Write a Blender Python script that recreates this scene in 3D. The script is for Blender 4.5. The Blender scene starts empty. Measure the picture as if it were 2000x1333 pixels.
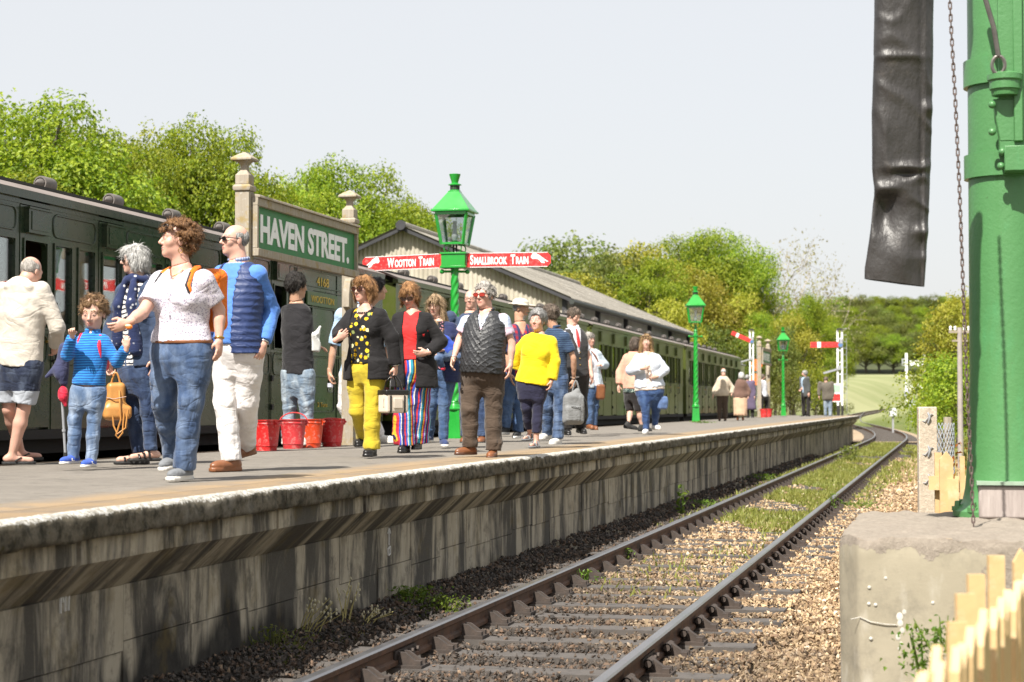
import bpy, math, random
import numpy as np
from mathutils import Vector, Matrix

S = bpy.context.scene
COL = S.collection
R = math.radians
rng = np.random.default_rng(11)
random.seed(7)

# ------------------------------------------------------------------ camera
FPX = 3700.0                     # focal length in photo pixels (photo 2000 x 1333)
VPX, VPY = 1852.0, 796.0         # where the rails vanish
CAMZ = 1.416
PHI = math.atan((VPY - 666.5) / FPX)
TH = math.atan((VPX - 1000) / math.hypot(FPX, VPY - 666.5))
HF = Vector((-math.sin(TH), math.cos(TH), 0))
RT = Vector((math.cos(TH), math.sin(TH), 0))
FW = HF * math.cos(PHI) + Vector((0, 0, math.sin(PHI)))
UP = Vector((0, 0, math.cos(PHI))) - HF * math.sin(PHI)
CAMP = Vector((0, 0, CAMZ))
cd = bpy.data.cameras.new('camera')
cam = bpy.data.objects.new('camera', cd)
COL.objects.link(cam)
cam.matrix_world = Matrix(((RT.x, UP.x, -FW.x, 0), (RT.y, UP.y, -FW.y, 0), (RT.z, UP.z, -FW.z, CAMZ), (0, 0, 0, 1)))
cd.sensor_width = 36.0
cd.lens = 36.0 * FPX / 2000
cd.clip_start = 0.1
cd.clip_end = 3000
cd.dof.use_dof = True
cd.dof.focus_distance = 16.0
cd.dof.aperture_fstop = 4.0
S.camera = cam

# ------------------------------------------------------------------ light
SUN_EL = R(52)
SHX, SHY = .26, .966              # horizontal direction in which shadows fall
SUN_ROT = math.atan2(-SHX, -SHY)
w = bpy.data.worlds.new("World")
S.world = w
w.use_nodes = True
nt = w.node_tree
nt.nodes.clear()
sky = nt.nodes.new('ShaderNodeTexSky')
sky.sky_type = 'NISHITA'
sky.sun_disc = False
sky.sun_elevation = SUN_EL
sky.sun_rotation = SUN_ROT
sky.air_density = 1.0
sky.dust_density = 3.0
sky.ozone_density = 1.0
mixs = nt.nodes.new('ShaderNodeMix'); mixs.data_type = 'RGBA'
mixs.inputs[0].default_value = 0.84          # thin even veil of high cloud
mixs.inputs[7].default_value = (3.93, 3.92, 3.92, 1)
bg = nt.nodes.new('ShaderNodeBackground')
bg.inputs[1].default_value = 0.10
wo = nt.nodes.new('ShaderNodeOutputWorld')
nt.links.new(sky.outputs[0], mixs.inputs[6])
nt.links.new(mixs.outputs[2], bg.inputs[0])
nt.links.new(bg.outputs[0], wo.inputs[0])
sd = bpy.data.lights.new('sun', 'SUN')
sd.energy = 4.2
sd.angle = R(0.55)
sd.color = (1.0, .95, .86)
sun = bpy.data.objects.new('sun', sd)
COL.objects.link(sun)
sdir = Vector((SHX * math.cos(SUN_EL), SHY * math.cos(SUN_EL), -math.sin(SUN_EL))).normalized()
sun.rotation_mode = 'QUATERNION'
sun.rotation_quaternion = sdir.to_track_quat('-Z', 'Y')
sun.location = (-20, -20, 40)
S.view_settings.view_transform = 'Standard'
S.view_settings.look = 'None'
S.view_settings.exposure = 1.16
S.view_settings.gamma = 1
S.view_settings.use_curve_mapping = False
S.render.engine = 'CYCLES'
S.cycles.use_denoising = True
S.cycles.max_bounces = 8
S.cycles.transparent_max_bounces = 12
S.cycles.caustics_reflective = False
S.cycles.caustics_refractive = False

# ------------------------------------------------------------------ pixel -> place
def ray(u, v):
    return FW + RT * ((u - 1000) / FPX) + UP * ((666.5 - v) / FPX)

def on_z(u, v, z):
    d = ray(u, v)
    return CAMP + d * ((z - CAMZ) / d.z)

def on_x(u, v, x):
    d = ray(u, v)
    return CAMP + d * (x / d.x)

def on_y(u, v, y):
    d = ray(u, v)
    return CAMP + d * (y / d.y)

def at_depth(u, v, dep):
    return CAMP + ray(u, v) * dep

# ------------------------------------------------------------------ mesh builder
class MB:
    def __init__(s):
        s.v, s.f, s.m = [], [], []

    def add(s, vs, fs, mi=0, M=None):
        b = len(s.v)
        if M is not None:
            vs = [M @ Vector(p) for p in vs]
        s.v.extend([tuple(p) for p in vs])
        s.f.extend([tuple(i + b for i in f) for f in fs])
        s.m.extend([mi] * len(fs))
        return s

    def box(s, x0, x1, y0, y1, z0, z1, mi=0, M=None):
        vs = [(x0, y0, z0), (x1, y0, z0), (x1, y1, z0), (x0, y1, z0), (x0, y0, z1), (x1, y0, z1), (x1, y1, z1), (x0, y1, z1)]
        return s.add(vs, [(0, 3, 2, 1), (4, 5, 6, 7), (0, 1, 5, 4), (1, 2, 6, 5), (2, 3, 7, 6), (3, 0, 4, 7)], mi, M)

    def cbox(s, c, sz, mi=0, M=None):
        return s.box(c[0] - sz[0] / 2, c[0] + sz[0] / 2, c[1] - sz[1] / 2, c[1] + sz[1] / 2, c[2] - sz[2] / 2, c[2] + sz[2] / 2, mi, M)

    def bar(s, a, b, wd, ht, mi=0, upv=(0, 0, 1)):
        a, b = Vector(a), Vector(b)
        t = (b - a).normalized()
        u = Vector(upv)
        if abs(t.dot(u)) > .98:
            u = Vector((0, 1, 0))
        r = t.cross(u).normalized()
        u = r.cross(t)
        vs = []
        for p in (a, b):
            for sx, sz in ((-1, -1), (1, -1), (1, 1), (-1, 1)):
                vs.append(p + r * (sx * wd / 2) + u * (sz * ht / 2))
        return s.add(vs, [(0, 1, 2, 3), (7, 6, 5, 4), (0, 4, 5, 1), (1, 5, 6, 2), (2, 6, 7, 3), (3, 7, 4, 0)], mi)

    def tube(s, pts, r, n=8, mi=0, caps=True, closed=False):
        pts = [Vector(p) for p in pts]
        rs = r if isinstance(r, (list, tuple)) else [r] * len(pts)
        vs, fs = [], []
        prev = None
        N = len(pts)
        for i, p in enumerate(pts):
            if closed:
                t = (pts[(i + 1) % N] - pts[i - 1]).normalized()
            else:
                t = (pts[min(i + 1, N - 1)] - pts[max(i - 1, 0)])
                t = t.normalized() if t.length > 1e-9 else Vector((0, 0, 1))
            if prev is None:
                a = Vector((0, 0, 1)) if abs(t.z) < .9 else Vector((1, 0, 0))
                x = t.cross(a).normalized()
            else:
                x = (prev - t * prev.dot(t))
                x = x.normalized() if x.length > 1e-6 else t.orthogonal().normalized()
            prev = x
            y = t.cross(x)
            for k in range(n):
                an = 2 * math.pi * k / n
                vs.append(p + (x * math.cos(an) + y * math.sin(an)) * rs[i])
        for i in range(N if closed else N - 1):
            j = (i + 1) % N
            for k in range(n):
                k2 = (k + 1) % n
                fs.append((i * n + k, i * n + k2, j * n + k2, j * n + k))
        if caps and not closed:
            fs.append(tuple(range(n - 1, -1, -1)))
            fs.append(tuple((N - 1) * n + k for k in range(n)))
        return s.add(vs, fs, mi)

    def lathe(s, prof, n=16, c=(0, 0, 0), mi=0, M=None, sq=None):
        """sq: square section when given (number of sides 4, turned 45 degrees)"""
        vs, fs = [], []
        for r, z in prof:
            for k in range(n):
                a = 2 * math.pi * (k + (.5 if sq else 0)) / n
                vs.append((c[0] + r * math.cos(a), c[1] + r * math.sin(a), c[2] + z))
        for i in range(len(prof) - 1):
            for k in range(n):
                k2 = (k + 1) % n
                fs.append((i * n + k, i * n + k2, (i + 1) * n + k2, (i + 1) * n + k))
        if prof[0][0] > 1e-5:
            fs.append(tuple(range(n - 1, -1, -1)))
        if prof[-1][0] > 1e-5:
            fs.append(tuple((len(prof) - 1) * n + k for k in range(n)))
        return s.add(vs, fs, mi, M)

    def prism(s, poly, a, b, axis='y', mi=0):
        """poly of 2D points extruded from a to b along axis; (x,z) for y, (y,z) for x, (x,y) for z"""
        n = len(poly)
        vs = []
        for t in (a, b):
            for p in poly:
                vs.append({'y': (p[0], t, p[1]), 'x': (t, p[0], p[1]), 'z': (p[0], p[1], t)}[axis])
        fs = [(i, (i + 1) % n, n + (i + 1) % n, n + i) for i in range(n)]
        fs += [tuple(range(n - 1, -1, -1)), tuple(range(n, 2 * n))]
        return s.add(vs, fs, mi)

    def ball(s, c, r, n=10, mi=0, sc=(1, 1, 1)):
        pr = [(max(1e-6, math.sin(math.pi * i / n)) * 1.0, -math.cos(math.pi * i / n)) for i in range(n + 1)]
        vs, fs = [], []
        m = n + 2
        for rr, z in pr:
            for k in range(m):
                a = 2 * math.pi * k / m
                vs.append((c[0] + r * sc[0] * rr * math.cos(a), c[1] + r * sc[1] * rr * math.sin(a), c[2] + r * sc[2] * z))
        for i in range(n):
            for k in range(m):
                k2 = (k + 1) % m
                fs.append((i * m + k, i * m + k2, (i + 1) * m + k2, (i + 1) * m + k))
        return s.add(vs, fs, mi)

    def mesh(s, name, mats, smooth=30):
        me = bpy.data.meshes.new(name)
        me.from_pydata(s.v, [], s.f)
        if not isinstance(mats, (list, tuple)):
            mats = [mats]
        for m in mats:
            me.materials.append(m)
        if len(mats) > 1:
            me.polygons.foreach_set('material_index', np.array(s.m, dtype=np.int32))
        if smooth:
            me.polygons.foreach_set('use_smooth', np.ones(len(me.polygons), dtype=bool))
            me.set_sharp_from_angle(angle=R(smooth))
        me.update()
        return me

    def build(s, name, mats, parent=None, smooth=30, bevel=0):
        o = bpy.data.objects.new(name, s.mesh(name, mats, smooth))
        COL.objects.link(o)
        if parent is not None:
            o.parent = parent
        if bevel:
            b = o.modifiers.new('bevel', 'BEVEL')
            b.width = bevel
            b.segments = 2
            b.limit_method = 'ANGLE'
            b.angle_limit = R(40)
        return o


def np_mesh(name, V, F, mats, mi=None, smooth=True):
    """mesh from numpy arrays; F is (n,3) or (n,4)"""
    me = bpy.data.meshes.new(name)
    nv, nf, k = len(V), len(F), F.shape[1]
    me.vertices.add(nv)
    me.vertices.foreach_set('co', np.ascontiguousarray(V, dtype=np.float32).ravel())
    me.loops.add(nf * k)
    me.loops.foreach_set('vertex_index', np.ascontiguousarray(F, dtype=np.int32).ravel())
    me.polygons.add(nf)
    me.polygons.foreach_set('loop_start', np.arange(0, nf * k, k, dtype=np.int32))
    if not isinstance(mats, (list, tuple)):
        mats = [mats]
    for m in mats:
        me.materials.append(m)
    if mi is not None:
        me.polygons.foreach_set('material_index', np.ascontiguousarray(mi, dtype=np.int32))
    me.polygons.foreach_set('use_smooth', np.full(nf, bool(smooth)))
    me.update(calc_edges=True)
    return me


def obj(name, me, parent=None, loc=None):
    o = bpy.data.objects.new(name, me)
    COL.objects.link(o)
    if parent is not None:
        o.parent = parent
    if loc is not None:
        o.location = loc
    return o


def tag(o, label=None, cat=None, group=None, kind=None):
    if label: o['label'] = label
    if cat: o['category'] = cat
    if group: o['group'] = group
    if kind: o['kind'] = kind
    return o


def empty(name, loc=(0, 0, 0), rz=0, label=None, cat=None, group=None, kind=None):
    o = bpy.data.objects.new(name, None)
    COL.objects.link(o)
    o.location = loc
    o.rotation_euler = (0, 0, rz)
    o.empty_display_size = .2
    return tag(o, label, cat, group, kind)


def copy_tree(o, parent=None):
    kids = list(o.children)
    c = o.copy()
    COL.objects.link(c)
    if parent is not None:
        c.parent = parent
    for ch in kids:
        copy_tree(ch, c)
    return c


# ------------------------------------------------------------------ materials
class NT:
    def __init__(s, name):
        s.mat = bpy.data.materials.new(name)
        s.mat.use_nodes = True
        s.t = s.mat.node_tree
        s.t.nodes.clear()
        s.out = s.t.nodes.new('ShaderNodeOutputMaterial')

    def n(s, typ, **kw):
        nd = s.t.nodes.new('ShaderNode' + typ)
        for k, v in kw.items():
            if k.startswith('p_'):
                setattr(nd, k[2:], v)
                continue
            key = int(k[1:]) if k[0] == 'i' and k[1:].isdigit() else k.replace('_', ' ')
            s.set(nd, key, v)
        return nd

    def set(s, nd, key, v):
        sock = nd.inputs[key]
        if isinstance(v, bpy.types.NodeSocket):
            s.t.links.new(v, sock)
        elif isinstance(v, bpy.types.Node):
            s.t.links.new(v.outputs[0], sock)
        else:
            if isinstance(v, tuple) and len(v) == 3 and sock.type == 'RGBA':
                v = v + (1,)
            sock.default_value = v

    def obj(s): return s.n('TexCoord').outputs['Object']
    def pos(s): return s.n('NewGeometry').outputs['Position']
    def island(s): return s.n('NewGeometry').outputs['Random Per Island']
    def objrand(s): return s.n('ObjectInfo').outputs['Random']

    def vmul(s, v, m):
        return s.n('Mapping', Vector=v, Scale=m).outputs[0]

    def noise(s, v, scale, detail=4, rough=.6, dist=0):
        return s.n('TexNoise', Vector=v, Scale=scale, Detail=detail, Roughness=rough, Distortion=dist).outputs[0]

    def ramp(s, f, stops, interp='LINEAR'):
        nd = s.n('ValToRGB', Fac=f)
        cr = nd.color_ramp
        cr.interpolation = interp
        while len(cr.elements) < len(stops):
            cr.elements.new(.5)
        for e, (p, c) in zip(cr.elements, stops):
            e.position = p
            e.color = (c, c, c, 1) if not isinstance(c, tuple) else (c + (1,) if len(c) == 3 else c)
        return nd.outputs[0]

    def mix(s, f, a, b, blend='MIX'):
        nd = s.n('Mix', p_data_type='RGBA', p_blend_type=blend)
        s.set(nd, 0, f); s.set(nd, 6, a); s.set(nd, 7, b)
        return nd.outputs[2]

    def math(s, op, a, b=0.0, c=None):
        nd = s.n('Math', p_operation=op)
        s.set(nd, 0, a); s.set(nd, 1, b)
        if c is not None: s.set(nd, 2, c)
        return nd.outputs[0]

    def sep(s, v):
        return s.n('SeparateXYZ', Vector=v).outputs

    def comb(s, x, y, z):
        return s.n('CombineXYZ', X=x, Y=y, Z=z).outputs[0]

    def bump(s, h, strength=.3, dist=.01, normal=None):
        nd = s.n('Bump', Height=h, Strength=strength, Distance=dist)
        if normal is not None: s.set(nd, 'Normal', normal)
        return nd.outputs[0]

    def bsdf(s, col, rough=.6, normal=None, **kw):
        b = s.n('BsdfPrincipled')
        s.set(b, 'Base Color', col); s.set(b, 'Roughness', rough)
        if normal is not None: s.set(b, 'Normal', normal)
        for k, v in kw.items():
            s.set(b, k.replace('_', ' '), v)
        return b

    def done(s, sh):
        s.t.links.new(sh.outputs[0] if isinstance(sh, bpy.types.Node) else sh, s.out.inputs[0])
        return s.mat


def shade(c, k):
    return tuple(min(1, x * k) for x in c)

_mc = {}
def pm(name, col, rough=.6, var=.18, scale=9, bump=.15, bscale=70, bdist=.004, spec=.5, metal=0.0, coat=0.0, sheen=0.0, dirt=None, dirt_amt=.5, dscale=5):
    """painted / plain material: gentle colour variation, fine relief, optional dirt patches"""
    if name in _mc: return _mc[name]
    t = NT(name)
    o = t.obj()
    f = t.noise(o, scale, 5)
    c = t.mix(t.ramp(f, [(.3, 0.0), (.7, 1.0)]), shade(col, 1 - var), shade(col, 1 + var))
    if dirt:
        g = t.noise(o, dscale, 7, .68)
        c = t.mix(t.ramp(g, [(.52, 0.0), (.66, dirt_amt)]), c, dirt)
    nb = t.noise(o, bscale, 4)
    r = t.math('ADD', t.math('MULTIPLY', t.math('SUBTRACT', f, .5), .25), rough)
    b = t.bsdf(c, r, t.bump(nb, bump, bdist), Metallic=metal, Specular_IOR_Level=spec, Coat_Weight=coat, Sheen_Weight=sheen)
    _mc[name] = t.done(b)
    return _mc[name]

def vnoise(P, seed, freq):
    """cheap smooth pseudo noise for displacement, about -1..1"""
    r = np.random.default_rng(seed)
    a = np.zeros(P.shape[:-1], dtype=np.float32)
    for i in range(6):
        k = r.normal(size=3); k = k / np.linalg.norm(k) * freq * r.uniform(.6, 1.5)
        a += np.sin(P @ k.astype(np.float32) + r.uniform(0, 6.28)).astype(np.float32)
    return a / 3.0

def text_mesh(body, size, extrude, bold=0.0, spacing=1.0):
    """lettering as a mesh (built-in font), centred on x, baseline at y=0"""
    cu = bpy.data.curves.new('lettering', 'FONT')
    cu.body = body; cu.size = size; cu.extrude = extrude; cu.offset = bold
    cu.space_character = spacing
    cu.resolution_u = 4
    o = bpy.data.objects.new('lettering', cu)
    COL.objects.link(o)
    dg = bpy.context.evaluated_depsgraph_get()
    me = bpy.data.meshes.new_from_object(o.evaluated_get(dg))
    bpy.data.objects.remove(o)
    bpy.data.curves.remove(cu)
    return me

def mesh_np(me):
    V = np.zeros(len(me.vertices) * 3, dtype=np.float32)
    me.vertices.foreach_get('co', V)
    return V.reshape(-1, 3)

def set_np(me, V):
    me.vertices.foreach_set('co', np.ascontiguousarray(V, dtype=np.float32).ravel())
    me.update()
# ================================================================== ground, track, platform
PZ = .931                        # platform surface above rail top
PX0, PX1 = -8.0, -4.0            # platform edges
PY0, PY1 = 2.0, 88.0
GRAD = .0015                     # the platform rises gently away from the camera
def pz(y):
    return PZ + GRAD * (y - 14)
def on_plat(u, v):
    d = ray(u, v)
    return CAMP + d * ((PZ - 14 * GRAD - CAMZ) / (d.z - GRAD * d.y))


def sstep(a, b, x):
    t = np.clip((x - a) / (b - a), 0, 1)
    return t * t * (3 - 2 * t)

def ground_z(x, y):
    x = np.asarray(x, dtype=float); y = np.asarray(y, dtype=float)
    z = np.full(np.broadcast(x, y).shape, -.24)
    far = sstep(130, 292, y) * 6.5 + np.clip(y - 330, 0, 400) * .05
    line = np.exp(-((x - main_x(y)) / 5.0) ** 2) * (1 - sstep(262, 290, y))
    z = z + far * (1 - line) + line * np.interp(y, [0, 180, 255, 300], [0, .1, 1.9, 3.2])
    # wooded hill on the left beyond the station
    z = z + sstep(-14, -60, x) * sstep(70, 160, y) * 5
    z = z + .05 * np.sin(x * .7 + y * .31) * sstep(-1, 3, np.abs(x + 6) - 7)
    return z

def main_x(y):
    y = np.asarray(y, dtype=float)
    return -9.75 + np.clip(y - 190, 0, 1e9) ** 2 / 433.0

def loop_x(y):
    return -2.525 + sstep(80, 212, np.asarray(y, dtype=float)) * (-9.75 + 2.525)

def grass_ground_mat():
    t = NT('ground')
    p = t.pos()
    x, y, z = t.sep(p)
    n1 = t.noise(p, .35, 6)
    n2 = t.noise(p, 6, 6, .7)
    green = t.mix(t.ramp(n1, [(.35, 0.), (.65, 1.)]), (.075, .115, .02), (.13, .155, .045))
    green = t.mix(t.ramp(n2, [(.4, 0.), (.7, .6)]), green, (.19, .18, .075))
    # pale ripe-grass field far away
    fld = t.mix(t.ramp(t.noise(t.vmul(p, (.3, 1.2, 1)), .12, 4), [(.4, 0.), (.6, 1.)]), (.21, .23, .105), (.28, .285, .15))
    green = t.mix(t.ramp(t.math('ADD', t.math('MULTIPLY', y, .004), t.math('MULTIPLY', n1, .2)), [(.78, 0.), (.9, 1.)]), green, fld)
    # stones and earth near the track
    stone = t.mix(t.noise(p, 26, 5, .75), (.10, .07, .045), (.50, .37, .23))
    stone = t.mix(t.ramp(n2, [(.5, 0.), (.8, .8)]), stone, (.22, .15, .09))
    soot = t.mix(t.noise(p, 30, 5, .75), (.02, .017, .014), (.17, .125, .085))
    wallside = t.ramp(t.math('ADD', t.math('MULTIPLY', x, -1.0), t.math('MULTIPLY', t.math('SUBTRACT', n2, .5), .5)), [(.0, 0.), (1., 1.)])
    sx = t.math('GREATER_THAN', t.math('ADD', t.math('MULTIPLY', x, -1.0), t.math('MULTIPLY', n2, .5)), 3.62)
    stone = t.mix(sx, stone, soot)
    near = t.math('LESS_THAN', t.math('ADD', y, t.math('MULTIPLY', n2, 30)), 118)
    band = t.math('MULTIPLY', near, t.math('GREATER_THAN', t.math('ADD', x, t.math('MULTIPLY', n2, 1.2)), -12.0))
    band = t.math('MULTIPLY', band, t.math('LESS_THAN', t.math('ADD', x, t.math('MULTIPLY', n2, 2.2)), 1.9))
    # grass creeping in between the rails further off
    gr = t.math('MULTIPLY', t.math('GREATER_THAN', n2, .40), t.math('GREATER_THAN', y, 27.0))
    gr = t.math('MULTIPLY', gr, t.math('LESS_THAN', t.math('ABSOLUTE', t.math('ADD', x, 2.45)), .62))
    stone = t.mix(gr, stone, (.17, .21, .05))
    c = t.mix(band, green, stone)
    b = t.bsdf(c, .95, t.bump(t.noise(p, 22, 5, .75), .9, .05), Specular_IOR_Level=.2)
    return t.done(b)

M_ground = grass_ground_mat()
xs = np.unique(np.concatenate([np.linspace(-400, -40, 16), np.linspace(-40, 20, 61), np.linspace(20, 400, 18)]))
ys = np.unique(np.concatenate([np.linspace(-30, 120, 51), np.linspace(120, 420, 61), np.linspace(420, 1500, 18)]))
GX, GY = np.meshgrid(xs, ys)
GZ = ground_z(GX, GY)
V = np.stack([GX, GY, GZ], -1).reshape(-1, 3)
nx, ny = len(xs), len(ys)
I = (np.arange(ny - 1)[:, None] * nx + np.arange(nx - 1)[None]).ravel()
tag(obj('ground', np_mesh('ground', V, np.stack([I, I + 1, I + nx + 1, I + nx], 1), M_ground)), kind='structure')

# ------------------------------------------------------------------ ballast stones (one mass of loose stones)
def ballast_mat():
    t = NT('ballast_stone')
    p = t.pos(); x, y, z = t.sep(p)
    r = t.island()
    gold = t.ramp(r, [(0, (.09, .06, .04)), (.25, (.27, .175, .10)), (.45, (.42, .295, .17)), (.7, (.55, .41, .25)), (.86, (.20, .125, .075)), (1, (.66, .55, .40))])
    dark = t.ramp(r, [(0, (.03, .027, .025)), (.3, (.085, .072, .062)), (.6, (.055, .048, .043)), (.84, (.14, .09, .06)), (.95, (.10, .085, .072)), (1, (.30, .21, .14))])
    n = t.noise(p, 1.3, 4)
    # oily strip in the near part of the track, sooty strip under the platform wall
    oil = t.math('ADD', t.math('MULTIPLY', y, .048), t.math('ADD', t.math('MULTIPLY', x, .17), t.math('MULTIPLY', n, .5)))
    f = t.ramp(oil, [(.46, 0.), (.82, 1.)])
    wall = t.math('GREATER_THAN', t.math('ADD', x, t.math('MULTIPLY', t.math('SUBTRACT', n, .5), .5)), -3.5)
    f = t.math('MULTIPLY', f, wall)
    b = t.bsdf(t.mix(f, dark, gold), .85, t.bump(t.noise(p, 90, 3), .3, .005), Specular_IOR_Level=.3)
    return t.done(b)

def scatter_stones():
    P = []
    for (y0, y1, dens, s0) in ((6.0, 12, 1500, .0165), (12, 20, 950, .0190), (20, 34, 400, .0245), (34, 60, 90, .038)):
        n = int((y1 - y0) * 4.6 * dens)
        x = rng.uniform(-4.24, .36, n); y = rng.uniform(y0, y1, n)
        u = x / y
        sz = s0 * rng.uniform(.55, 1.25, n)
        keep = np.ones(n, bool)
        keep &= np.abs(x + 3.277) > .055
        keep &= np.abs(x + 1.772) > .055
        # sleepers stay mostly clear
        ph = np.abs((y - 5.0 + .381) % .762 - .381)
        on_sl = (ph < .115) & (x > -3.78) & (x < -1.27)
        keep &= ~(on_sl & (rng.uniform(size=n) < np.where(y < 18, .93, .8)))
        inside = (np.abs(x + 2.525) < .66) & (y > 26)
        keep &= ~(inside & (rng.uniform(size=n) < .6))
        z = -.172 + .016 * vnoise(np.stack([x, y, 0 * x], 1).astype(np.float32), 3, 6) + rng.uniform(-.01, .018, n)
        z += np.where(x < -3.5, (-.0 + .10 * sstep(-3.6, -4.2, x)), 0)        # heaped against the wall
        z += np.where(x > -1.2, .05 * sstep(-1.2, -.2, x), 0)
        z = np.where(on_sl, -.150, z)
        P.append(np.stack([x, y, z, sz], 1)[keep])
    P = np.concatenate(P)
    n = len(P)
    base = np.array([(-1.15, 0, 0), (1.15, 0, 0), (0, -1.15, 0), (0, 1.15, 0), (0, 0, -1), (0, 0, 1)], float)
    v = base[None] * rng.uniform(.65, 1.05, (n, 6, 1)) + rng.normal(size=(n, 6, 3)) * .28
    v = v * np.array([1, .85, .66])
    a = rng.normal(size=(n, 4)); a /= np.linalg.norm(a, axis=1, keepdims=True)
    q0, q1, q2, q3 = a.T
    Rm = np.stack([1 - 2 * (q2 * q2 + q3 * q3), 2 * (q1 * q2 - q0 * q3), 2 * (q1 * q3 + q0 * q2),
                   2 * (q1 * q2 + q0 * q3), 1 - 2 * (q1 * q1 + q3 * q3), 2 * (q2 * q3 - q0 * q1),
                   2 * (q1 * q3 - q0 * q2), 2 * (q2 * q3 + q0 * q1), 1 - 2 * (q1 * q1 + q2 * q2)], 1).reshape(n, 3, 3)
    v = np.einsum('nij,nkj->nki', Rm, v) * P[:, None, 3:4] + P[:, None, :3]
    f = np.array([(0, 2, 5), (2, 1, 5), (1, 3, 5), (3, 0, 5), (2, 0, 4), (1, 2, 4), (3, 1, 4), (0, 3, 4)])
    F = (f[None] + (np.arange(n) * 6)[:, None, None]).reshape(-1, 3)
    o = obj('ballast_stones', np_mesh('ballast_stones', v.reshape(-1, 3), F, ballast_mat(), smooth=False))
    tag(o, 'loose tan and sooty brown ballast stones around the rails', 'ballast', kind='stuff')

scatter_stones()

# ------------------------------------------------------------------ railway track
M_railhead = pm('rail_polished', (.30, .29, .29), .32, .12, 3, .05, metal=.9)
M_rust = pm('rail_rust', (.105, .055, .032), .8, .35, 12, .35, 60, dirt=(.03, .024, .02), dirt_amt=.8)
M_chair = pm('cast_chair', (.055, .040, .032), .75, .35, 14, .3, 60, dirt=(.03, .026, .024), dirt_amt=.7)
M_sleeper = pm('sleeper_wood', (.085, .075, .068), .8, .35, 5, .5, 30, dirt=(.03, .027, .026), dirt_amt=.7)

def rail_mb(xf, y0, y1, step, zf=lambda y: 0.0):
    mb = MB()
    prof = [(-.035, -.012), (-.026, 0), (.026, 0), (.035, -.012), (.033, -.042), (.011, -.055), (.011, -.105), (.033, -.118), (.033, -.142), (-.033, -.142), (-.033, -.118), (-.011, -.105), (-.011, -.055), (-.033, -.042)]
    n = len(prof)
    Y = np.arange(y0, y1 + step * .5, step)
    vs = [(float(xf(y)) + a, float(y), float(zf(y)) + b) for y in Y for a, b in prof]
    fs, mi = [], []
    for i in range(len(Y) - 1):
        for k in range(n):
            k2 = (k + 1) % n
            mb_m = 0 if k in (0, 1, 2) else 1
            fs.append(((i * n + k), (i + 1) * n + k, (i + 1) * n + k2, (i * n + k2)))
            mi.append(mb_m)
    mb.v = vs; mb.f = fs; mb.m = mi
    return mb

def chair_mesh(inner):
    """cast chair under a bullhead rail; jaws both sides, spring key on the outer side (+x)"""
    mb = MB()
    mb.box(-.19, .19, -.10, .10, -.158, -.135)
    for s in (-1, 1):
        for dy in ((-.045, .045) if s < 0 else (0,)):
            hw = .014 if s < 0 else .03
            mb.prism([(s * .035, -.140), (s * .165, -.138), (s * .155, -.118), (s * .075, -.062), (s * .036, -.058)], dy - hw, dy + hw, 'y')
        mb.box(s * .155 - .022, s * .155 + .022, -.075, -.03, -.136, -.108)
        mb.box(s * .155 - .022, s * .155 + .022, .03, .075, -.136, -.108)
    # coiled steel key
    pts = [(.052, y, -.083) for y in np.linspace(-.085, .085, 2)]
    mb.tube(pts, .030, 9, caps=False)
    mb.tube([(.052, -.084, -.083), (.052, .084, -.083)], .021, 9)
    return mb.mesh('chair', [M_chair], 35)

track = empty('railway_track', (-2.525, 5, 0), kind='structure')
def tpart(o):
    o.parent = track
    o.matrix_parent_inverse = Matrix.Translation((2.525, -5, 0))
    return o
rail_mb(lambda y: loop_x(y) - .752, 3, 214, 1.0, lambda y: np.interp(y, [0, 180, 255], [0, .1, 1.9])).build('rail', [M_railhead, M_rust], smooth=25)
tpart(bpy.data.objects['rail'])
o = rail_mb(lambda y: loop_x(y) + .753, 3, 214, 1.0, lambda y: np.interp(y, [0, 180, 255], [0, .1, 1.9])).build('rail', [M_railhead, M_rust], smooth=25)
tpart(o)
sl_me = []
for k in range(3):
    mb = MB()
    mb.box(-1.30, 1.30, -.125, .125, -.30, -.156)
    me = mb.mesh('sleeper', [M_sleeper], 0)
    sl_me.append(me)
ch_me = chair_mesh(True)
for i in range(112):
    y = 5.0 + .762 * i
    if y > 84: break
    o = tpart(obj('sleeper', sl_me[i % 3], loc=(-2.525 + rng.uniform(-.03, .03), y + rng.uniform(-.012, .012), rng.uniform(-.004, .004))))
    o.rotation_euler = (0, 0, rng.uniform(-.008, .008))
    if y < 72:
        a = tpart(obj('chair', ch_me, loc=(-3.277, y, 0))); a.rotation_euler = (0, 0, math.pi)
        tpart(obj('chair', ch_me, loc=(-1.772, y, 0)))
# fishplates at a rail joint
for x in (-3.277, -1.772):
    mb = MB()
    for s in (-1, 1):
        mb.box(x + s * .018 - .008, x + s * .018 + .008, 11.0, 11.46, -.108, -.052)
        for k in range(4):
            mb.tube([(x + s * .024, 11.06 + k * .113, -.08), (x + s * .062, 11.06 + k * .113, -.08)], .018, 6)
    tpart(mb.build('fishplate', [M_chair]))

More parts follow.
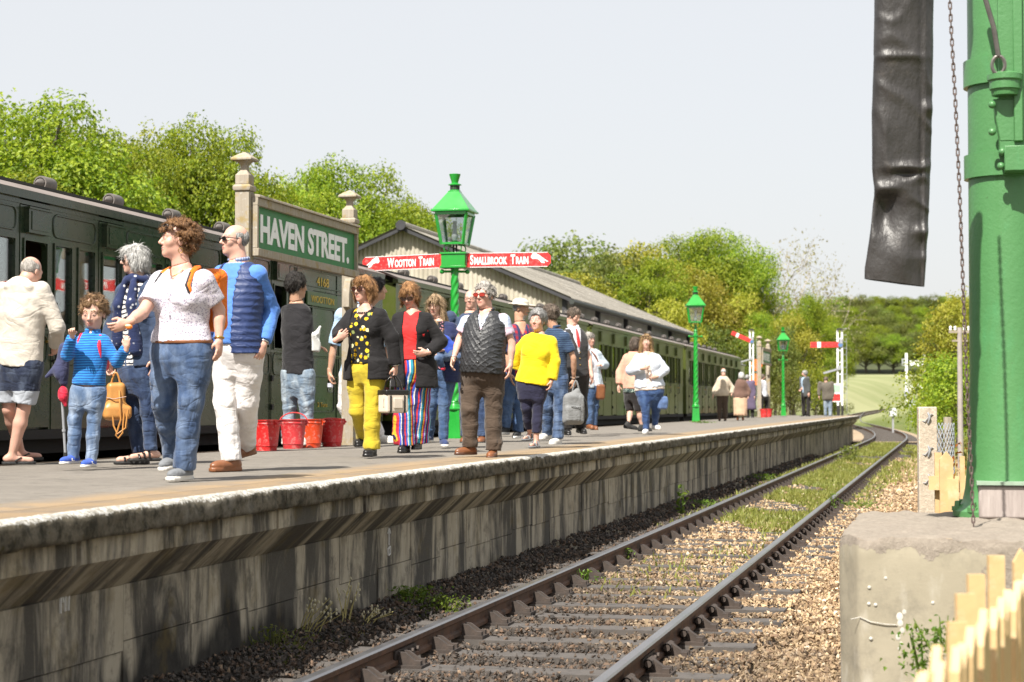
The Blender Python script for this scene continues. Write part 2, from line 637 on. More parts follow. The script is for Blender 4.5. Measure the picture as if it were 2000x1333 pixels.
mtrack = empty('railway_track', (-9.75, 5, 0), kind='structure')
zmain = lambda y: np.interp(y, [0, 180, 255, 300], [0, .1, 1.9, 3.2])
for dx in (-.752, .753):
    o = rail_mb(lambda y: main_x(y) + dx, 2, 285, 2.0, zmain).build('rail', [M_railhead, M_rust], smooth=25)
    o.parent = mtrack; o.matrix_parent_inverse = Matrix.Translation((9.75, -5, 0))
mb = MB()
for i in range(218):
    y = 88 + i * .9
    x = float(main_x(y)); z = float(zmain(y))
    mb.box(x - 1.3, x + 1.3, y - .125, y + .125, z - .3, z - .156)
    if y < 205:
        x = float(loop_x(y)); mb.box(x - 1.3, x + 1.3, y - .125, y + .125, z - .3, z - .165)
o = mb.build('distant_sleepers', [M_sleeper], mtrack, 0); o.matrix_parent_inverse = Matrix.Translation((9.75, -5, 0)); tag(o, kind='stuff')
# stone bed of the distant lines: raised strip
def bed_mat():
    t = NT('stone_bed')
    p = t.pos()
    c = t.mix(t.noise(p, 18, 5, .8), (.13, .09, .06), (.50, .38, .25))
    return t.done(t.bsdf(c, .95, t.bump(t.noise(p, 14, 4), .6, .04)))
mb = MB()
for xf, y0, y1 in ((main_x, 86, 285), (loop_x, 86, 208)):
    Y = np.arange(y0, y1, 4.0)
    dz = 0 if xf is main_x else -.012
    vs = []
    for y in Y:
        x = float(xf(y)); z = float(zmain(y))
        vs += [(x - 2.3, y, z - .42), (x - 1.7, y, z - .175 + dz), (x + 1.7, y, z - .175 + dz), (x + 2.3, y, z - .42)]
    fs = [(4 * i + k, 4 * i + k + 1, 4 * i + k + 5, 4 * i + k + 4) for i in range(len(Y) - 1) for k in range(3)]
    mb.add(vs, fs)
tag(mb.build('track_bed', [bed_mat()]), kind='structure')

# ------------------------------------------------------------------ platform
def asphalt_mat():
    t = NT('platform_asphalt')
    p = t.pos(); x, y, z = t.sep(p)
    n = t.noise(p, 1.1, 6); g = t.noise(p, 160, 3, .7); m2 = t.noise(p, 7, 5)
    c = t.mix(n, (.195, .176, .153), (.30, .272, .237))
    c = t.mix(t.ramp(m2, [(.48, 0.), (.72, .6)]), c, (.125, .112, .098))
    sp = t.ramp(g, [(.35, 0.), (.5, .5), (.62, 1.)])
    c = t.mix(sp, shade_mix(t, c, .55), c)
    # worn ochre gravel along both edges
    e1 = t.math('ADD', x, t.math('MULTIPLY', t.math('SUBTRACT', m2, .5), .25))
    och = t.mix(t.noise(p, 75, 4, .8), (.15, .105, .06), (.42, .31, .195))
    och = t.mix(t.ramp(t.noise(p, 3.0, 5), [(.48, 0.), (.62, .75)]), och, (.20, .165, .13))
    f = t.ramp(t.math('ADD', e1, 5.0), [(.24, 0.), (.5, 1.)])
    c = t.mix(f, c, och)
    f2 = t.math('LESS_THAN', e1, -7.74)
    c = t.mix(f2, c, och)
    moss = t.math('MULTIPLY', t.ramp(t.noise(p, 5, 6, .75), [(.62, 0.), (.68, 1.)]), t.math('GREATER_THAN', x, -4.75))
    c = t.mix(t.math('MULTIPLY', moss, .6), c, (.20, .17, .03))
    b = t.bsdf(c, .9, t.bump(g, .5, .004), Specular_IOR_Level=.25)
    return t.done(b)

def shade_mix(t, c, k):
    return t.mix(1.0, c, (k, k, k), 'MULTIPLY')

def coping_mat():
    t = NT('coping_concrete')
    p = t.pos(); x, y, z = t.sep(p)
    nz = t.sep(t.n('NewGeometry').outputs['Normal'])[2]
    g = t.noise(p, 60, 5, .8); m2 = t.noise(p, 9, 5, .7); m3 = t.noise(p, 2.2, 4)
    och = t.mix(t.noise(p, 75, 4, .8), (.15, .105, .06), (.42, .31, .195))
    och = t.mix(t.ramp(t.noise(p, 3.0, 5), [(.48, 0.), (.62, .75)]), och, (.20, .165, .13))
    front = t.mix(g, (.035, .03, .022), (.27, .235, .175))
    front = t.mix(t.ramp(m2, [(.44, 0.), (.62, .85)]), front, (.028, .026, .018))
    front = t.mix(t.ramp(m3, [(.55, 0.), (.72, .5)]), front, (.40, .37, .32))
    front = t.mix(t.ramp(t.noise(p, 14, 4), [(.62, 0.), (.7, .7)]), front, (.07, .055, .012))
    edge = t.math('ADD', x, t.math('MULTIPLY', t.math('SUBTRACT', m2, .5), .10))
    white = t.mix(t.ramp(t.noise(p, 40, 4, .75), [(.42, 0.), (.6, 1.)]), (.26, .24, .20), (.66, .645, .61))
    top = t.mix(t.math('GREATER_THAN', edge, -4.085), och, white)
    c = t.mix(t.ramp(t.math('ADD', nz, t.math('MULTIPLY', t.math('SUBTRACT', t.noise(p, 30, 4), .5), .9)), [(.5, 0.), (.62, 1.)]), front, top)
    b = t.bsdf(c, .92, t.bump(g, .7, .012), Specular_IOR_Level=.2)
    return t.done(b)

def wall_mat():
    t = NT('stained_concrete')
    p = t.pos(); x, y, z = t.sep(p)
    s1 = t.noise(t.comb(0.0, t.math('MULTIPLY', y, 2.1), t.math('MULTIPLY', z, .42)), 1.0, 7, .70, .5)
    s2 = t.noise(t.comb(3.0, t.math('MULTIPLY', y, 9.0), t.math('MULTIPLY', z, .5)), 1.0, 4, .65)
    m2 = t.noise(p, 6, 6, .7); g = t.noise(p, 70, 4, .75)
    base = t.mix(m2, (.35, .30, .22), (.50, .445, .345))
    base = t.mix(t.ramp(s2, [(.55, 0.), (.72, .6)]), base, (.48, .45, .39))
    dk = t.mix(g, (.022, .020, .018), (.10, .092, .08))
    f = t.ramp(s1, [(.45, 0.), (.565, .92)])
    f = t.math('MAXIMUM', f, t.ramp(s2, [(.28, .7), (.38, 0.)]))
    c = t.mix(f, base, dk)
    # soot splashed up from the ground, a shape of its own along the wall
    low = t.math('ADD', t.math('MULTIPLY', z, -1.0), t.math('MULTIPLY', t.math('SUBTRACT', t.noise(t.comb(0.0, t.math('MULTIPLY', y, 1.6), 0.0), 1.0, 4), .5), 1.5))
    low = t.math('SUBTRACT', low, t.math('MULTIPLY', t.math('ABSOLUTE', t.math('SUBTRACT', y, 10.5)), .10))
    c = t.mix(t.ramp(t.math('ADD', low, .35), [(.12, 0.), (.26, .93)]), c, (.022, .02, .018))
    c = t.mix(t.ramp(t.noise(p, 2.6, 5), [(.56, 0.), (.7, .5)]), c, (.16, .115, .035))
    c = t.mix(t.ramp(t.noise(p, 4.5, 7, .75), [(.52, 0.), (.66, .65)]), c, (.075, .068, .055))
    b = t.bsdf(c, .9, t.bump(g, .35, .008, t.bump(m2, .3, .02)), Specular_IOR_Level=.25)
    return t.done(b)

M_asph, M_cop, M_wall = asphalt_mat(), coping_mat(), wall_mat()
plat = empty('platform', (-6, PY0, 0), kind='structure')
def ppart(o):
    o.parent = plat
    o.matrix_parent_inverse = Matrix.Translation((6, -PY0, 0))
    return o
mb = MB()
N = 90
vs = []
for i in range(N + 1):
    y = PY0 + (PY1 - PY0) * i / N
    vs += [(PX0 + .02, y, PZ - .012), (PX0 + .5, y, PZ), (-6, y, PZ + .006), (-4.36, y, PZ)]
mb.add(vs, [(4 * i + k, 4 * i + k + 1, 4 * i + k + 5, 4 * i + k + 4) for i in range(N) for k in range(3)])
ppart(mb.build('surface', [M_asph], smooth=60))
mb = MB()
mb.box(PX0 + .10, PX0 + .3, PY0, PY1 - .01, -.3, PZ - .02)
mb.box(PX0, PX0 + .4, PY0, PY1, PZ - .16, PZ - .016)
mb.box(PX0 + .3, -4.4, PY1 - .3, PY1 - .02, -.3, PZ - .02)
ppart(mb.build('back_wall', [M_wall]))

def coping_piece(y0, y1, seed):
    ny_ = int((y1 - y0) / (.035 if y0 < 26 else .09))
    prof = [(-4.36, PZ - .14), (-4.36, PZ), (-4.28, PZ), (-4.2, PZ), (-4.13, PZ), (-4.07, PZ - .001), (-4.03, PZ - .006), (-4.008, PZ - .02), (-4.0, PZ - .045), (-4.0, PZ - .07), (-4.0, PZ - .095), (-4.0, PZ - .12), (-4.008, PZ - .14), (-4.1, PZ - .142)]
    P = np.zeros((ny_ + 1, len(prof), 3), np.float32)
    Y = np.linspace(y0 + .0005, y1 - .0005, ny_ + 1)
    P[:, :, 1] = Y[:, None]
    pr = np.array(prof)
    P[:, :, 0] = pr[None, :, 0]; P[:, :, 2] = pr[None, :, 1]
    w_ = np.array([0, 0, 0, 0, .1, .25, .6, .9, 1, 1, 1, .9, .7, .2])
    nn = vnoise(P, 5, 45) * .007 + vnoise(P, 6, 14) * .009 + vnoise(P, 8, 110) * .006
    P[:, :, 0] += (nn * w_[None]).astype(np.float32)
    P[:, :, 2] += (vnoise(P, 9, 25) * .008 * (w_ * (np.arange(len(prof)) > 5))[None]).astype(np.float32)
    m = len(prof)
    I = (np.arange(ny_)[:, None] * m + np.arange(m - 1)[None]).ravel()
    F = np.stack([I, I + m, I + m + 1, I + 1], 1)
    return np_mesh('coping_stone', P.reshape(-1, 3), F, M_cop, smooth=True)

y = PY0
k = 0
while y < PY1 - .1:
    y2 = min(PY1, y + 1.83)
    o = ppart(obj('coping_stone', coping_piece(y, y2, k), loc=(rng.uniform(-.002, .002), 0, 0)))
    y = y2; k += 1

unit = MB().box(-.5, .5, -.5, .5, -.5, .5).mesh('wall_panel', [M_wall], 0)
corb = MB()
corb.prism([(-4.36, PZ - .143), (-4.06, PZ - .143), (-4.06, PZ - .262), (-4.25, .49), (-4.36, .49)], -.5, .5, 'y')
corb_me = corb.mesh('corbel_block', [M_wall], 0)
y = PY0
k = 0
while y < PY1 - .2:
    L = .915
    o = ppart(obj('corbel_block', corb_me, loc=(rng.uniform(-.016, .012), y + L / 2, 0)))
    o.scale = (1, L - .006, 1)
    h1 = .17 + rng.uniform(-.03, .03)
    h2 = -.10 + rng.uniform(-.03, .03)
    for a, b in ((.488, h1), (h1 - .006, h2), (h2 - .006, -.4)):
        if y > 52 and b != -.4:
            continue
        if y > 52: a = .488
        o = ppart(obj('wall_panel', unit, loc=(-4.33 + rng.uniform(-.006, .006), y + L / 2, (a + b) / 2)))
        o.scale = (.16, L - .007, a - b)
    y += L; k += 1
plat.rotation_euler = (GRAD, 0, 0)
plat.location.z = -GRAD * (14 - PY0)
# chalked mark on the wall
mb = MB()
M_chalk = pm('chalk_paint', (.72, .71, .68), .9, .1)
c0 = on_x(118, 1175, -4.243)
for (a, b) in (((0, -.05), (0, .06)), ((0, .06), (.03, .0)), ((.05, .055), (.05, -.045)), ((.05, .055), (.09, .05)), ((.09, .05), (.085, -.045))):
    mb.bar((c0.x, c0.y + a[0], c0.z + a[1]), (c0.x, c0.y + b[0], c0.z + b[1]), .012, .006)
ppart(mb.build('chalk_mark', [M_chalk]))
c0 = on_x(760, 1050, -4.243)
mb = MB()
for (a, b) in (((0, -.06), (0, .07)), ((-.03, .03), (0, .07)), ((.03, .03), (0, .07)), ((-.03, -.09), (.03, -.07)), ((.03, -.07), (.03, -.13)), ((-.03, -.09), (-.02, -.14)), ((-.02, -.14), (.03, -.13))):
    mb.bar((c0.x, c0.y + a[0], c0.z + a[1]), (c0.x, c0.y + b[0], c0.z + b[1]), .012, .006)
ppart(mb.build('chalk_mark', [M_chalk]))
# ================================================================== train
def paint_mat(name, col, rough=.16, dirt=.3):
    t = NT(name)
    o = t.pos()
    n = t.noise(o, 2.2, 4)
    c = t.mix(n, shade(col, .75), shade(col, 1.25))
    g = t.noise(o, 14, 6, .7)
    z = t.sep(o)[2]
    c = t.mix(t.math('MULTIPLY', t.ramp(g, [(.45, 0.), (.7, 1.)]), dirt), c, (.10, .085, .05))
    r = t.math('ADD', rough, t.math('MULTIPLY', g, .18))
    nb = t.bump(t.noise(o, 3.5, 3), .06, .02, t.bump(t.noise(o, 60, 3), .03, .002))
    return t.done(t.bsdf(c, r, nb, Coat_Weight=.12, Specular_IOR_Level=.42, Coat_Roughness=.06))

def glass_mat(name='window_glass', tint=(.85, .9, .88), gl=.55, rough=.015):
    t = NT(name)
    lw = t.n('LayerWeight', Blend=.35)
    f = t.math('ADD', t.math('MULTIPLY', lw.outputs['Fresnel'], gl), .10)
    a = t.n('BsdfTransparent', Color=tint)
    b = t.n('BsdfGlossy', Color=(1, 1, 1), Roughness=rough)
    t.set(b, 'Normal', t.bump(t.noise(t.pos(), 2.5, 2), .03, .02))
    return t.done(t.n('MixShader', i0=f, i1=a, i2=b))

M_green = paint_mat('carriage_green', (.016, .030, .013), .2)
M_green2 = paint_mat('carriage_olive', (.062, .080, .013), .28, .3)
M_black = pm('black_iron', (.018, .017, .016), .7, .3, 6, .2)
M_under = pm('underframe', (.014, .012, .011), .85, .4, 5, .3)
M_roof = pm('carriage_roof', (.195, .165, .15), .85, .16, 1.6, .12, 40, dirt=(.13, .11, .10), dirt_amt=.5, dscale=1.2)
M_glass = glass_mat()
M_wood = pm('varnished_wood', (.20, .085, .03), .35, .3, 6, .1)
M_inside = pm('compartment_wall', (.10, .05, .025), .6, .3, 4)
M_seat = pm('seat_moquette', (.12, .02, .02), .9, .25, 40)
M_brass = pm('brass', (.55, .36, .10), .3, .15, metal=.9)
M_gold = pm('gold_lettering', (.62, .42, .06), .5, .1)
M_vent = pm('roof_vent', (.13, .115, .105), .7, .25, 8)

XS = -8.25                       # carriage side
ZB, ZW, ZT, ZC = 1.21, 2.16, 2.95, 3.33   # body bottom, window sill, window top, cantrail

def frame_mb(mb, y0, y1, z0, z1, wd=.025, x=XS, out=.014, mi=0):
    """raised beading round an opening, butt-jointed"""
    mb.box(x, x + out, y0 - wd, y1 + wd, z1, z1 + wd, mi)
    mb.box(x, x + out, y0 - wd, y1 + wd, z0 - wd, z0, mi)
    mb.box(x, x + out, y0 - wd, y0, z0, z1, mi)
    mb.box(x, x + out, y1, y1 + wd, z0, z1, mi)

def corner_fill(mb, y0, y1, z0, z1, x0, x1, r=.06, mi=0):
    for (cy, cz, sy, sz) in ((y0, z1, 1, -1), (y1, z1, -1, -1), (y0, z0, 1, 1), (y1, z0, -1, 1)):
        pts = [(cy, cz)]
        for k in range(5):
            a = math.pi / 2 * k / 4
            pts.append((cy + sy * (r - r * math.sin(a)), cz + sz * (r - r * math.cos(a))))
        if sy * sz < 0: pts = pts[::-1]
        mb.prism([(p[0], p[1]) for p in pts], x0, x1, 'x', mi)

def panel_bead(mb, y0, y1, z0, z1, x, r=.07, wd=.016, out=.010, mi=0):
    pts = []
    for (cy, cz, a0) in ((y1 - r, z1 - r, 0), (y0 + r, z1 - r, 90), (y0 + r, z0 + r, 180), (y1 - r, z0 + r, 270)):
        for k in range(4):
            a = R(a0 + 30 * k)
            pts.append((x, cy + r * math.cos(a), cz + r * math.sin(a)))
    mb.tube(pts, wd * .7, 6, mi, closed=True)

def coach(y0, y1, doors, pitch, paint, label, dw=.60, near=False, hood=True, end=True):
    L = y1 - y0
    c = empty('railway_carriage', (XS - 1.35, y0, 0), 0, label, 'carriage', 'carriages of the green train')
    inv = Matrix.Translation((-(XS - 1.35), -y0, 0))
    def part(o, par=None):
        o.parent = par or c
        if par is None: o.matrix_parent_inverse = inv
        return o
    body = MB()
    TH_ = .05
    xa, xb = XS - TH_, XS
    # window positions: door (own opening) then two quarter lights
    ops = []
    wins = []
    gap = pitch - dw
    ww = (gap - .36) / 2
    for d in doors:
        ops.append((d - dw / 2, d + dw / 2, 'door'))
        w0 = d + dw / 2 + .10
        if w0 + ww < y1 - .1: wins.append((w0, w0 + ww))
        w1 = w0 + ww + .16
        if w1 + ww < y1 - .1: wins.append((w1, w1 + ww))
    # side panels between doors
    segs = []
    last = y0
    for a, b, _ in sorted(ops):
        segs.append((last, a)); last = b
    segs.append((last, y1))
    for a, b in segs:
        if b - a < .02: continue
        body.box(xa, xb, a, b, ZB, ZW)
        body.box(xa, xb, a, b, ZT, ZC)
        ws = sorted([w_ for w_ in wins if w_[0] >= a and w_[1] <= b])
        l2 = a
        for w0, w1 in ws:
            body.box(xa, xb, l2, w0, ZW, ZT); l2 = w1
            if near: corner_fill(body, w0, w1, ZW, ZT, xa, xb, .06)
        body.box(xa, xb, l2, b, ZW, ZT)
        if b - a > .35:
            if near:
                panel_bead(body, a + .07, b - .07, ZT + .08, ZC - .09, xb + .002)
                panel_bead(body, a + .07, b - .07, 1.83, 2.09, xb + .002)
            body.box(xb, xb + .008, a + .04, a + .055, ZB, ZW - .08)
            body.box(xb, xb + .008, b - .055, b - .04, ZB, ZW - .08)
        for w0, w1 in ws:
            frame_mb(body, w0, w1, ZW, ZT, .022)
    body.box(xb, xb + .02, y0, y1, 2.105, 2.13)                   # waist moulding
    body.box(xa - .0, xb + .035, y0, y1, ZC, ZC + .075)           # cornice
    body.box(xa, xb + .006, y0, y1, ZC - .05, ZC - .012)
    # far side, ends, floor
    body.box(XS - 2.70, XS - 2.65, y0, y1, ZB, ZC)
    for ye in (y0, y1 - .05):
        body.box(XS - 2.65, xa, ye, ye + .05, ZB, ZC)
        arch = [(xa + (-2.6) * t, ZC + .45 * math.sin(math.pi * t)) for t in np.linspace(0.02, .98, 12)]
        body.prism(arch, ye, ye + .05, 'y')
    body.box(XS - 2.65, xa, y0 + .05, y1 - .05, ZB, ZB + .05)
    part(body.build('body', [paint]))
    # compartments
    ins = MB()
    for d in sorted(doors):
        for yy in (d - pitch / 2,):
            if y0 + .2 < yy < y1 - .2:
                ins.box(XS - 2.6, xa - .02, yy - .02, yy + .02, ZB + .05, ZC)
                for s in (-1, 1):
                    ins.box(XS - 2.55, xa - .06, yy + s * .28 - .24, yy + s * .28 + .24, 1.3, 1.72, 1)
                    ins.box(XS - 2.55, xa - .06, yy + s * .08 - .05, yy + s * .08 + .05, 1.72, 2.45, 1)
        ins.box(XS - 2.645, XS - 2.63, d - pitch / 2 + .03, d + pitch / 2 - .03, 1.3, ZC - .1)  # added blank far-side panel, stops daylight showing through the windows
    if ins.v: part(ins.build('partition', [M_inside, M_seat]))
    # roof
    rf = MB()
    n = 14
    prof = [(XS + .03 - 2.76 * t, ZC + .08 + .27 * math.sin(math.pi * t) ** .8) for t in np.linspace(0, 1, n + 1)]
    prof2 = [(p[0], p[1] - .03) for p in prof]
    rf.prism(prof + prof2[::-1], y0 - .05, y1 + .05, 'y')
    for q in ((.14,) if not near else (.10,)):
        i0 = q
        px_ = XS + .03 - 2.76 * i0; pz_ = ZC + .08 + .27 * math.sin(math.pi * i0) ** .8
        rf.bar((px_, y0, pz_ + .012), (px_, y1, pz_ + .012), .035, .03, 1)
    part(rf.build('roof', [M_roof, M_black], smooth=40))
    roof = [o for o in c.children if o.name.startswith('roof')][0]
    # torpedo ventilators
    vm = MB()
    pr = [(.002, -.30), (.05, -.24), (.075, -.15), (.075, -.12)]
    vm.lathe([(.01, -.27), (.06, -.17), (.065, -.15)], 12)
    vm.lathe([(.09, -.16), (.10, -.14), (.10, .14), (.09, .16), (.075, .16), (.075, -.16), (.09, -.16)], 14)
    vm.lathe([(.065, .15), (.06, .17), (.01, .27)], 12)
    vmesh = vm.mesh('ventilator', [M_vent], 40)
    px_ = XS + .03 - 2.76 * .34; pz_ = ZC + .08 + .27 * math.sin(math.pi * .34) ** .8
    for d in doors:
        v = obj('ventilator', vmesh, roof, (px_ - (XS - 1.35) if False else px_, d + .35, pz_ + .085))
        v.scale = (.8, .8, .8)
        v.rotation_euler = (R(90), 0, 0)
    # doors with drop lights, hoods, handles
    dm = MB()
    h = dw / 2 - .006
    x0, x1 = -.045, .006
    dm.box(x0, x1, -h, h, ZB + .02, ZW)
    dm.box(x0, x1, -h, h, ZT, ZC - .06)
    lw_ = .075
    dm.box(x0, x1, -h, -h + lw_, ZW, ZT)
    dm.box(x0, x1, h - lw_, h, ZW, ZT)
    corner_fill(dm, -h + lw_, h - lw_, ZW, ZT, x0, x1, .06)
    if near:
        frame_mb(dm, -h + lw_, h - lw_, ZW, ZT, .02, x1)
        panel_bead(dm, -h + .05, h - .05, 1.83, 2.09, x1 + .002)
    dm.box(x1, x1 + .012, -h, h, 2.105, 2.13)
    dmesh = dm.mesh('door', [paint], 35)
    hm = MB()      # ventilator hood over the door
    hm.box(.006, .055, -.22, .22, ZT + .07, ZC - .09)
    hm.box(.055, .062, -.17, .17, ZT + .10, ZC - .11)
    hm.box(.006, .070, -.23, .23, ZC - .09, ZC - .072)
    hmesh = hm.mesh('hood', [paint], 30)
    km = MB()
    km.bar((.01, h - .07, 2.03), (.07, h - .07, 2.03), .022, .022)
    km.tube([(.07, h - .17, 2.03), (.07, h - .05, 2.03)], .011, 6)
    kmesh = km.mesh('handle', [M_brass], 30)
    gm = MB(); gm.tube([(.006, h + .055, 1.85), (.05, h + .055, 1.87), (.05, h + .055, 2.4), (.006, h + .055, 2.42)], .011, 6)
    gmesh = gm.mesh('grab_rail', [M_black], 30)
    im = MB()
    for zz in (1.42, 1.78, 2.28): im.box(.006, .03, -h - .03, -h + .03, zz - .035, zz + .035)
    imesh = im.mesh('hinge', [M_black], 30)
    pm_ = MB(); pm_.box(-.022, -.016, -h + lw_, h - lw_, ZW + .0, ZT)
    pmesh = pm_.mesh('pane', [M_glass], 0)
    rng2 = np.random.default_rng(int(y0 * 10))
    for i, d in enumerate(doors):
        do = part(obj('door', dmesh, loc=(XS, d, 0)))
        if hood: obj('hood', hmesh, do)
        obj('handle', kmesh, do); obj('hinge', imesh, do); obj('grab_rail', gmesh, do)
        if not (near and i % 2 == 0): obj('pane', pmesh, do)
    # panes
    for w0, w1 in wins:
        g = MB(); g.box(XS - .028, XS - .022, w0, w1, ZW, ZT)
        part(g.build('pane', [M_glass], smooth=0))
    # underframe, step boards, axleboxes
    u = MB()
    u.box(XS - 2.5, XS - .10, y0 + .1, y1 - .1, .98, ZB)
    u.box(XS - 1.5, XS - 1.3, y0 + .3, y1 - .3, -.2, .975)  # added dark fill wall, hides the bright ground beyond; not real running gear
    u.box(XS - .02, XS + .14, y0 + .2, y1 - .2, .56, .60)
    u.box(XS - .04, XS + .02, y0 + .1, y1 - .1, 1.12, ZB - .002)
    for yc in (y0 + L * .16, y1 - L * .16):
        for dy in (-1.2, 1.2):
            u.lathe([(.46, -.06), (.49, 0), (.49, .05), (.2, .05)], 20, (0, 0, 0), 0, Matrix.Translation((XS - .55, yc + dy, .47)) @ Matrix.Rotation(R(90), 4, 'Y'))
            u.box(XS - .42, XS - .12, yc + dy - .14, yc + dy + .14, .36, .66)
        u.box(XS - .36, XS - .16, yc - 1.7, yc + 1.7, .62, .78)
    part(u.build('underframe', [M_under]))
    if end:
        e = MB()
        for ye, s in ((y0, -1), (y1, 1)):
            for xx in (XS - .55, XS - 2.15):
                e.tube([(xx, ye, 1.06), (xx, ye + s * .22, 1.06)], .06, 8); e.tube([(xx, ye + s * .22, 1.06), (xx, ye + s * .26, 1.06)], .2, 14)
        part(e.build('buffer', [M_under]))
        g = MB()
        ya = y1 + .02
        g.box(XS - 1.95, XS - .75, ya, ya + .5, 1.3, 3.3)
        part(g.build('gangway', [M_under]))
    return c, part

cA, partA = coach(5.2, 27.2, [16.1 + 1.65 * k for k in range(-6, 5)], 1.65, M_green, 'nearest dark green carriage with panelled doors behind the station name board', near=True)
cB, partB = coach(27.9, 43.7, [29.2 + 1.88 * k for k in range(8)], 1.88, M_green2, 'second carriage of the green train, passing in front of the corrugated shed gable')
cC, partC = coach(44.3, 60.2, [45.5 + 1.88 * k for k in range(8)], 1.88, M_green2, 'third carriage of the green train, behind the blonde woman in the pale hoodie')
cD, partD = coach(60.9, 77.6, [61.9 + 1.75 * k for k in range(9)], 1.75, M_green2, 'last visible carriage of the green train, behind the second green lamp post')
for cc in (cB, cC, cD): pass
# number, destination board and guard's end panelling on the nearest carriage
def letters(body, size, wdt, mat_, place, par=None, name='lettering', bold=0.0, depth=.003, sx=1.0):
    me = text_mesh(body, size, depth, bold)
    V = mesh_np(me)
    V[:, 0] -= (V[:, 0].min() + V[:, 0].max()) / 2
    V[:, 0] *= (wdt / (V[:, 0].max() - V[:, 0].min())) if wdt else sx
    Mx = np.array(place.to_3x3()); tv = np.array(place.translation)
    set_np(me, V @ Mx.T + tv)
    me.materials.clear(); me.materials.append(mat_)
    o = obj(name, me, par)
    return o
SIDE = lambda x, y, z: Matrix(((0, 0, 1, x), (1, 0, 0, y), (0, 1, 0, z), (0, 0, 0, 1)))   # text read from +x side, running towards +y
mb = MB()
panel_bead(mb, 23.35, 24.9, 1.35, 2.75, XS + .004); panel_bead(mb, 25.1, 26.9, 1.35, 2.75, XS + .004)
panel_bead(mb, 23.35, 26.9, 2.98, 3.26, XS + .004)
for yy in (23.28, 25.0): mb.box(XS, XS + .01, yy, yy + .02, ZB, ZC - .06)
partA(mb.build('guard_panelling', [M_green]))
partA(letters('4168', .17, .50, M_gold, SIDE(XS + .006, 24.4, 3.05)))
mb = MB(); mb.box(XS + .006, XS + .03, 23.7, 24.95, 2.77, 2.95)
b = partA(mb.build('destination_board', [pm('board_green', (.05, .10, .03), .4)]))
letters('WOOTTON', .13, .95, M_gold, SIDE(XS + .033, 24.32, 2.815), b)
partA(letters('2 Tons', .09, .4, M_gold, SIDE(XS + .006, 24.4, 1.42)))

# passenger seen through the carriage window comes with the people
# dark tank engine front end beyond the last carriage
lo = empty('steam_locomotive', (XS - 1.35, 78.4, 0), 0, 'black steam locomotive at the head of the green train', 'locomotive')
inv = Matrix.Translation((-(XS - 1.35), -78.4, 0))
M_loco = pm('locomotive_black', (.015, .015, .015), .35, .3, 4, .05, coat=.4)
def lp(mb, n):
    o = mb.build(n, [M_loco], lo, 35); o.matrix_parent_inverse = inv
mb = MB(); mb.box(XS - 2.5, XS - .2, 78.4, 86.8, 1.0, 1.25); lp(mb, 'footplate')
mb = MB(); mb.box(XS - 2.4, XS - .25, 79.4, 81.4, 1.25, 3.2); mb.prism([(XS - 2.55 + 2.4 * t, 3.2 + .32 * math.sin(math.pi * t)) for t in np.linspace(0, 1, 9)], 79.2, 81.7, 'y'); lp(mb, 'cab')
mb = MB(); mb.box(XS - 2.3, XS - 1.7, 81.4, 85.4, 1.25, 2.4); mb.box(XS - .95, XS - .3, 81.4, 85.4, 1.25, 2.4); lp(mb, 'water_tank')
mb = MB(); mb.tube([(XS - 1.35, 81.4, 2.25), (XS - 1.35, 86.3, 2.25)], .62, 18); lp(mb, 'boiler')
mb = MB(); mb.lathe([(.22, 2.8), (.2, 3.1), (.19, 3.45), (.25, 3.55), (.18, 3.56)], 14, (XS - 1.35, 85.8, 0)); lp(mb, 'chimney')
mb = MB(); mb.lathe([(.3, 2.8), (.28, 3.05), (.16, 3.2), (.01, 3.24)], 14, (XS - 1.35, 83.6, 0)); lp(mb, 'dome')
for yy in (80.3, 82.6, 84.9):
    mb = MB(); mb.lathe([(.62, -.06), (.65, 0), (.65, .05), (.2, .05)], 22, (0, 0, 0), 0, Matrix.Translation((XS - .6, yy, .65)) @ Matrix.Rotation(R(90), 4, 'Y')); lp(mb, 'wheel')
# ================================================================== shed
def asbestos_mat(name, c0, c1, lichen, lam):
    t = NT(name)
    p = t.pos()
    n = t.noise(p, .8, 6, .7)
    c = t.mix(t.ramp(n, [(.35, 0.), (.65, 1.)]), c0, c1)
    x, y, z = t.sep(p)
    st = t.noise(t.comb(t.math('MULTIPLY', x, 5.0), t.math('MULTIPLY', y, 5.0), t.math('MULTIPLY', z, .35)), 1.0, 5, .7)
    c = t.mix(t.ramp(st, [(.56, 0.), (.74, .4)]), c, shade(c0, .35))
    l = t.noise(p, 5.5, 5, .75)
    c = t.mix(t.ramp(l, [(.60, 0.), (.66, lam)]), c, lichen)
    c = t.mix(t.ramp(t.noise(p, 2.4, 6, .7), [(.60, 0.), (.7, .5)]), c, (.22, .15, .04))
    return t.done(t.bsdf(c, .95, t.bump(t.noise(p, 25, 4), .3, .02), Specular_IOR_Level=.2))

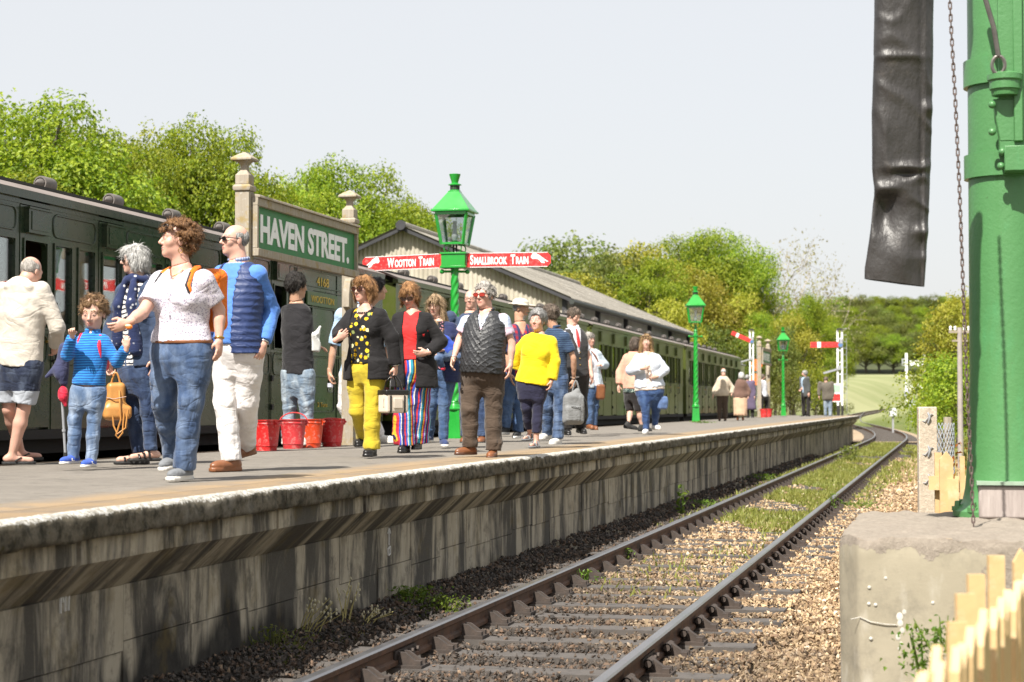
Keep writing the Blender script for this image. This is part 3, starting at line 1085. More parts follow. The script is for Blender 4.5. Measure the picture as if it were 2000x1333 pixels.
M_asb = asbestos_mat('cement_sheet', (.38, .345, .275), (.52, .48, .40), (.40, .37, .27), .5)
M_asbroof = asbestos_mat('cement_roof_sheet', (.20, .185, .16), (.29, .27, .235), (.62, .60, .52), .9)
M_shedwall = pm('shed_boarding', (.30, .30, .29), .85, .15, 1.5, .2, 12, dirt=(.16, .15, .14), dirt_amt=.6, dscale=.8)
M_dark = pm('dark_timber', (.035, .035, .04), .7, .3, 3, .2)
M_gutter = pm('cast_gutter', (.03, .035, .032), .6, .3, 4)
SHX0 = -11.6
eR = on_x(1100, 578, SHX0)          # right eave corner of the gable
SY0 = eR.y; SEZ = eR.z
ap = on_y(790, 447, SY0)            # apex
SRX, SRZ = ap.x, ap.z
SY1 = on_x(1342, 650, SHX0).y
SLX = 2 * SRX - SHX0
shed = empty('corrugated_shed', (SRX, SY0, -.2), 0, 'grey corrugated cement shed with a low gable behind the train', 'shed')
sinv = Matrix.Translation((-SRX, -SY0, .2))
def spart(o):
    o.parent = shed; o.matrix_parent_inverse = sinv
    return o
slope = (SRZ - SEZ) / (SHX0 - SRX)
PITCH, AMP = .146, .026
def corr(s): return AMP * math.cos(2 * math.pi * s / PITCH)
# gable cladding: sheets of seven corrugations
x = SLX
k = 0
while x < SHX0 - .05:
    x2 = min(SHX0, x + PITCH * 7)
    n = int(round((x2 - x) / PITCH * 6))
    vs, fs = [], []
    for i in range(n + 1):
        xx = x + (x2 - x) * i / n
        top = SRZ - abs(xx - SRX) * slope - .02
        yy = SY0 + corr(xx) - (k % 2) * .008
        vs += [(xx, yy, -.2), (xx, yy, 2.6), (xx, yy, top)]
    for i in range(n):
        for j in (0, 1):
            fs.append((3 * i + j, 3 * i + 3 + j, 3 * i + 4 + j, 3 * i + 1 + j))
    spart(MB().add(vs, fs).build('gable_sheet', [M_asb], smooth=60))
    x = x2; k += 1
# roof sheets on both slopes, two laps each
for side in (1, -1):
    n = int((SY1 - SY0 + .6) / (PITCH * 7)) + 1
    for lap in (0, 1):
        a0, a1 = (0.0, .52) if lap == 0 else (.50, 1.0)
        W = abs(SHX0 - SRX) + .32
        vs, fs = [], []
        m = 36
        for i in range(m + 1):
            s = PITCH * 7 * i / m
            for t_ in (a0, a1):
                d = W * t_
                vs.append((side * d, s, SRZ - d * slope + corr(s) + .05 + (.015 if lap == 0 else 0)))
        for i in range(m):
            f = (2 * i, 2 * i + 1, 2 * i + 3, 2 * i + 2)
            fs.append(f if side < 0 else f[::-1])
        me = MB().add(vs, fs).mesh('roof_sheet', [M_asbroof], 60)
        for q in range(n):
            spart(obj('roof_sheet', me, loc=(SRX, SY0 - .35 + q * PITCH * 7, rng.uniform(-.006, .006))))
mb = MB(); mb.tube([(SRX, SY0 - .45, SRZ + .07), (SRX, SY1 + .3, SRZ + .07)], .14, 10); spart(mb.build('ridge_cap', [M_asbroof]))
mb = MB(); mb.tube([(SRX, SY0 - .47, SRZ + .07), (SRX, SY0 - .40, SRZ + .07)], .16, 12); spart(mb.build('ridge_end', [M_dark]))
for s, xe in ((1, SHX0 + .3), (-1, SLX - .3)):
    mb = MB(); mb.bar((SRX, SY0 - .30, SRZ - .03), (xe, SY0 - .30, SEZ - .3 * slope - .03), .05, .10); spart(mb.build('barge_board', [M_dark]))
mb = MB()
gx, gz = SHX0 + .36, SEZ - .36 * slope - .06
mb.tube([(gx, SY0 - .45, gz), (gx, SY1 + .2, gz)], .085, 10)
spart(mb.build('gutter', [M_gutter]))
nb = 5
bl = (SY1 - SY0) / nb
for k in range(nb):
    mb = MB(); mb.box(SHX0 - .06, SHX0 - .02, SY0 + .05 + k * bl, SY0 + (k + 1) * bl - .02, -.2, SEZ)
    spart(mb.build('wall_panel', [M_shedwall], smooth=0))
for k in range(nb + 1):
    mb = MB(); mb.box(SHX0 - .02, SHX0 + .12, SY0 + k * bl - .11, SY0 + k * bl + .11, -.2, SEZ)
    spart(mb.build('wall_post', [M_dark], smooth=0))
mb = MB(); mb.box(SLX + .02, SLX + .06, SY0 + .05, SY1, -.2, SEZ); mb.box(SLX + .06, SHX0 - .06, SY1 - .05, SY1, -.2, SEZ)
spart(mb.build('back_wall', [M_shedwall], smooth=0))

# ================================================================== station name board
def oldwood():
    t = NT('weathered_oak')
    p = t.pos()
    o = t.obj(); x, y, z = t.sep(o)
    g = t.noise(t.comb(t.math('MULTIPLY', x, 26.0), t.math('MULTIPLY', y, 26.0), t.math('MULTIPLY', z, 1.6)), 1.0, 5, .7)
    c = t.mix(g, (.20, .165, .125), (.46, .41, .335))
    c = t.mix(t.ramp(t.noise(o, 7, 6, .72), [(.52, 0.), (.66, .7)]), c, (.30, .21, .06))
    c = t.mix(t.ramp(t.noise(o, 22, 4, .7), [(.6, 0.), (.7, .7)]), c, (.48, .47, .43))
    return t.done(t.bsdf(c, .92, t.bump(g, .4, .006), Specular_IOR_Level=.2))
M_oak = oldwood()
M_signgreen = pm('sign_green', (.026, .19, .052), .6, .1, 2, .05, dirt=(.06, .12, .05), dirt_amt=.4)
M_white = pm('white_paint', (.80, .80, .79), .5, .05, 8, .05)
PXP = -7.2
PXS = -7.3
yL = on_x(477, 500, PXS).y; yR = on_x(683, 500, PXS).y
sb = empty('station_name_board', (PXS, (yL + yR) / 2, pz(yL)), 0, 'green station name board on two weathered oak posts beside the red buckets', 'sign', 'station name boards on the platform')
ym = (yL + yR) / 2
hy = (yR - yL) / 2
def post_mb(y):
    mb = MB(); a = .078
    mb.box(-a, a, y - a, y + a, -.02, 2.78)
    s2 = math.sqrt(2)
    mb.lathe([(a * s2 + .02, 2.78), (a * s2 + .03, 2.80), (a * s2 + .03, 2.83), (a * s2 + .005, 2.85)], 4, (0, y, 0), sq=True)
    mb.lathe([(a * s2, 2.85), (a * s2, 2.95), (.055, 3.00), (.052, 3.06), (.10, 3.10), (.165, 3.105), (.165, 3.13), (.09, 3.17), (.012, 3.20)], 4, (0, y, 0), sq=True)
    return mb
for s in (-1, 1):
    o = post_mb(s * hy).build('post', [M_oak], sb, 20, bevel=.006)
zt, zb_ = 3.56 - PZ, 3.105 - PZ
fx = .078
mb = MB(); mb.box(fx + .0, fx + .03, -hy + .03, hy - .12, zb_ - .01, zt + .01); mb.build('panel', [M_signgreen], sb)
mb = MB()
mb.box(fx + .001, fx + .075, -hy + .0, hy - .10, zt, zt + .085); mb.prism([(fx - .03, zt + .085), (fx + .10, zt + .085), (fx + .09, zt + .115), (fx - .02, zt + .13)], -hy, hy - .09, 'y')
mb.build('top_rail', [M_oak], sb, bevel=.006)
mb = MB(); mb.box(fx + .001, fx + .085, -hy + .0, hy - .10, zb_ - .085, zb_); mb.build('bottom_rail', [M_oak], sb, bevel=.006)
mb = MB(); mb.box(fx + .002, fx + .07, hy - .155, hy - .105, zb_, zt); mb.build('end_rail', [M_oak], sb, bevel=.004)
mb = MB(); mb.box(fx + .002, fx + .07, -hy + .0, -hy + .05, zb_, zt); mb.build('end_rail', [M_oak], sb, bevel=.004)
for s in (-1, 1):     # curved brackets under the board
    mb = MB()
    pts = [(0, 0)] + [(.02 + .13 * math.cos(a), -.36 + .34 * math.sin(a)) for a in np.linspace(R(90), R(0), 7)] + [(0, -.40)]
    mb.prism([(s * hy - s * (.078 + p[0] * .7), zb_ - .086 + p[1]) for p in pts], -.03, .05, 'x')
    mb.build('bracket', [M_oak], sb)
L_ = letters('HAVEN STREET.', .40, (hy * 2 - .22) * .90, M_white, Matrix(((0, 0, 1, fx + .034), (1, 0, 0, -.10), (0, 1, 0, (zt + zb_) / 2 - .138), (0, 0, 0, 1))), sb, 'lettering', .016)
sb2 = copy_tree(sb)
yq = on_x(1483, 700, PXP).y
sb2.location = (PXP, yq + hy, pz(yq))
sb2['label'] = 'far station name board seen edge on, near the platform end'

# ================================================================== lamps
M_lgreen = pm('lamp_green', (.014, .27, .030), .30, .10, 4, .05, 50, coat=.4)
M_lglass = glass_mat('lantern_glass', (.93, .95, .95), .5)
M_frost = pm('frosted_chimney', (.80, .82, .84), .35, .04)
def lamp_parts(root, boxed):
    G = [M_lgreen]
    mb = MB(); s2 = math.sqrt(2)
    mb.lathe([(.115 * s2, 0), (.115 * s2, .02), (.108 * s2, .05), (.092 * s2, .40), (.088 * s2, .42)], 4, sq=True)
    mb.lathe([(.11, .42), (.125, .435), (.125, .45), (.105, .465), (.098, .49), (.085, .52), (.09, .54), (.078, .56)], 20)
    mb.build('pedestal', G, root, 30)
    # barley-twist shaft
    z0, z1 = .56, 2.50
    nz, na = 120, 24
    vs, fs = [], []
    for i in range(nz + 1):
        z = z0 + (z1 - z0) * i / nz
        t = (z - z0) / (z1 - z0)
        r0 = .072 - .018 * t
        if t < .14: r0 = .085 - .02 * t / .14
        for k in range(na):
            a = 2 * math.pi * k / na
            r = r0 * (1 + .13 * math.cos(4 * (a - z * 9.5)))
            vs.append((r * math.cos(a), r * math.sin(a), z))
    for i in range(nz):
        for k in range(na):
            k2 = (k + 1) % na
            fs.append((i * na + k, i * na + k2, (i + 1) * na + k2, (i + 1) * na + k))
    MB().add(vs, fs).build('shaft', G, root, 60)
    mb = MB()
    mb.lathe([(.055, 2.50), (.07, 2.51), (.07, 2.53), (.05, 2.55), (.055, 2.60), (.042, 2.62)] if not boxed else [(.055, 2.50), (.06, 2.52), (.06, 2.56), (.05, 2.57)], 18)
    if not boxed:
        mb.lathe([(.042, 2.62), (.055, 2.64), (.06, 2.66), (.045, 2.69), (.035, 2.75), (.03, 2.84)], 18)
    mb.build('collar', G, root, 40)
    mb = MB()        # ladder bar with ball ends
    mb.tube([(-.19, 0, 2.50), (.19, 0, 2.50)], .018, 8); 
    for s in (-1, 1): mb.ball((s * .19, 0, 2.50), .037, 8)
    lb = mb.build('ladder_bar', G, root, 40); lb.rotation_euler = (0, 0, R(18))
    if boxed:
        mb = MB(); mb.box(-.185, .185, -.115, .115, 2.585, 2.755)
        mb.box(-.20, .20, -.13, .13, 2.55, 2.585); mb.box(-.20, .20, -.13, .13, 2.755, 2.785)
        mb.build('sign_box', G, root, 20, bevel=.005)
    zl = 2.90
    mb = MB()
    for sx in (-1, 1):
        for sy in (-1, 1):
            d = Vector((sx, sy, 0)) / math.sqrt(2)
            pts = []
            for k in range(9):
                a = R(-70 + 180 * k / 8)
                pts.append(d * (.135 + .055 * math.cos(a)) + Vector((0, 0, zl - .055 + .055 * math.sin(a))))
            if not boxed: pts = [d * .03 + Vector((0, 0, zl - .17))] + pts
            mb.tube(pts, .010, 6)
    mb.build('scroll', G, root, 40)
    mb = MB()
    for xx in (-.02, .025): mb.tube([(xx, 0, 2.74 if not boxed else 2.785), (xx, 0, zl)], .014, 8)
    mb.build('burner_pipe', [M_black], root)
    # lantern
    b, t_ = .165, .235           # half widths bottom / top
    zt = 3.36
    mb = MB()
    for sx in (-1, 1):
        for sy in (-1, 1):
            mb.bar((sx * b, sy * b, zl), (sx * t_, sy * t_, zt), .036, .036, upv=(sx, sy, 0))
    for (h, z, hh) in ((b, zl, .030), (t_, zt - .02, .045)):
        for s in (-1, 1):
            mb.box(-h, h, s * h - .016, s * h + .016, z, z + hh)
            mb.box(s * h - .016, s * h + .016, -h + .016, h - .016, z, z + hh)
    mb.box(-b + .017, b - .017, -b + .017, b - .017, zl + .003, zl + .012)
    mb.build('lantern_frame', G, root, 20)
    for k in range(4):
        g = MB(); g.add([(-b, -b, zl + .03), (b, -b, zl + .03), (t_, -t_, zt - .02), (-t_, -t_, zt - .02), (-b, -b + .004, zl + .03), (b, -b + .004, zl + .03), (t_, -t_ + .004, zt - .02), (-t_, -t_ + .004, zt - .02)],
                        [(0, 1, 2, 3), (7, 6, 5, 4), (0, 4, 5, 1), (1, 5, 6, 2), (2, 6, 7, 3), (3, 7, 4, 0)])
        o = g.build('pane', [M_lglass], root, 0); o.rotation_euler = (0, 0, R(90) * k)
    mb = MB(); s2 = math.sqrt(2)
    mb.lathe([(.29 * s2, zt + .025), (.295 * s2, zt + .03), (.295 * s2, zt + .055), (.28 * s2, zt + .06), (.085 * s2, zt + .335), (.085 * s2, zt + .35)], 4, sq=True)
    mb.build('roof', G, root, 20, bevel=.004)
    mb = MB(); z = zt + .35
    mb.lathe([(.085, z), (.085, z + .012), (.072, z + .014), (.072, z + .085), (.10, z + .09), (.10, z + .10), (.05, z + .125), (.055, z + .15), (.088, z + .255), (.082, z + .258), (.05, z + .16), (.01, z + .15)], 16)
    mb.build('chimney', G, root, 30)
    mb = MB(); mb.lathe([(.0735, z + .02), (.0735, z + .08)], 14); mb.build('vent_gauze', [M_black], root)
    mb = MB(); mb.lathe([(.05, zl + .012), (.055, zl + .06), (.04, zl + .065)], 14); mb.build('burner', G, root)
    mb = MB(); mb.lathe([(.032, zl + .066), (.05, zl + .12), (.052, zl + .145), (.033, zl + .20), (.028, zl + .36), (.026, zl + .36), (.03, zl + .19), (.03, zl + .08)], 16); mb.build('lamp_chimney', [M_frost], root)
    return root
yl = on_x(888, 800, PXP).y
l1 = lamp_parts(empty('platform_lamp', (PXP, yl, pz(yl)), 0, 'tall green lamp post carrying two red direction boards', 'street lamp', 'green platform lamps'), True)
l2 = lamp_parts(empty('platform_lamp', (PXP, on_x(1359, 800, PXP).y, pz(on_x(1359, 800, PXP).y)), R(10), 'green twisted lamp post between the blonde woman and the elderly couple', 'street lamp', 'green platform lamps'), False)
l3 = copy_tree(l2); l3.location = (PXP, on_x(1530, 800, PXP).y, pz(on_x(1530, 800, PXP).y)); l3['label'] = 'farthest green lamp post, near the platform end'
# direction boards (fixed to the lamp box)
def redmat():
    return pm('board_red', (.62, .022, .022), .45, .08, 3, .05, dirt=(.7, .55, .5), dirt_amt=.25, dscale=30)
M_red = redmat()
HAND = [(0, 0), (.10, .055), (.16, .10), (.22, .125), (.26, .15), (.30, .13), (.335, .06), (.30, .03), (.24, .035), (.17, .02), (.145, -.01), (.12, -.035), (.06, -.045), (.05, -.02), (.09, -.005), (.06, .005), (.0, -.02), (-.02, -.008)]
def arm(sign, ang, words, wtot):
    a = empty('direction_board', (0, 0, 0)); a.parent = l1
    a.location = (sign * .19, -.02, 2.665)
    a.rotation_euler = (0, 0, ang)
    Ln = 1.27 if sign > 0 else 1.44; h = .105
    x0, x1 = (0, Ln) if sign > 0 else (-Ln, 0)
    pts = [(x0, -h), (x1 - .05 * (sign > 0), -h), (x1, -h + .05), (x1, h - .05), (x1 - .05 * (sign > 0), h), (x0, h)] if sign > 0 else [(x0 + .05, -h), (x1, -h), (x1, h), (x0 + .05, h), (x0, h - .05), (x0, -h + .05)]
    mb = MB(); mb.prism(pts, -.012, .012, 'y', 0)
    mb.build('board', [M_red], a, 0)
    mb = MB()
    for zz in (-h, h): mb.box(x0 + .05, x1 - .05, -.0135, .0135, zz - .004, zz + .004)
    mb.build('white_rim', [M_white], a, 0)
    x = 0
    face = Matrix(((1, 0, 0, 0), (0, 0, -1, -.0135), (0, 1, 0, -.062), (0, 0, 0, 1)))
    big, small = .195, .150
    xs_ = 0
    objs = []
    for wd in words:
        for ch, sz in ((wd[0], big), (wd[1:], small)):
            me = text_mesh(ch, sz, .002, .0055)
            V = mesh_np(me); V[:, 0] *= .72
            V[:, 0] += xs_ - V[:, 0].min(); xs_ = V[:, 0].max() + .016
            objs.append((me, V.copy()))
        xs_ += .05
    tot = xs_ - .066
    sc = wtot / tot
    off = (.155 if sign > 0 else -.24 - wtot) - (0.10 if sign > 0 else -.10)
    for me, V in objs:
        V[:, 0] = V[:, 0] * sc + off
        Mx = np.array(face.to_3x3()); 
        set_np(me, V @ Mx.T + np.array(face.translation))
        me.materials.clear(); me.materials.append(M_white)
        obj('lettering', me, a)
    mb = MB()
    hx = (Ln - .05 if sign > 0 else -Ln + .07)
    P = [((hx - sign * p[0] * .74), -.02 + p[1] * .85) for p in HAND]
    if sign > 0: P = P[::-1]
    P = [(p[0], (p[1] if True else 0)) for p in P]
    mb.prism([(hx_, z_) for hx_, z_ in P], -.0165, -.0125, 'y')
    mb.build('pointing_hand', [M_white], a, 0)
arm(-1, R(-17), ['WOOTTON', 'TRAIN'], .84)
arm(1, R(4), ['SMALLBROOK', 'TRAIN'], .88)

# the far side platform, out of frame: its sign lamp is mirrored in the carriage windows
mb = MB(); mb.box(3.3, 7.5, 34, 66, -.4, PZ); tag(mb.build('platform', [M_asph]), kind='structure')
l4 = copy_tree(l1); l4.location = (3.9, 40.4, PZ); l4.scale = (1.25, 1.25, 1.25); l4['label'] = 'lamp post with red direction boards on the opposite platform, mirrored in the carriage windows'
# ================================================================== red fire buckets
def bucket(loc, label, tone, handle):
    b = empty('fire_bucket', loc, rng.uniform(-.6, .6), label, 'bucket', 'red fire buckets')
    m = pm('bucket_red_%d' % tone, [(.55, .018, .018), (.50, .035, .04), (.62, .055, .012), (.56, .02, .022)][tone], .38, .12, 5, .1, 30, dirt=(.60, .35, .32), dirt_amt=.45, dscale=26)
    mb = MB()
    mb.lathe([(.105, .012), (.108, 0), (.112, 0), (.113, .02), (.118, .05), (.123, .055), (.121, .06), (.146, .285), (.151, .29), (.151, .30), (.148, .305), (.153, .325), (.158, .33), (.158, .338), (.150, .338), (.146, .32), (.104, .02)], 28)
    mb.build('body', [m], b, 35)
    for s in (-1, 1):
        mb = MB(); mb.box(s * .152 - .008, s * .152 + .008, -.025, .025, .265, .33); mb.ball((s * .165, 0, .30), .014, 6); mb.build('lug', [m], b)
    mb = MB()
    pts = []
    for k in range(15):
        a = math.pi * k / 14
        d = R(handle)
        pts.append((.163 * math.cos(a), .17 * math.sin(a) * math.cos(d), .30 + .17 * math.sin(a) * math.sin(d)))
    mb.tube(pts, .0075, 6); mb.build('handle', [m], b)
    return b
for (u, v, tn, hd, lb) in ((517, 885, 0, 8, 'leftmost red fire bucket, bright scarlet'), (569, 881, 1, 42, 'scuffed pinkish red fire bucket with its handle raised, second from left'), (604, 879, 2, 10, 'orange red fire bucket, third from left'), (645, 877, 3, 14, 'red fire bucket next to the oak post, rightmost of four')):
    p = on_plat(u, v - 4)
    bucket((p.x, p.y + .06, pz(p.y)), lb, tn, hd)
for (u, lb) in ((1492, 'left small red bucket under the far station name board'), (1501, 'right small red bucket under the far station name board')):
    p = on_x(u, 818, -7.0)
    bucket((p.x, p.y, pz(p.y)), lb, 0, 10)

# ================================================================== signals
M_sigwhite = pm('signal_white', (.80, .80, .78), .5, .06, 6)
M_steel = pm('grey_steel', (.30, .31, .33), .5, .12, 5)
M_orange = pm('orange_paint', (.75, .16, .02), .5, .1)
def signal(base, h, armang, label, black=True):
    s = empty('semaphore_signal', base, 0, label, 'signal', 'semaphore signals')
    for dx in (-.10, .10):
        mb = MB(); mb.box(dx - .045, dx + .045, -.05, .05, .55, h); mb.build('post', [M_sigwhite], s)
        mb = MB(); mb.box(dx - .055, dx + .055, -.06, .06, -.3, .55); mb.build('post_foot', [M_black], s)
    mb = MB()
    for z in np.arange(.9, h, .55): mb.box(-.056, .056, -.02, .02, z - .02, z + .02)
    tag(mb.build('spacer', [M_sigwhite], s), kind='stuff')
    mb = MB(); mb.lathe([(.19, h), (.19, h + .04), (.05, h + .09)], 4, sq=True); mb.build('cap', [M_black], s)
    a = empty('signal_arm', (-.02, -.09, h - .68)); a.parent = s; a.rotation_euler = (0, armang, 0)
    mb = MB(); mb.box(-1.32, -.18, -.012, .012, -.13, .13); mb.build('blade', [M_red], a)
    mb = MB(); mb.box(-1.0, -.84, -.014, .014, -.131, .131); mb.build('stripe', [M_sigwhite], a)
    mb = MB()
    mb.tube([(-.10, 0, 0), (-.10, .012, 0)], .13, 14); mb.build('spectacle', [M_red], a)
    mb = MB(); mb.tube([(.05, -.02, -.01), (.05, .02, -.01)], .11, 14); mb.build('spectacle_glass', [pm('blue_glass', (.10, .18, .35), .2)], a)
    mb = MB(); mb.cbox((.06, -.02, h - .52), (.14, .2, .22)); mb.build('lamp_case', [M_steel], s)
    mb = MB(); mb.bar((-.75, -.08, h - 2.0), (-.05, -.08, h - 1.8), .05, .09); mb.cbox((-.02, -.08, h - 1.75), (.16, .1, .2)); mb.build('bracket', [M_steel], s)
    mb = MB()
    for k in range(12): mb.box(.14, .32, -.012, .012, .8 + k * .3, .82 + k * .3)
    mb.box(.30, .32, -.012, .012, .3, h - .4)
    mb.build('ladder', [M_steel], s)
    return s
p = at_depth(1641, 812, 87.5)
signal((p.x, p.y, pz(p.y) - .1), 4.05, 0, 'white semaphore signal with level red arm at the platform end')
p = at_depth(1468, 700, 118)
s1 = signal((p.x, p.y, -.2), 6.42, R(24), 'white semaphore signal with raised red arm above the locomotive')
mb = MB()
for zz in (4.25, 3.35): mb.tube([(.30, .0, zz), (.30, .04, zz)], .36, 16)
mb.build('backing_disc', [M_orange], s1)
def far_signal(u, vt, vb, dep, label, flip=1, red=False):
    p = at_depth(u, vb, dep); q = at_depth(u, vt, dep)
    h = q.z - p.z
    s = empty('distant_signal', p, 0, label, 'signal', 'small signals far down the line')
    mb = MB(); mb.box(-.13, .13, -.1, .1, -1.0, h); mb.build('post', [M_sigwhite if not red else pm('drab_white', (.45, .43, .38), .7)], s)
    mb = MB(); mb.box(.3, 2.2 * flip, -.02, .02, h - 1.3, h - .75) if flip > 0 else mb.box(-1.4, -.2, -.02, .02, h - 1.3, h - .9)
    o = mb.build('arm', [M_sigwhite if not red else M_red], s)
    mb = MB(); mb.cbox((-.3, 0, h - .9), (.3, .2, .7)); mb.build('lamp_case', [M_steel], s)
    mb = MB(); mb.cbox((0, -.1, h * .35), (.5, .3, .5)); mb.build('lever_box', [M_steel], s)
    if flip > 0:
        mb = MB(); mb.box(.3, 1.8, -.02, .02, h * .42, h * .42 + .5); mb.build('arm', [M_sigwhite], s)
far_signal(1771, 690, 812, 190, 'pale far signal with two white arms, left of the others', 1)
far_signal(1806, 693, 800, 230, 'drab far signal with a small red arm', -1, True)
far_signal(1820, 700, 790, 250, 'small white far signal nearest the right hand bushes', 1)
def cabinet(u, vb, dep, label):
    p = at_depth(u, vb, dep)
    s = empty('trackside_cabinet', p, .2, label, 'cabinet', 'grey trackside cabinets')
    k = dep / 100
    mb = MB(); mb.box(-.17 * k, .17 * k, -.15 * k, .15 * k, .42 * k, .86 * k); mb.build('case', [pm('cabinet_grey', (.55, .57, .58), .5, .05)], s, bevel=.01)
    mb = MB(); mb.box(-.05, .05, -.05, .05, -.5, .42 * k); mb.build('stand', [M_steel], s)
cabinet(1744, 829, 110, 'pale grey trackside cabinet beside the curving rails')
cabinet(1780, 812, 150, 'smaller grey cabinet farther along the curving line')
# board on the platform end behind the waiting men
p = at_depth(1634, 812, 86)
nb_ = empty('notice_board', (p.x, p.y, pz(p.y)), .1, 'small white and red notice board beside the level signal', 'sign')
mb = MB(); mb.box(-.28, .22, -.015, .015, .62, 1.45); mb.build('board', [M_sigwhite], nb_)
mb = MB(); mb.box(-.24, .18, -.018, -.016, .66, .98); mb.build('lower_panel', [M_red], nb_)
mb = MB(); mb.box(-.24, .18, -.018, -.016, 1.05, 1.40); mb.build('upper_panel', [pm('pale_green', (.35, .55, .38), .5)], nb_)
for s in (-.2, .14):
    mb = MB(); mb.box(s - .02, s + .02, .016, .05, -.02, 1.4); mb.build('leg', [M_black], nb_)
# pole with wires' cross arms at the right
p = at_depth(1876, 860, 48)
tp = empty('telegraph_pole', (p.x, p.y, -.3), R(20), 'slim grey telegraph pole just left of the green water column', 'pole')
top = at_depth(1876, 640, 48).z + .3
mb = MB(); mb.tube([(0, 0, 0), (0, 0, top)], [.075, .06], 10); mb.build('shaft', [pm('pole_wood', (.34, .30, .28), .85, .2, 4)], tp)
mb = MB(); mb.box(-.28, .28, -.03, .03, top - .14, top - .08); mb.box(-.2, .2, -.03, .03, top - .36, top - .31); mb.build('cross_arm', [M_oak], tp)
for s in (-.24, -.12, .12, .24):
    mb = MB(); mb.lathe([(.02, top - .08), (.035, top - .06), (.03, top - .01), (.04, top), (.02, top + .04)], 8, (s, 0, 0)); mb.build('insulator', [M_white], tp)
# ================================================================== water column and its things, right foreground
def concrete_mat():
    t = NT('plinth_concrete')
    p = t.pos(); x, y, z = t.sep(p)
    nz = t.sep(t.n('NewGeometry').outputs['Normal'])[2]
    n = t.noise(p, 2.0, 6, .65); g = t.noise(p, 32, 6, .8)
    c = t.mix(n, (.25, .22, .16), (.385, .345, .265))
    c = t.mix(t.ramp(t.noise(p, 5, 7, .75), [(.5, 0.), (.68, .7)]), c, (.20, .18, .14))
    c = t.mix(t.ramp(t.noise(t.comb(x, y, t.math('MULTIPLY', z, .35)), 9, 4), [(.6, 0.), (.7, .3)]), c, (.52, .49, .43))
    rough = t.mix(g, (.13, .105, .085), (.44, .385, .32))
    topf = t.math('ADD', t.math('MULTIPLY', nz, .8), t.math('MULTIPLY', t.math('SUBTRACT', n, .5), .8))
    edge = t.math('GREATER_THAN', t.math('ADD', z, t.math('MULTIPLY', t.math('SUBTRACT', t.noise(p, 4, 5), .5), .35)), .73)
    rr = t.math('MAXIMUM', t.math('GREATER_THAN', topf, .45), edge)
    side = t.math('GREATER_THAN', t.math('ADD', x, t.math('MULTIPLY', t.math('SUBTRACT', t.noise(p, 3, 5), .5), .5)), .13)
    rr = t.math('MAXIMUM', rr, t.math('MULTIPLY', side, t.math('GREATER_THAN', z, .3)))
    c = t.mix(rr, c, rough)
    h = t.math('MULTIPLY', g, t.math('ADD', t.math('MULTIPLY', rr, 1.4), .15))
    return t.done(t.bsdf(c, .92, t.bump(h, .6, .02), Specular_IOR_Level=.25))
M_conc = concrete_mat()
BZ = .80
f = on_z(1650, 1047, BZ); b = on_z(1692, 1003, BZ)
bx0 = (f.x + b.x) / 2 - .05; by0, by1 = f.y, b.y + .15
def plinth():
    nx_, ny_, nz_ = 60, 60, 44
    bx1 = bx0 + 1.75
    mb_v, mb_f = [], []
    def grid(fn, nu, nv):
        b0 = len(mb_v)
        for i in range(nu + 1):
            for j in range(nv + 1):
                mb_v.append(fn(i / nu, j / nv))
        for i in range(nu):
            for j in range(nv):
                a = b0 + i * (nv + 1) + j
                mb_f.append((a, a + nv + 1, a + nv + 2, a + 1))
    ch = .14                       # chamfered left front corner
    zb = -.4
    def outline(t):                # polyline along left side, chamfer, front
        L = [(bx0, by1), (bx0, by0 + .22), (bx0 + ch * .8, by0), (bx1, by0)]
        d = [0]
        for i in range(3): d.append(d[-1] + math.hypot(L[i + 1][0] - L[i][0], L[i + 1][1] - L[i][1]))
        s = t * d[-1]
        for i in range(3):
            if s <= d[i + 1] + 1e-9:
                k = (s - d[i]) / (d[i + 1] - d[i])
                return (L[i][0] + (L[i + 1][0] - L[i][0]) * k, L[i][1] + (L[i + 1][1] - L[i][1]) * k)
        return L[-1]
    grid(lambda a, c: (*outline(a), zb + (BZ - zb) * c), 100, nz_)
    def top(a, c):
        x, y = outline(a)
        return (x + (bx1 - x) * c, y + (by1 - y) * c * (1 if x > bx0 + .001 else 1), BZ)
    b0 = len(mb_v)
    for i in range(nx_ + 1):
        for j in range(ny_ + 1):
            x = bx0 + (bx1 - bx0) * i / nx_
            y = by0 + (by1 - by0) * j / ny_
            # clip to the chamfer
            lim = by0 + max(0.0, .22 * (1 - (x - bx0) / (ch * .8)))
            mb_v.append((x, max(y, lim), BZ))
    for i in range(nx_):
        for j in range(ny_):
            a = b0 + i * (ny_ + 1) + j
            mb_f.append((a, a + ny_ + 1, a + ny_ + 2, a + 1))
    mb_f.append(tuple()) if False else None
    V = np.array(mb_v, np.float32)
    near_top = np.clip((V[:, 2] - (BZ - .16)) / .16, 0, 1)
    edge = np.maximum(np.clip(1 - (V[:, 0] - bx0) / .15, 0, 1), np.clip(1 - (V[:, 1] - by0) / .15, 0, 1))
    n1 = vnoise(V, 41, 22) * .010 + vnoise(V, 42, 60) * .006
    V[:, 2] += (n1 * near_top - .014 * edge ** 2 * near_top ** 4).astype(np.float32)
    V[:, 1] += (vnoise(V, 43, 14) * .006 + near_top ** 4 * .012 + near_top * vnoise(V, 44, 40) * .008).astype(np.float32) * (V[:, 1] < by1 - .1)
    V[:, 0] += (vnoise(V, 45, 14) * .006 + near_top ** 4 * .012).astype(np.float32) * (V[:, 0] < bx1 - .1)
    F = np.array(mb_f, np.int32)
    return np_mesh('concrete_plinth', V, F, M_conc), bx1
pme, bx1 = plinth()
o = obj('concrete_plinth', pme)
tag(o, 'large weathered concrete block carrying the green water column', 'plinth')
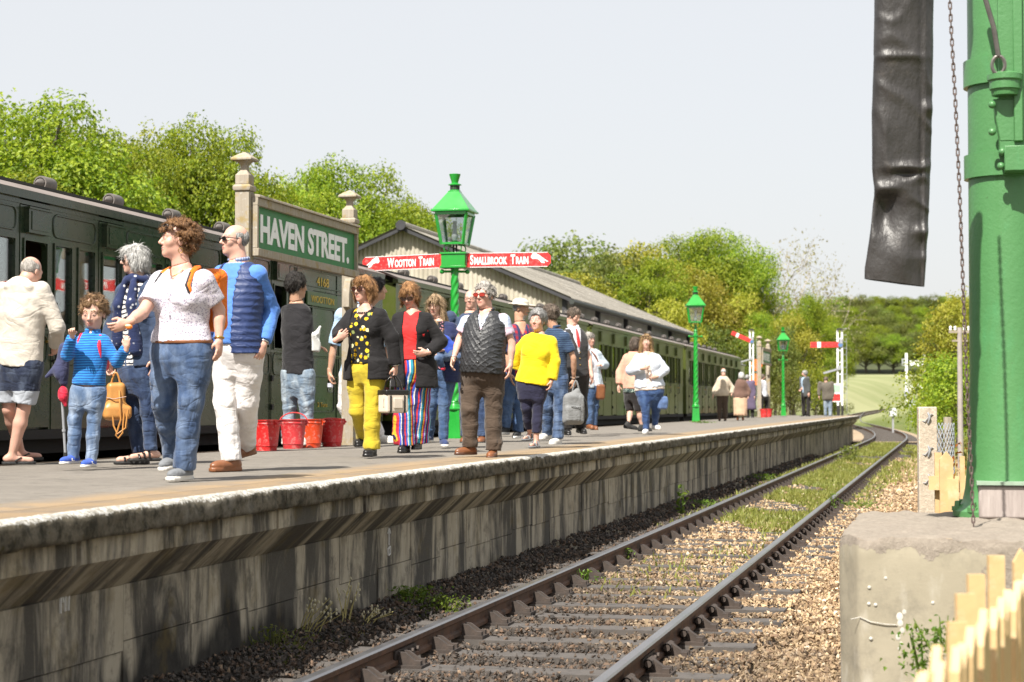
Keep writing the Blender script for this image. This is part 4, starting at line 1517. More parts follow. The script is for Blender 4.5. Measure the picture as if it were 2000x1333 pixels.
# white crack and limewash run on its face
M_lime = pm('limewash', (.50, .48, .43), .95, .15, 20)
def on_face(u, v):
    q = on_y(u, v, by0 - .004)
    return q
for pts, wd in (([(1662, 1210), (1680, 1206), (1700, 1215), (1730, 1220), (1752, 1221)], .0025),):
    mb = MB(); mb.tube([on_face(*p) for p in pts], wd, 5); mb.build('crack', [M_lime], o)
mb = MB()
rr_ = np.random.default_rng(5)
for (u, v, r) in ((1757, 1205, .032), (1758, 1218, .028), (1762, 1232, .022), (1754, 1245, .024), (1760, 1258, .016), (1766, 1196, .02), (1756, 1268, .014), (1758, 1275, .01)):
    q = on_face(u, v); mb.ball((q.x, q.y + .004 + rr_.uniform(0, .002), q.z), r * .5, 7, 0, (1, .1, 1.25))
for (u, v) in ((1698, 1148), (1710, 1182), (1697, 1180), (1701, 1248), (1730, 1130), (1790, 1230), (1822, 1178)):
    q = on_face(u, v); mb.ball((q.x, q.y + .004, q.z), .009, 6, 0, (1, .6, 1))
tag(mb.build('limewash_run', [M_lime], o, 60), kind='stuff')

# ---- column
def colmat():
    t = NT('column_green')
    p = t.pos(); x, y, z = t.sep(p)
    n = t.noise(p, 1.4, 4)
    c = t.mix(n, (.058, .18, .06), (.078, .225, .076))
    c = t.mix(t.ramp(t.noise(p, 55, 4, .7), [(.66, 0.), (.72, .7)]), c, (.06, .05, .03))
    c = t.mix(t.ramp(t.noise(t.comb(x, y, t.math('MULTIPLY', z, .3)), 7, 5), [(.58, 0.), (.74, .35)]), c, (.06, .27, .11))
    bmp = t.bump(t.noise(p, 48, 3, .6), .35, .006, t.bump(t.noise(p, 7, 3), .12, .03))
    return t.done(t.bsdf(c, .42, bmp, Coat_Weight=.15))
M_col = colmat()
CD = 10.75
cc = at_depth(1972, 1000, CD)
cx, cy = cc.x, cc.y
wc = empty('water_column', (cx, cy, BZ), 0, 'thick green cast iron water column on the concrete block', 'water column')
r = .215
mb = MB(); mb.lathe([(.315, 0), (.315, .03), (.29, .05), (.262, .08), (.245, .16), (.230, .34), (r + .006, .6), (r, .8), (r - .004, 3.9)], 48); mb.build('shaft', [M_col], wc, 50)
z = lambda v: at_depth(1972, v, CD - r).z - BZ
for (va, vb) in ((100, 155), (290, 340)):
    mb = MB(); mb.lathe([(r - .01, z(vb)), (r + .022, z(vb) + .004), (r + .022, z(va) - .004), (r - .01, z(va))], 48); mb.build('band', [M_col], wc, 40)
for k in range(10):
    a = R(36 * k + 10)
    mb = MB(); mb.lathe([(.033, .03), (.033, .055), (.018, .056), (.016, .085), (.001, .088)], 6, (.292 * math.cos(a), .292 * math.sin(a), 0)); mb.build('bolt', [M_col], wc)
# fittings on the camera side of the shaft
def onshaft(u, v, out=0.0):
    q = at_depth(u, v, CD - r - out)
    return Vector((q.x - cx, q.y - cy, q.z - BZ))
mb = MB()
q = onshaft(1985, 50)
mb.box(q.x - .10, q.x + .16, q.y - .03, q.y + .2, z(300), z(-60))
mb.box(q.x - .02, q.x + .03, q.y - .06, q.y - .02, z(280), z(-60))
mb.build('valve_plate', [M_col], wc, bevel=.006)
mb = MB()
q = onshaft(1962, 170)
mb.lathe([(.07, z(190)), (.075, z(180)), (.085, z(178)), (.085, z(163)), (.095, z(160)), (.095, z(150)), (.07, z(146)), (.03, z(142))], 20, (q.x, q.y - .05, 0)); mb.build('valve_cup', [M_col], wc, 30)
mb = MB()
mb.prism([(q.x - .065, z(195)), (q.x + .15, z(195)), (q.x + .15, z(278)), (q.x - .03, z(278))], q.y - .03, q.y + .1, 'y')
mb.build('valve_bracket', [M_col], wc, bevel=.006)
mb = MB()
for (u, v) in ((1938, 205), (1938, 258), (1990, 205), (1990, 258), (1958, 297), (1955, 325), (1995, 300), (1995, 322)):
    w_ = onshaft(u, v, .04); mb.ball((w_.x, w_.y, w_.z), .022, 8)
mb.build('rivet', [M_col], wc, 60)
mb = MB()
w_ = onshaft(1972, 315); mb.box(w_.x - .03, w_.x + .12, w_.y - .08, w_.y + .15, z(337), z(288)); mb.build('clamp_lug', [M_col], wc, bevel=.005)
mb = MB()
a0, a1 = onshaft(1925, 0, .1), onshaft(1950, 110, .1)
mb.tube([onshaft(1905, -90, .1), a0, (a0 + a1) / 2 + Vector((.01, 0, 0)), a1], .014, 8)
for k in range(1):
    ring = [a1 + Vector((.035 * math.sin(t_), 0, -.05 + .05 * math.cos(t_))) for t_ in np.linspace(0, 2 * math.pi, 14)[:-1]]
    mb.tube(ring, .011, 6, closed=True)
mb.build('pull_rod', [pm('dull_steel', (.13, .12, .11), .45, .3, 10, metal=.5)], wc, 40)
# swing arm above the frame that carries the hose
hp = at_depth(1764, 0, 10.0)
mb = MB(); mb.tube([(0, 0, 3.7), (0, 0, 4.15), (-.05, -.05, 4.3), ((hp.x - cx) * .5, (hp.y - cy) * .5, 4.35), (hp.x - cx, hp.y - cy, 4.3), (hp.x - cx, hp.y - cy, 3.95)], .13, 16); mb.build('swing_arm', [M_col], wc, 50)
# ---- leather hose
def hosemat():
    t = NT('black_leather')
    p = t.pos()
    n = t.noise(p, 3.5, 5)
    c = t.mix(n, (.014, .013, .013), (.045, .040, .038))
    c = t.mix(t.ramp(t.noise(p, 9, 5, .7), [(.58, 0.), (.72, .4)]), c, (.10, .085, .075))
    bm = t.bump(t.noise(p, 60, 4), .25, .004, t.bump(t.noise(t.vmul(p, (1, 1, .5)), 7, 5), .6, .03))
    return t.done(t.bsdf(c, .46, bm, Specular_IOR_Level=.6))
def hose():
    D = 9.9
    rows = 150
    lv = [(-60, 1712, 1826), (0, 1708, 1824), (110, 1706, 1823), (220, 1703, 1820), (330, 1703, 1818), (380, 1708, 1816), (450, 1700, 1812), (530, 1689, 1806), (553, 1689, 1804)]
    vv = np.linspace(-60, 553, rows)
    l = np.interp(vv, [a[0] for a in lv], [a[1] for a in lv]); r_ = np.interp(vv, [a[0] for a in lv], [a[2] for a in lv])
    na = 56
    V = np.zeros((rows, na, 3))
    for i in range(rows):
        a = at_depth(l[i], vv[i] - 10 * (1 - 0) * (vv[i] > 500) * 0, D); b_ = at_depth(r_[i], vv[i], D)
        c = (a + b_) / 2; h = (b_ - a) / 2
        tf = np.clip((vv[i] - 100) / 450, 0, 1)
        dep = .075 - .035 * tf
        for k in range(na):
            an = 2 * math.pi * k / na
            ca, sa = math.cos(an), math.sin(an)
            x = np.sign(ca) * abs(ca) ** .75
            yq = np.sign(sa) * abs(sa) ** .9
            q = c + h * x + Vector((-math.sin(TH), math.cos(TH), 0)) * (dep * yq)
            V[i, k] = q
    P = V.reshape(-1, 3).astype(np.float32)
    fwd = np.array([-math.sin(TH), math.cos(TH), 0], np.float32)
    n = vnoise(P * np.array([1, 1, .55], np.float32), 51, 16) * .010 + vnoise(P, 52, 34) * .005 - np.maximum(0, 1 - np.abs(vnoise(P * np.array([1, 1, 1.2], np.float32), 53, 13)) * 3) * .010
    P += fwd * n[:, None]
    # the punched-in dent and creases
    uu = np.zeros(len(P)); 
    for (u, v, ru, rv, amt) in ((1731, 415, 26, 55, .075), (1728, 372, 26, 14, -.045), (1775, 330, 40, 9, -.028), (1775, 342, 40, 9, .028), (1745, 115, 60, 8, -.016), (1812, 215, 14, 14, -.03), (1800, 455, 20, 14, -.03), (1797, 345, 14, 10, -.03), (1760, 480, 22, 70, -.022), (1797, 250, 3, 330, .018), (1802, 250, 4, 330, -.012)):
        ctr = at_depth(u, v, D)
        du = (P - np.array(ctr)) @ np.array(RT) * FPX / D / ru
        dv = (P[:, 2] - ctr.z) * FPX / D / rv
        front = ((P - np.array(ctr)) @ fwd) < .02
        P += fwd * (amt * np.exp(-(du ** 2 + dv ** 2) * 1.2) * front)[:, None]
    # slanted lower lip
    low = np.clip((vv - 470) / 83, 0, 1)
    shift = (P.reshape(rows, na, 3) - np.array(at_depth(1748, 500, D))) @ np.array(RT)
    P = P.reshape(rows, na, 3)
    P[:, :, 2] -= (shift * .14) * low[:, None]
    P = P.reshape(-1, 3)
    I = (np.arange(rows - 1)[:, None] * na + np.arange(na)[None]).ravel()
    J = (np.arange(rows - 1)[:, None] * na + ((np.arange(na) + 1) % na)[None]).ravel()
    F = np.stack([I, J, J + na, I + na], 1)
    return np_mesh('leather_hose', P, F, hosemat())
ho = obj('leather_hose', hose())
tag(ho, 'crumpled black leather hose hanging from the water column arm', 'hose')
# ---- chain
ch = empty('chain', at_depth(1903, 1115, 9.75), 0, 'thin rusty iron chain hanging beside the water column', 'chain')
cpts = [(1852, -60), (1858, 60), (1866, 200), (1874, 370), (1881, 560), (1884, 640), (1889, 760), (1896, 900), (1902, 1040), (1906, 1085)]
W = [at_depth(u, v, 9.75) for u, v in cpts]
seg = [0]
for i in range(len(W) - 1): seg.append(seg[-1] + (W[i + 1] - W[i]).length)
M_chain = pm('chain_iron', (.13, .095, .085), .6, .3, 30, .2, metal=.3)
lm = MB()
pts = [(0, .007 * math.cos(a), (.013 if math.sin(a) > 0 else -.013) + .007 * math.sin(a)) for a in np.linspace(0, 2 * math.pi, 13)[:-1]]
lm.tube(pts, .0037, 5, closed=True)
lmesh = lm.mesh('link', [M_chain], 60)
s = 0; i = 0
org = ch.location.copy()
while s < seg[-1]:
    k = max(j for j in range(len(seg)) if seg[j] <= s); k = min(k, len(W) - 2)
    t_ = (s - seg[k]) / (seg[k + 1] - seg[k])
    p = W[k].lerp(W[k + 1], t_)
    d = (W[k + 1] - W[k]).normalized()
    o = obj('link', lmesh, ch)
    q = d.to_track_quat('Z', 'Y') @ Matrix.Rotation(R(45 + 90 * (i % 2)) + rng.uniform(-.2, .2), 3, 'Z').to_quaternion()
    o.rotation_mode = 'QUATERNION'; o.rotation_quaternion = q
    o.location = p - org
    s += .0315; i += 1
mb = MB()
e = W[-1] - org
mb.tube([e + Vector((.028 * math.sin(a), 0, -.03 + .03 * math.cos(a))) for a in np.linspace(0, 2 * math.pi, 15)[:-1]], .008, 6, closed=True)
mb.tube([e + Vector((.0, 0, -.055)), e + Vector((.012, -.01, -.12)), e + Vector((.012, -.01, -.2)), e + Vector((-.01, -.01, -.235)), e + Vector((-.025, -.01, -.2))], .011, 6)
mb.build('hook', [M_chain], ch, 60)
# ---- old timber baulk on the block
def endgrain():
    t = NT('grey_timber')
    o = t.obj(); x, y, z = t.sep(o)
    g = t.noise(t.comb(t.math('MULTIPLY', x, 30.0), t.math('MULTIPLY', y, 3.0), t.math('MULTIPLY', z, 3.0)), 1.0, 5, .7)
    c = t.mix(g, (.16, .13, .12), (.50, .44, .41))
    return t.done(t.bsdf(c, .9, t.bump(g, .6, .01)))
a = on_z(1912, 1014, BZ); b_ = on_z(2060, 1014, BZ)
tb = empty('timber_baulk', (a.x, a.y, BZ), 0, 'short grey weathered timber baulk beside the water column base', 'timber')
mb = MB(); mb.box(0, .55, 0, .30, .0, .185)
mb.build('beam', [endgrain()], tb, bevel=.015)
mb = MB(); mb.box(-.01, .56, -.02, .31, .187, .205); mb.build('lid_board', [pm('lid_green', (.25, .33, .25), .7, .2)], tb)
# ---- picket fences
M_picket = pm('picket_cream', (.56, .385, .19), .6, .2, 4, .4, 30, dirt=(.66, .54, .36), dirt_amt=.5, dscale=10)
def picket_mesh(h, wd=.072, th=.02, pointed=True):
    mb = MB()
    top = [(-wd / 2, h - (.05 if pointed else 0)), (0, h), (wd / 2, h - (.05 if pointed else 0))] if pointed else [(-wd / 2, h), (wd / 2, h)]
    poly = [(wd / 2, 0), (-wd / 2, 0)] + top
    mb.prism(poly, -th / 2, th / 2, 'y')
    return mb.mesh('picket', [M_picket], 0)
def fence(name, label, pts, zt, ang=None, rails=True, pointed=True, wd=.072):
    p0 = pts[0]
    fz = -.3
    root = empty('picket_fence', (p0.x, p0.y, fz), 0, label, 'fence', 'cream picket fences')
    me = picket_mesh(zt - fz, wd, .02, pointed)
    for i, p in enumerate(pts):
        o = obj('picket', me, root, (p.x - p0.x, p.y - p0.y, rng.uniform(-.012, .012)))
        d = pts[min(i + 1, len(pts) - 1)] - pts[max(i - 1, 0)]
        o.rotation_euler = (rng.uniform(-.015, .015), 0, (math.atan2(d.y, d.x) if ang is None else ang) + rng.uniform(-.03, .03))
    if rails:
        for rz in (.30, .72):
            for i in range(len(pts) - 1):
                pass
            d = (pts[-1] - pts[0]); nrm = Vector((-d.y, d.x, 0)).normalized()
            mb = MB(); mb.bar(pts[0] - p0 + nrm * .035 + Vector((0, 0, (zt - fz) * rz)), pts[-1] - p0 + nrm * .035 + Vector((0, 0, (zt - fz) * rz)), .04, .07)
            mb.build('rail', [M_picket], root)
    return root
A = at_depth(1790, 1333, 3.55); B = at_depth(2030, 1115, 6.0)
A.z = B.z = 0
N = 22
fence('picket_fence', 'blurred cream picket fence close to the camera, running away at bottom right', [A.lerp(B, i / N) for i in range(-3, N + 1)], CAMZ - .50)
A = at_depth(1872, 1200, 5.2); B = at_depth(1990, 1085, 7.0); A.z = B.z = 0
roots = []
spots = [(1870, 1215, 5.3), (1885, 1160, 5.7), (1906, 1122, 6.3), (1945, 1085, 6.7), (1993, 1072, 7.0), (2040, 1066, 7.2)]
pp = []
for (u, v, d) in spots:
    q = at_depth(u, v, d); pp.append(q)
r0 = empty('picket_fence', (pp[0].x, pp[0].y, -.3), 0, 'cream picket fence of wider pales in front of the concrete block', 'fence', 'cream picket fences')
for i, q in enumerate(pp):
    me = picket_mesh(q.z + .3, .058, .022, i >= 4)
    o = obj('picket', me, r0, (q.x - pp[0].x, q.y - pp[0].y, 0)); o.rotation_euler = (0, 0, R(20))
mb = MB()
mb.bar((0, .05, .7), (pp[-1].x - pp[0].x, pp[-1].y - pp[0].y + .05, .7), .04, .07); mb.build('rail', [M_picket], r0)
# gate end behind the block
gp = [at_depth(u, 900, d) for u, d in ((1832, 12.3), (1848, 12.2), (1879, 12.0), (1905, 11.9), (1931, 11.8))]
r1 = empty('picket_fence', (gp[0].x, gp[0].y, -.3), 0, 'cream picket fence end between the concrete post and the water column', 'fence', 'cream picket fences')
for i, (q, wd, v) in enumerate(zip(gp, (.045, .085, .03, .085, .085), (885, 882, 890, 930, 885))):
    zt = at_depth(1848, v, 12.2).z
    o = obj('picket', picket_mesh(zt + .3, wd, .022, i == 1), r1, (q.x - gp[0].x, q.y - gp[0].y, 0)); o.rotation_euler = (0, 0, R(10))
z_ = at_depth(1848, 947, 12.0).z + .3
mb = MB(); mb.box(-.06, .55, -.06, -.015, z_ - .045, z_ + .045); mb.build('rail', [M_picket], r1)
mb = MB(); q = at_depth(1862, 965, 11.95) ; mb.box(q.x - gp[0].x - .035, q.x - gp[0].x + .035, -.12, -.065, 0, z_ + .03); mb.build('post', [M_picket], r1)
# concrete fence post with wires
q = at_depth(1811, 900, 12.6)
cp = empty('concrete_post', (q.x, q.y, -.3), R(8), 'mottled square concrete fence post with wire ties, before the hedge', 'post')
hz = at_depth(1811, 795, 12.6).z + .3
mb = MB(); mb.box(-.06, .06, -.05, .05, 0, hz); mb.build('shaft', [pm('post_concrete', (.44, .37, .29), .95, .2, 30, .6, 60, .01, dirt=(.62, .56, .47), dirt_amt=.7, dscale=40)], cp, bevel=.008)
mb = MB()
for vv_ in (815, 880, 935):
    zz = at_depth(1811, vv_, 12.6).z + .3
    mb.tube([(-.062, -.03, zz - .02), (-.02, -.058, zz - .03), (.02, -.06, zz + .02), (.063, -.03, zz)], .004, 5)
    mb.tube([(.0, -.055, zz + .03), (.01, -.07, zz), (.0, -.055, zz - .04)], .007, 5)
mb.build('wire_tie', [M_steel], cp, 60)
# stump wrapped in wire netting
q = at_depth(1838, 900, 13.6)
st = empty('netting_post', (q.x, q.y, -.3), 0, 'old stump post wrapped in grey wire netting', 'post')
mb = MB(); h0 = at_depth(1838, 840, 13.6).z + .3; h1 = at_depth(1838, 815, 13.6).z + .3
mb.tube([(-.03, 0, 0), (-.03, 0, h0)], .045, 8); mb.tube([(.05, 0, 0), (.05, 0, h1)], .03, 8); mb.build('stump', [M_oak], st)
mb = MB()
for k in range(22):
    for s in (-1, 1):
        a0 = k / 22 * 6.28
        mb.tube([(.01 + .085 * math.cos(a0 + s * t_ * 5), .07 * math.sin(a0 + s * t_ * 5), .5 + t_ * (h0 - .45)) for t_ in np.linspace(0, 1, 14)], .0022, 4, caps=False)
mb.build('wire_netting', [pm('galvanised_wire', (.48, .52, .58), .4, .1, metal=.3)], st, 60)
# ================================================================== trees and plants
def leaf_mat(name, cols, trans=.45, rough=.5):
    t = NT(name)
    r = t.island()
    o = t.objrand()
    c = t.ramp(r, [(i / (len(cols) - 1), k) for i, k in enumerate(cols)])
    n = t.noise(t.pos(), .35, 3)
    hs = t.n('HueSaturation', Color=c)
    t.set(hs, 'Hue', t.math('ADD', .5, t.math('MULTIPLY', t.math('SUBTRACT', t.math('ADD', n, t.math('MULTIPLY', o, .5)), .75), .06)))
    t.set(hs, 'Value', t.math('ADD', .78, t.math('MULTIPLY', o, .4)))
    c = hs.outputs[0]
    a = t.bsdf(c, rough, Specular_IOR_Level=.35)
    b = t.n('BsdfTranslucent', Color=t.mix(1.0, c, (1.25, 1.25, .7), 'MULTIPLY'))
    return t.done(t.n('MixShader', i0=trans, i1=a, i2=b))

def leaves_np(C, N, size, rg, asp=.62, droop=.0):
    """C centres (n,3), N approximate normals -> folded leaf quads"""
    n = len(C)
    N = N / np.maximum(np.linalg.norm(N, axis=1, keepdims=True), 1e-6)
    T = np.cross(N, rg.normal(size=(n, 3)))
    T /= np.maximum(np.linalg.norm(T, axis=1, keepdims=True), 1e-6)
    T[:, 2] -= droop; T /= np.linalg.norm(T, axis=1, keepdims=True)
    B = np.cross(N, T)
    s = (size * rg.uniform(.6, 1.25, n))[:, None]
    v0 = C - T * s * .5
    v2 = C + T * s * .5 - N * s * .10
    v1 = C + B * s * asp * .5 + N * s * .12
    v3 = C - B * s * asp * .5 + N * s * .12
    V = np.stack([v0, v1, v2, v3], 1).reshape(-1, 3)
    return V, np.arange(n * 4).reshape(-1, 4)

def crown(seed, w, h, nl, per, size, lobe=.26, open_=.0, shape=1.0, base=.12):
    """leaf crown, origin at ground under it; returns leaf verts/faces and lobe centres"""
    rg = np.random.default_rng(seed)
    C, Nn, lobes = [], [], []
    for i in range(nl):
        d = rg.normal(size=3); d /= np.linalg.norm(d)
        if d[2] < -.5: d[2] *= -1
        rr = rg.uniform(.35, 1.0) ** .6
        c = np.array([d[0] * w * .5 * rr * .80, d[1] * w * .5 * rr * .80, h * (base + (1 - base) * (.5 + .40 * d[2] * rr * shape))])
        lr = w * lobe * rg.uniform(.55, 1.1) * (1 - .25 * max(d[2], 0))
        lobes.append((c, lr))
        ns = int(per * (lr / (w * lobe)) ** 2 / 7) + 1
        dd = rg.normal(size=(ns, 3)); dd /= np.linalg.norm(dd, axis=1, keepdims=True)
        dd[:, 2] = np.where(dd[:, 2] < -.35, -dd[:, 2] * .6, dd[:, 2])
        rad = lr * (1.08 - .35 * rg.uniform(0, 1, ns) ** 2.2)[:, None]
        sp = c + dd * rad * np.array([1, 1, .72])
        for q in range(7):
            off = rg.normal(size=(ns, 3)) * size * .85
            C.append(sp + off); Nn.append(dd * .9 + np.array([0, -.1, .4]) + rg.normal(size=(ns, 3)) * .42)
    C = np.concatenate(C); Nn = np.concatenate(Nn)
    if open_ > 0:
        k = rg.uniform(size=len(C)) > open_
        C, Nn = C[k], Nn[k]
    return C, Nn, lobes

def limbs(lobes, h, tr, rg, frac=.8, lo=.18):
    mb = MB()
    lean = rg.normal(size=2) * .03 * h
    top = Vector((lean[0], lean[1], h * .62))
    pts = [Vector((0, 0, -.5)), Vector((0, 0, h * .1)), Vector((lean[0] * .4, lean[1] * .4, h * .3)), top]
    mb.tube(pts, [tr * 1.3, tr, tr * .75, tr * .3], 9)
    for c, lr in lobes:
        if rg.uniform() > frac: continue
        t = rg.uniform(lo, .95)
        a = Vector((lean[0] * t, lean[1] * t, h * (.12 + .5 * t)))
        c = Vector(c)
        m = a.lerp(c, .5) + Vector((0, 0, -.02 * h)) + Vector(rg.normal(size=3)) * .03 * h
        r0 = tr * rg.uniform(.2, .42) * (1.1 - t * .6)
        mb.tube([a, m, c], [r0, r0 * .6, r0 * .25], 5, caps=False)
        for q in range(4):
            e = c + Vector(rg.normal(size=3)) * lr * .3; e.z = min(e.z, c.z + lr * .25)
            mb.tube([m.lerp(c, rg.uniform(.4, 1)), e], [r0 * .3, r0 * .08], 3, caps=False)
    return mb

M_bark = pm('bark', (.10, .085, .07), .95, .35, 3, .6, 14, .03)
M_twig = pm('pale_twig', (.30, .26, .22), .9, .2, 5)
LEAFA = leaf_mat('spring_leaf', [(.095, .155, .012), (.19, .265, .018), (.285, .35, .026), (.36, .41, .04)])
LEAFB = leaf_mat('young_leaf', [(.19, .20, .02), (.30, .30, .028), (.38, .36, .05), (.46, .41, .09)])
LEAFC = leaf_mat('dull_leaf', [(.08, .11, .02), (.14, .175, .035), (.19, .22, .05), (.24, .26, .075)])
LEAFD = leaf_mat('bud_leaf', [(.26, .235, .12), (.34, .31, .17), (.40, .36, .23), (.29, .29, .10)])

def tree_proto(seed, w, h, nl, per, size, mat_, tr=.28, lobe=.26, open_=0, frac=.8, base=.12, twig=None):
    rg = np.random.default_rng(seed + 100)
    C, N, lobes = crown(seed, w, h, nl, per, size, lobe, open_, base=base)
    V, F = leaves_np(C, N, size, rg)
    cm = np_mesh('crown', V, F, mat_, smooth=False)
    tm = limbs(lobes, h, tr, rg, frac).mesh('trunk', [twig or M_bark], 60)
    return cm, tm

def bare_proto(seed, w, h, mat_, n0=9):
    """thinly leaved tree: recursive branches with fine twigs and a haze of buds"""
    rg = np.random.default_rng(seed)
    mb = MB(); tips = []
    def grow(p, d, L, r, lev):
        q = p + d * L
        m = p.lerp(q, .5) + Vector(rg.normal(size=3)) * L * .06
        mb.tube([p, m, q], [r, r * .8, r * .6], 5 if lev < 2 else 3, caps=False)
        if lev >= 4:
            tips.append(q); tips.append(m); return
        nb = 4 if lev < 2 else 3
        for k in range(nb):
            nd = (d * rg.uniform(.7, 1.1) + Vector(rg.normal(size=3)) * .55 + Vector((0, 0, .12))).normalized()
            grow(q.lerp(m, rg.uniform(0, .5)), nd, L * rg.uniform(.6, .85), r * .55, lev + 1)
    s = h / 3.1
    grow(Vector((0, 0, -.5)), Vector((0, 0, 1)), s * 1.0, .013 * h, 0)
    tm = mb.mesh('trunk', [M_twig], 60)
    T = np.array([tuple(t) for t in tips])
    C = np.repeat(T, 7, 0) + rg.normal(size=(len(T) * 7, 3)) * s * .13
    V, F = leaves_np(C, rg.normal(size=C.shape) + np.array([0, 0, .6]), .15, rg)
    cm = np_mesh('crown', V, F, mat_, smooth=False)
    return cm, tm

PROTO = {
    'oak0': tree_proto(1, 10.5, 10, 105, 760, .135, LEAFA, .30, .125, base=.0),
    'oak1': tree_proto(2, 9.5, 10, 92, 760, .135, LEAFA, .28, .13, base=.0),
    'oak2': tree_proto(3, 11, 10, 108, 760, .135, LEAFA, .30, .125, base=.0),
    'yel0': tree_proto(4, 9, 10, 52, 380, .24, LEAFB, .25, .19, base=.02),
    'yel1': tree_proto(5, 8, 10, 46, 380, .24, LEAFB, .22, .20, base=.02),
    'dul0': tree_proto(6, 8, 10, 46, 420, .25, LEAFC, .25, .22, base=.02),
    'dul1': tree_proto(7, 9.5, 10, 50, 420, .25, LEAFC, .25, .21, base=.02),
    'bare0': bare_proto(8, 8, 10, LEAFD),
    'bare1': bare_proto(9, 8, 10, LEAFB),
    'bush0': tree_proto(12, 5, 4, 30, 380, .13, LEAFA, .10, .24, base=-.12),
    'bush1': tree_proto(13, 4.4, 4, 26, 380, .13, LEAFC, .10, .26, base=-.12),
}
H0 = {k: (4.0 if k.startswith('bush') else 10.0) for k in PROTO}
TNAMES = {'oak': ('broadleaf_tree', 'tree'), 'yel': ('young_leaved_tree', 'tree'), 'dul': ('dark_tree', 'tree'), 'bar': ('bare_tree', 'tree'), 'bus': ('bush', 'bush')}
def plant_tree(kind, p, h, rz, label, group, wk=1.0):
    cm, tm = PROTO[kind]
    nm, cat = TNAMES[kind[:3]]
    e = empty(nm, p, rz, label, cat, group)
    k = h / H0[kind]
    e.scale = (k * wk, k * wk, k)
    obj('crown', cm, e); obj('trunk', tm, e)
    return e
def tree_px(kind, u, vtop, dep, label, group, wk=1.0, rz=None, hk=1.08):
    t = at_depth(u, vtop, dep)
    g = float(ground_z(t.x, t.y))
    return plant_tree(kind, (t.x, t.y, g), (t.z - g) * hk, rng.uniform(0, 6.28) if rz is None else rz, label, group, wk)

# ---- leafy row behind the train, left
G1 = 'leafy trees behind the train'
for i, (k, u, v, d, wk, lb) in enumerate((
    ('oak0', 20, 186, 44, .9, 'tall bright green tree at the far left edge behind the carriage roof'),
    ('oak2', 125, 212, 49, .7, 'bright green tree just left of the second roof ventilator'),
    ('oak1', 215, 246, 51, .75, 'lower leafy tree above the second roof ventilator'),
    ('oak2', 322, 238, 52, .75, 'leafy tree above the curly haired woman'),
    ('oak0', 415, 236, 52, .62, 'large rounded green tree just left of the name board post'),
    ('oak1', 488, 318, 56, .36, 'small leafy tree half hidden by the name board post'),
    ('oak1', 610, 318, 68, .58, 'green tree rising behind the words on the name board'),
    ('oak0', 690, 312, 70, .72, 'green tree above the right post of the name board'),
    ('oak2', 768, 362, 72, .60, 'green tree behind the left slope of the shed roof'),
    ('oak1', 828, 392, 80, .5, 'small green tree touching the first lamp lantern'),
    ('oak1', 60, 320, 40, .8, 'low leafy tree at the left edge just over the roof line'))):
    tree_px(k, u, v, d, lb, G1, wk, None, 1.06)
# ---- wood behind the shed and the platform end
G2 = 'trees of the wood behind the platform end'
W2 = [('bare0', 1010, 478, 150, 1), ('dul0', 1085, 476, 128, .9), ('dul1', 1150, 478, 126, .9), ('dul0', 1195, 492, 122, .8), ('bare0', 1215, 470, 150, 1), ('yel0', 1255, 486, 128, .8), ('oak1', 1262, 500, 120, .7),
      ('bare1', 1235, 560, 112, 1), ('bare1', 1180, 560, 116, 1), ('oak0', 1345, 462, 134, .8), ('oak2', 1405, 446, 136, .7), ('bare0', 1450, 440, 140, .9), ('yel0', 1335, 530, 124, .7), ('yel1', 1390, 560, 128, .8), ('bare0', 1500, 436, 142, .9), ('bare0', 1560, 452, 146, .7),
      ('yel0', 1300, 590, 104, .7), ('oak1', 1420, 590, 130, .8), ('bare1', 1480, 520, 136, .7), ('yel1', 1450, 580, 128, .7), ('oak0', 1490, 610, 126, .6), ('bare1', 1540, 540, 132, .7), ('oak1', 1575, 575, 128, .55), ('bare0', 1600, 485, 150, .6), ('oak2', 1604, 600, 134, .5),
      ('yel1', 1550, 620, 124, .6), ('dul0', 1515, 640, 120, .6), ('bush0', 1590, 715, 112, .6), ('bush1', 1628, 745, 112, .6), ('bush1', 1545, 720, 112, .7), ('bare1', 1622, 600, 142, .45), ('dul1', 1380, 640, 122, .9), ('yel0', 1120, 540, 118, .8), ('dul1', 1040, 520, 132, .9), ('dul0', 1460, 665, 126, .7)]
KW = {'bare': 'pale thinly leaved', 'oak0': 'bright green broad', 'oak1': 'bright green rounded', 'oak2': 'bright green spreading', 'yel0': 'yellow green young', 'yel1': 'slim yellow green', 'dul0': 'dark green', 'dul1': 'dull green', 'bush': 'low green'}
def wordfor(u):
    if u > 1610: return 'just right of the level red signal'
    if u < 1110: return 'above the shed roof near the right red sign arm'
    if u < 1230: return 'behind the middle of the shed roof'
    if u < 1320: return 'behind the low end of the shed roof'
    if u < 1400: return 'behind the second lamp lantern'
    if u < 1475: return 'behind the raised red signal arm'
    if u < 1570: return 'behind the third lamp'
    return 'beside the level red signal arm'
seen = {}
ORD = ['', ', second one', ', third one', ', fourth one']
for k, u, v, d, wk in W2:
    key = (KW.get(k) or KW[k[:4]], wordfor(u), 'bush' if k.startswith('bush') else 'tree')
    n = seen.get(key, 0); seen[key] = n + 1
    tree_px(k, u, v, d, '%s %s %s%s' % (key[0], key[2], key[1], ORD[min(n, 3)]), G2, wk)
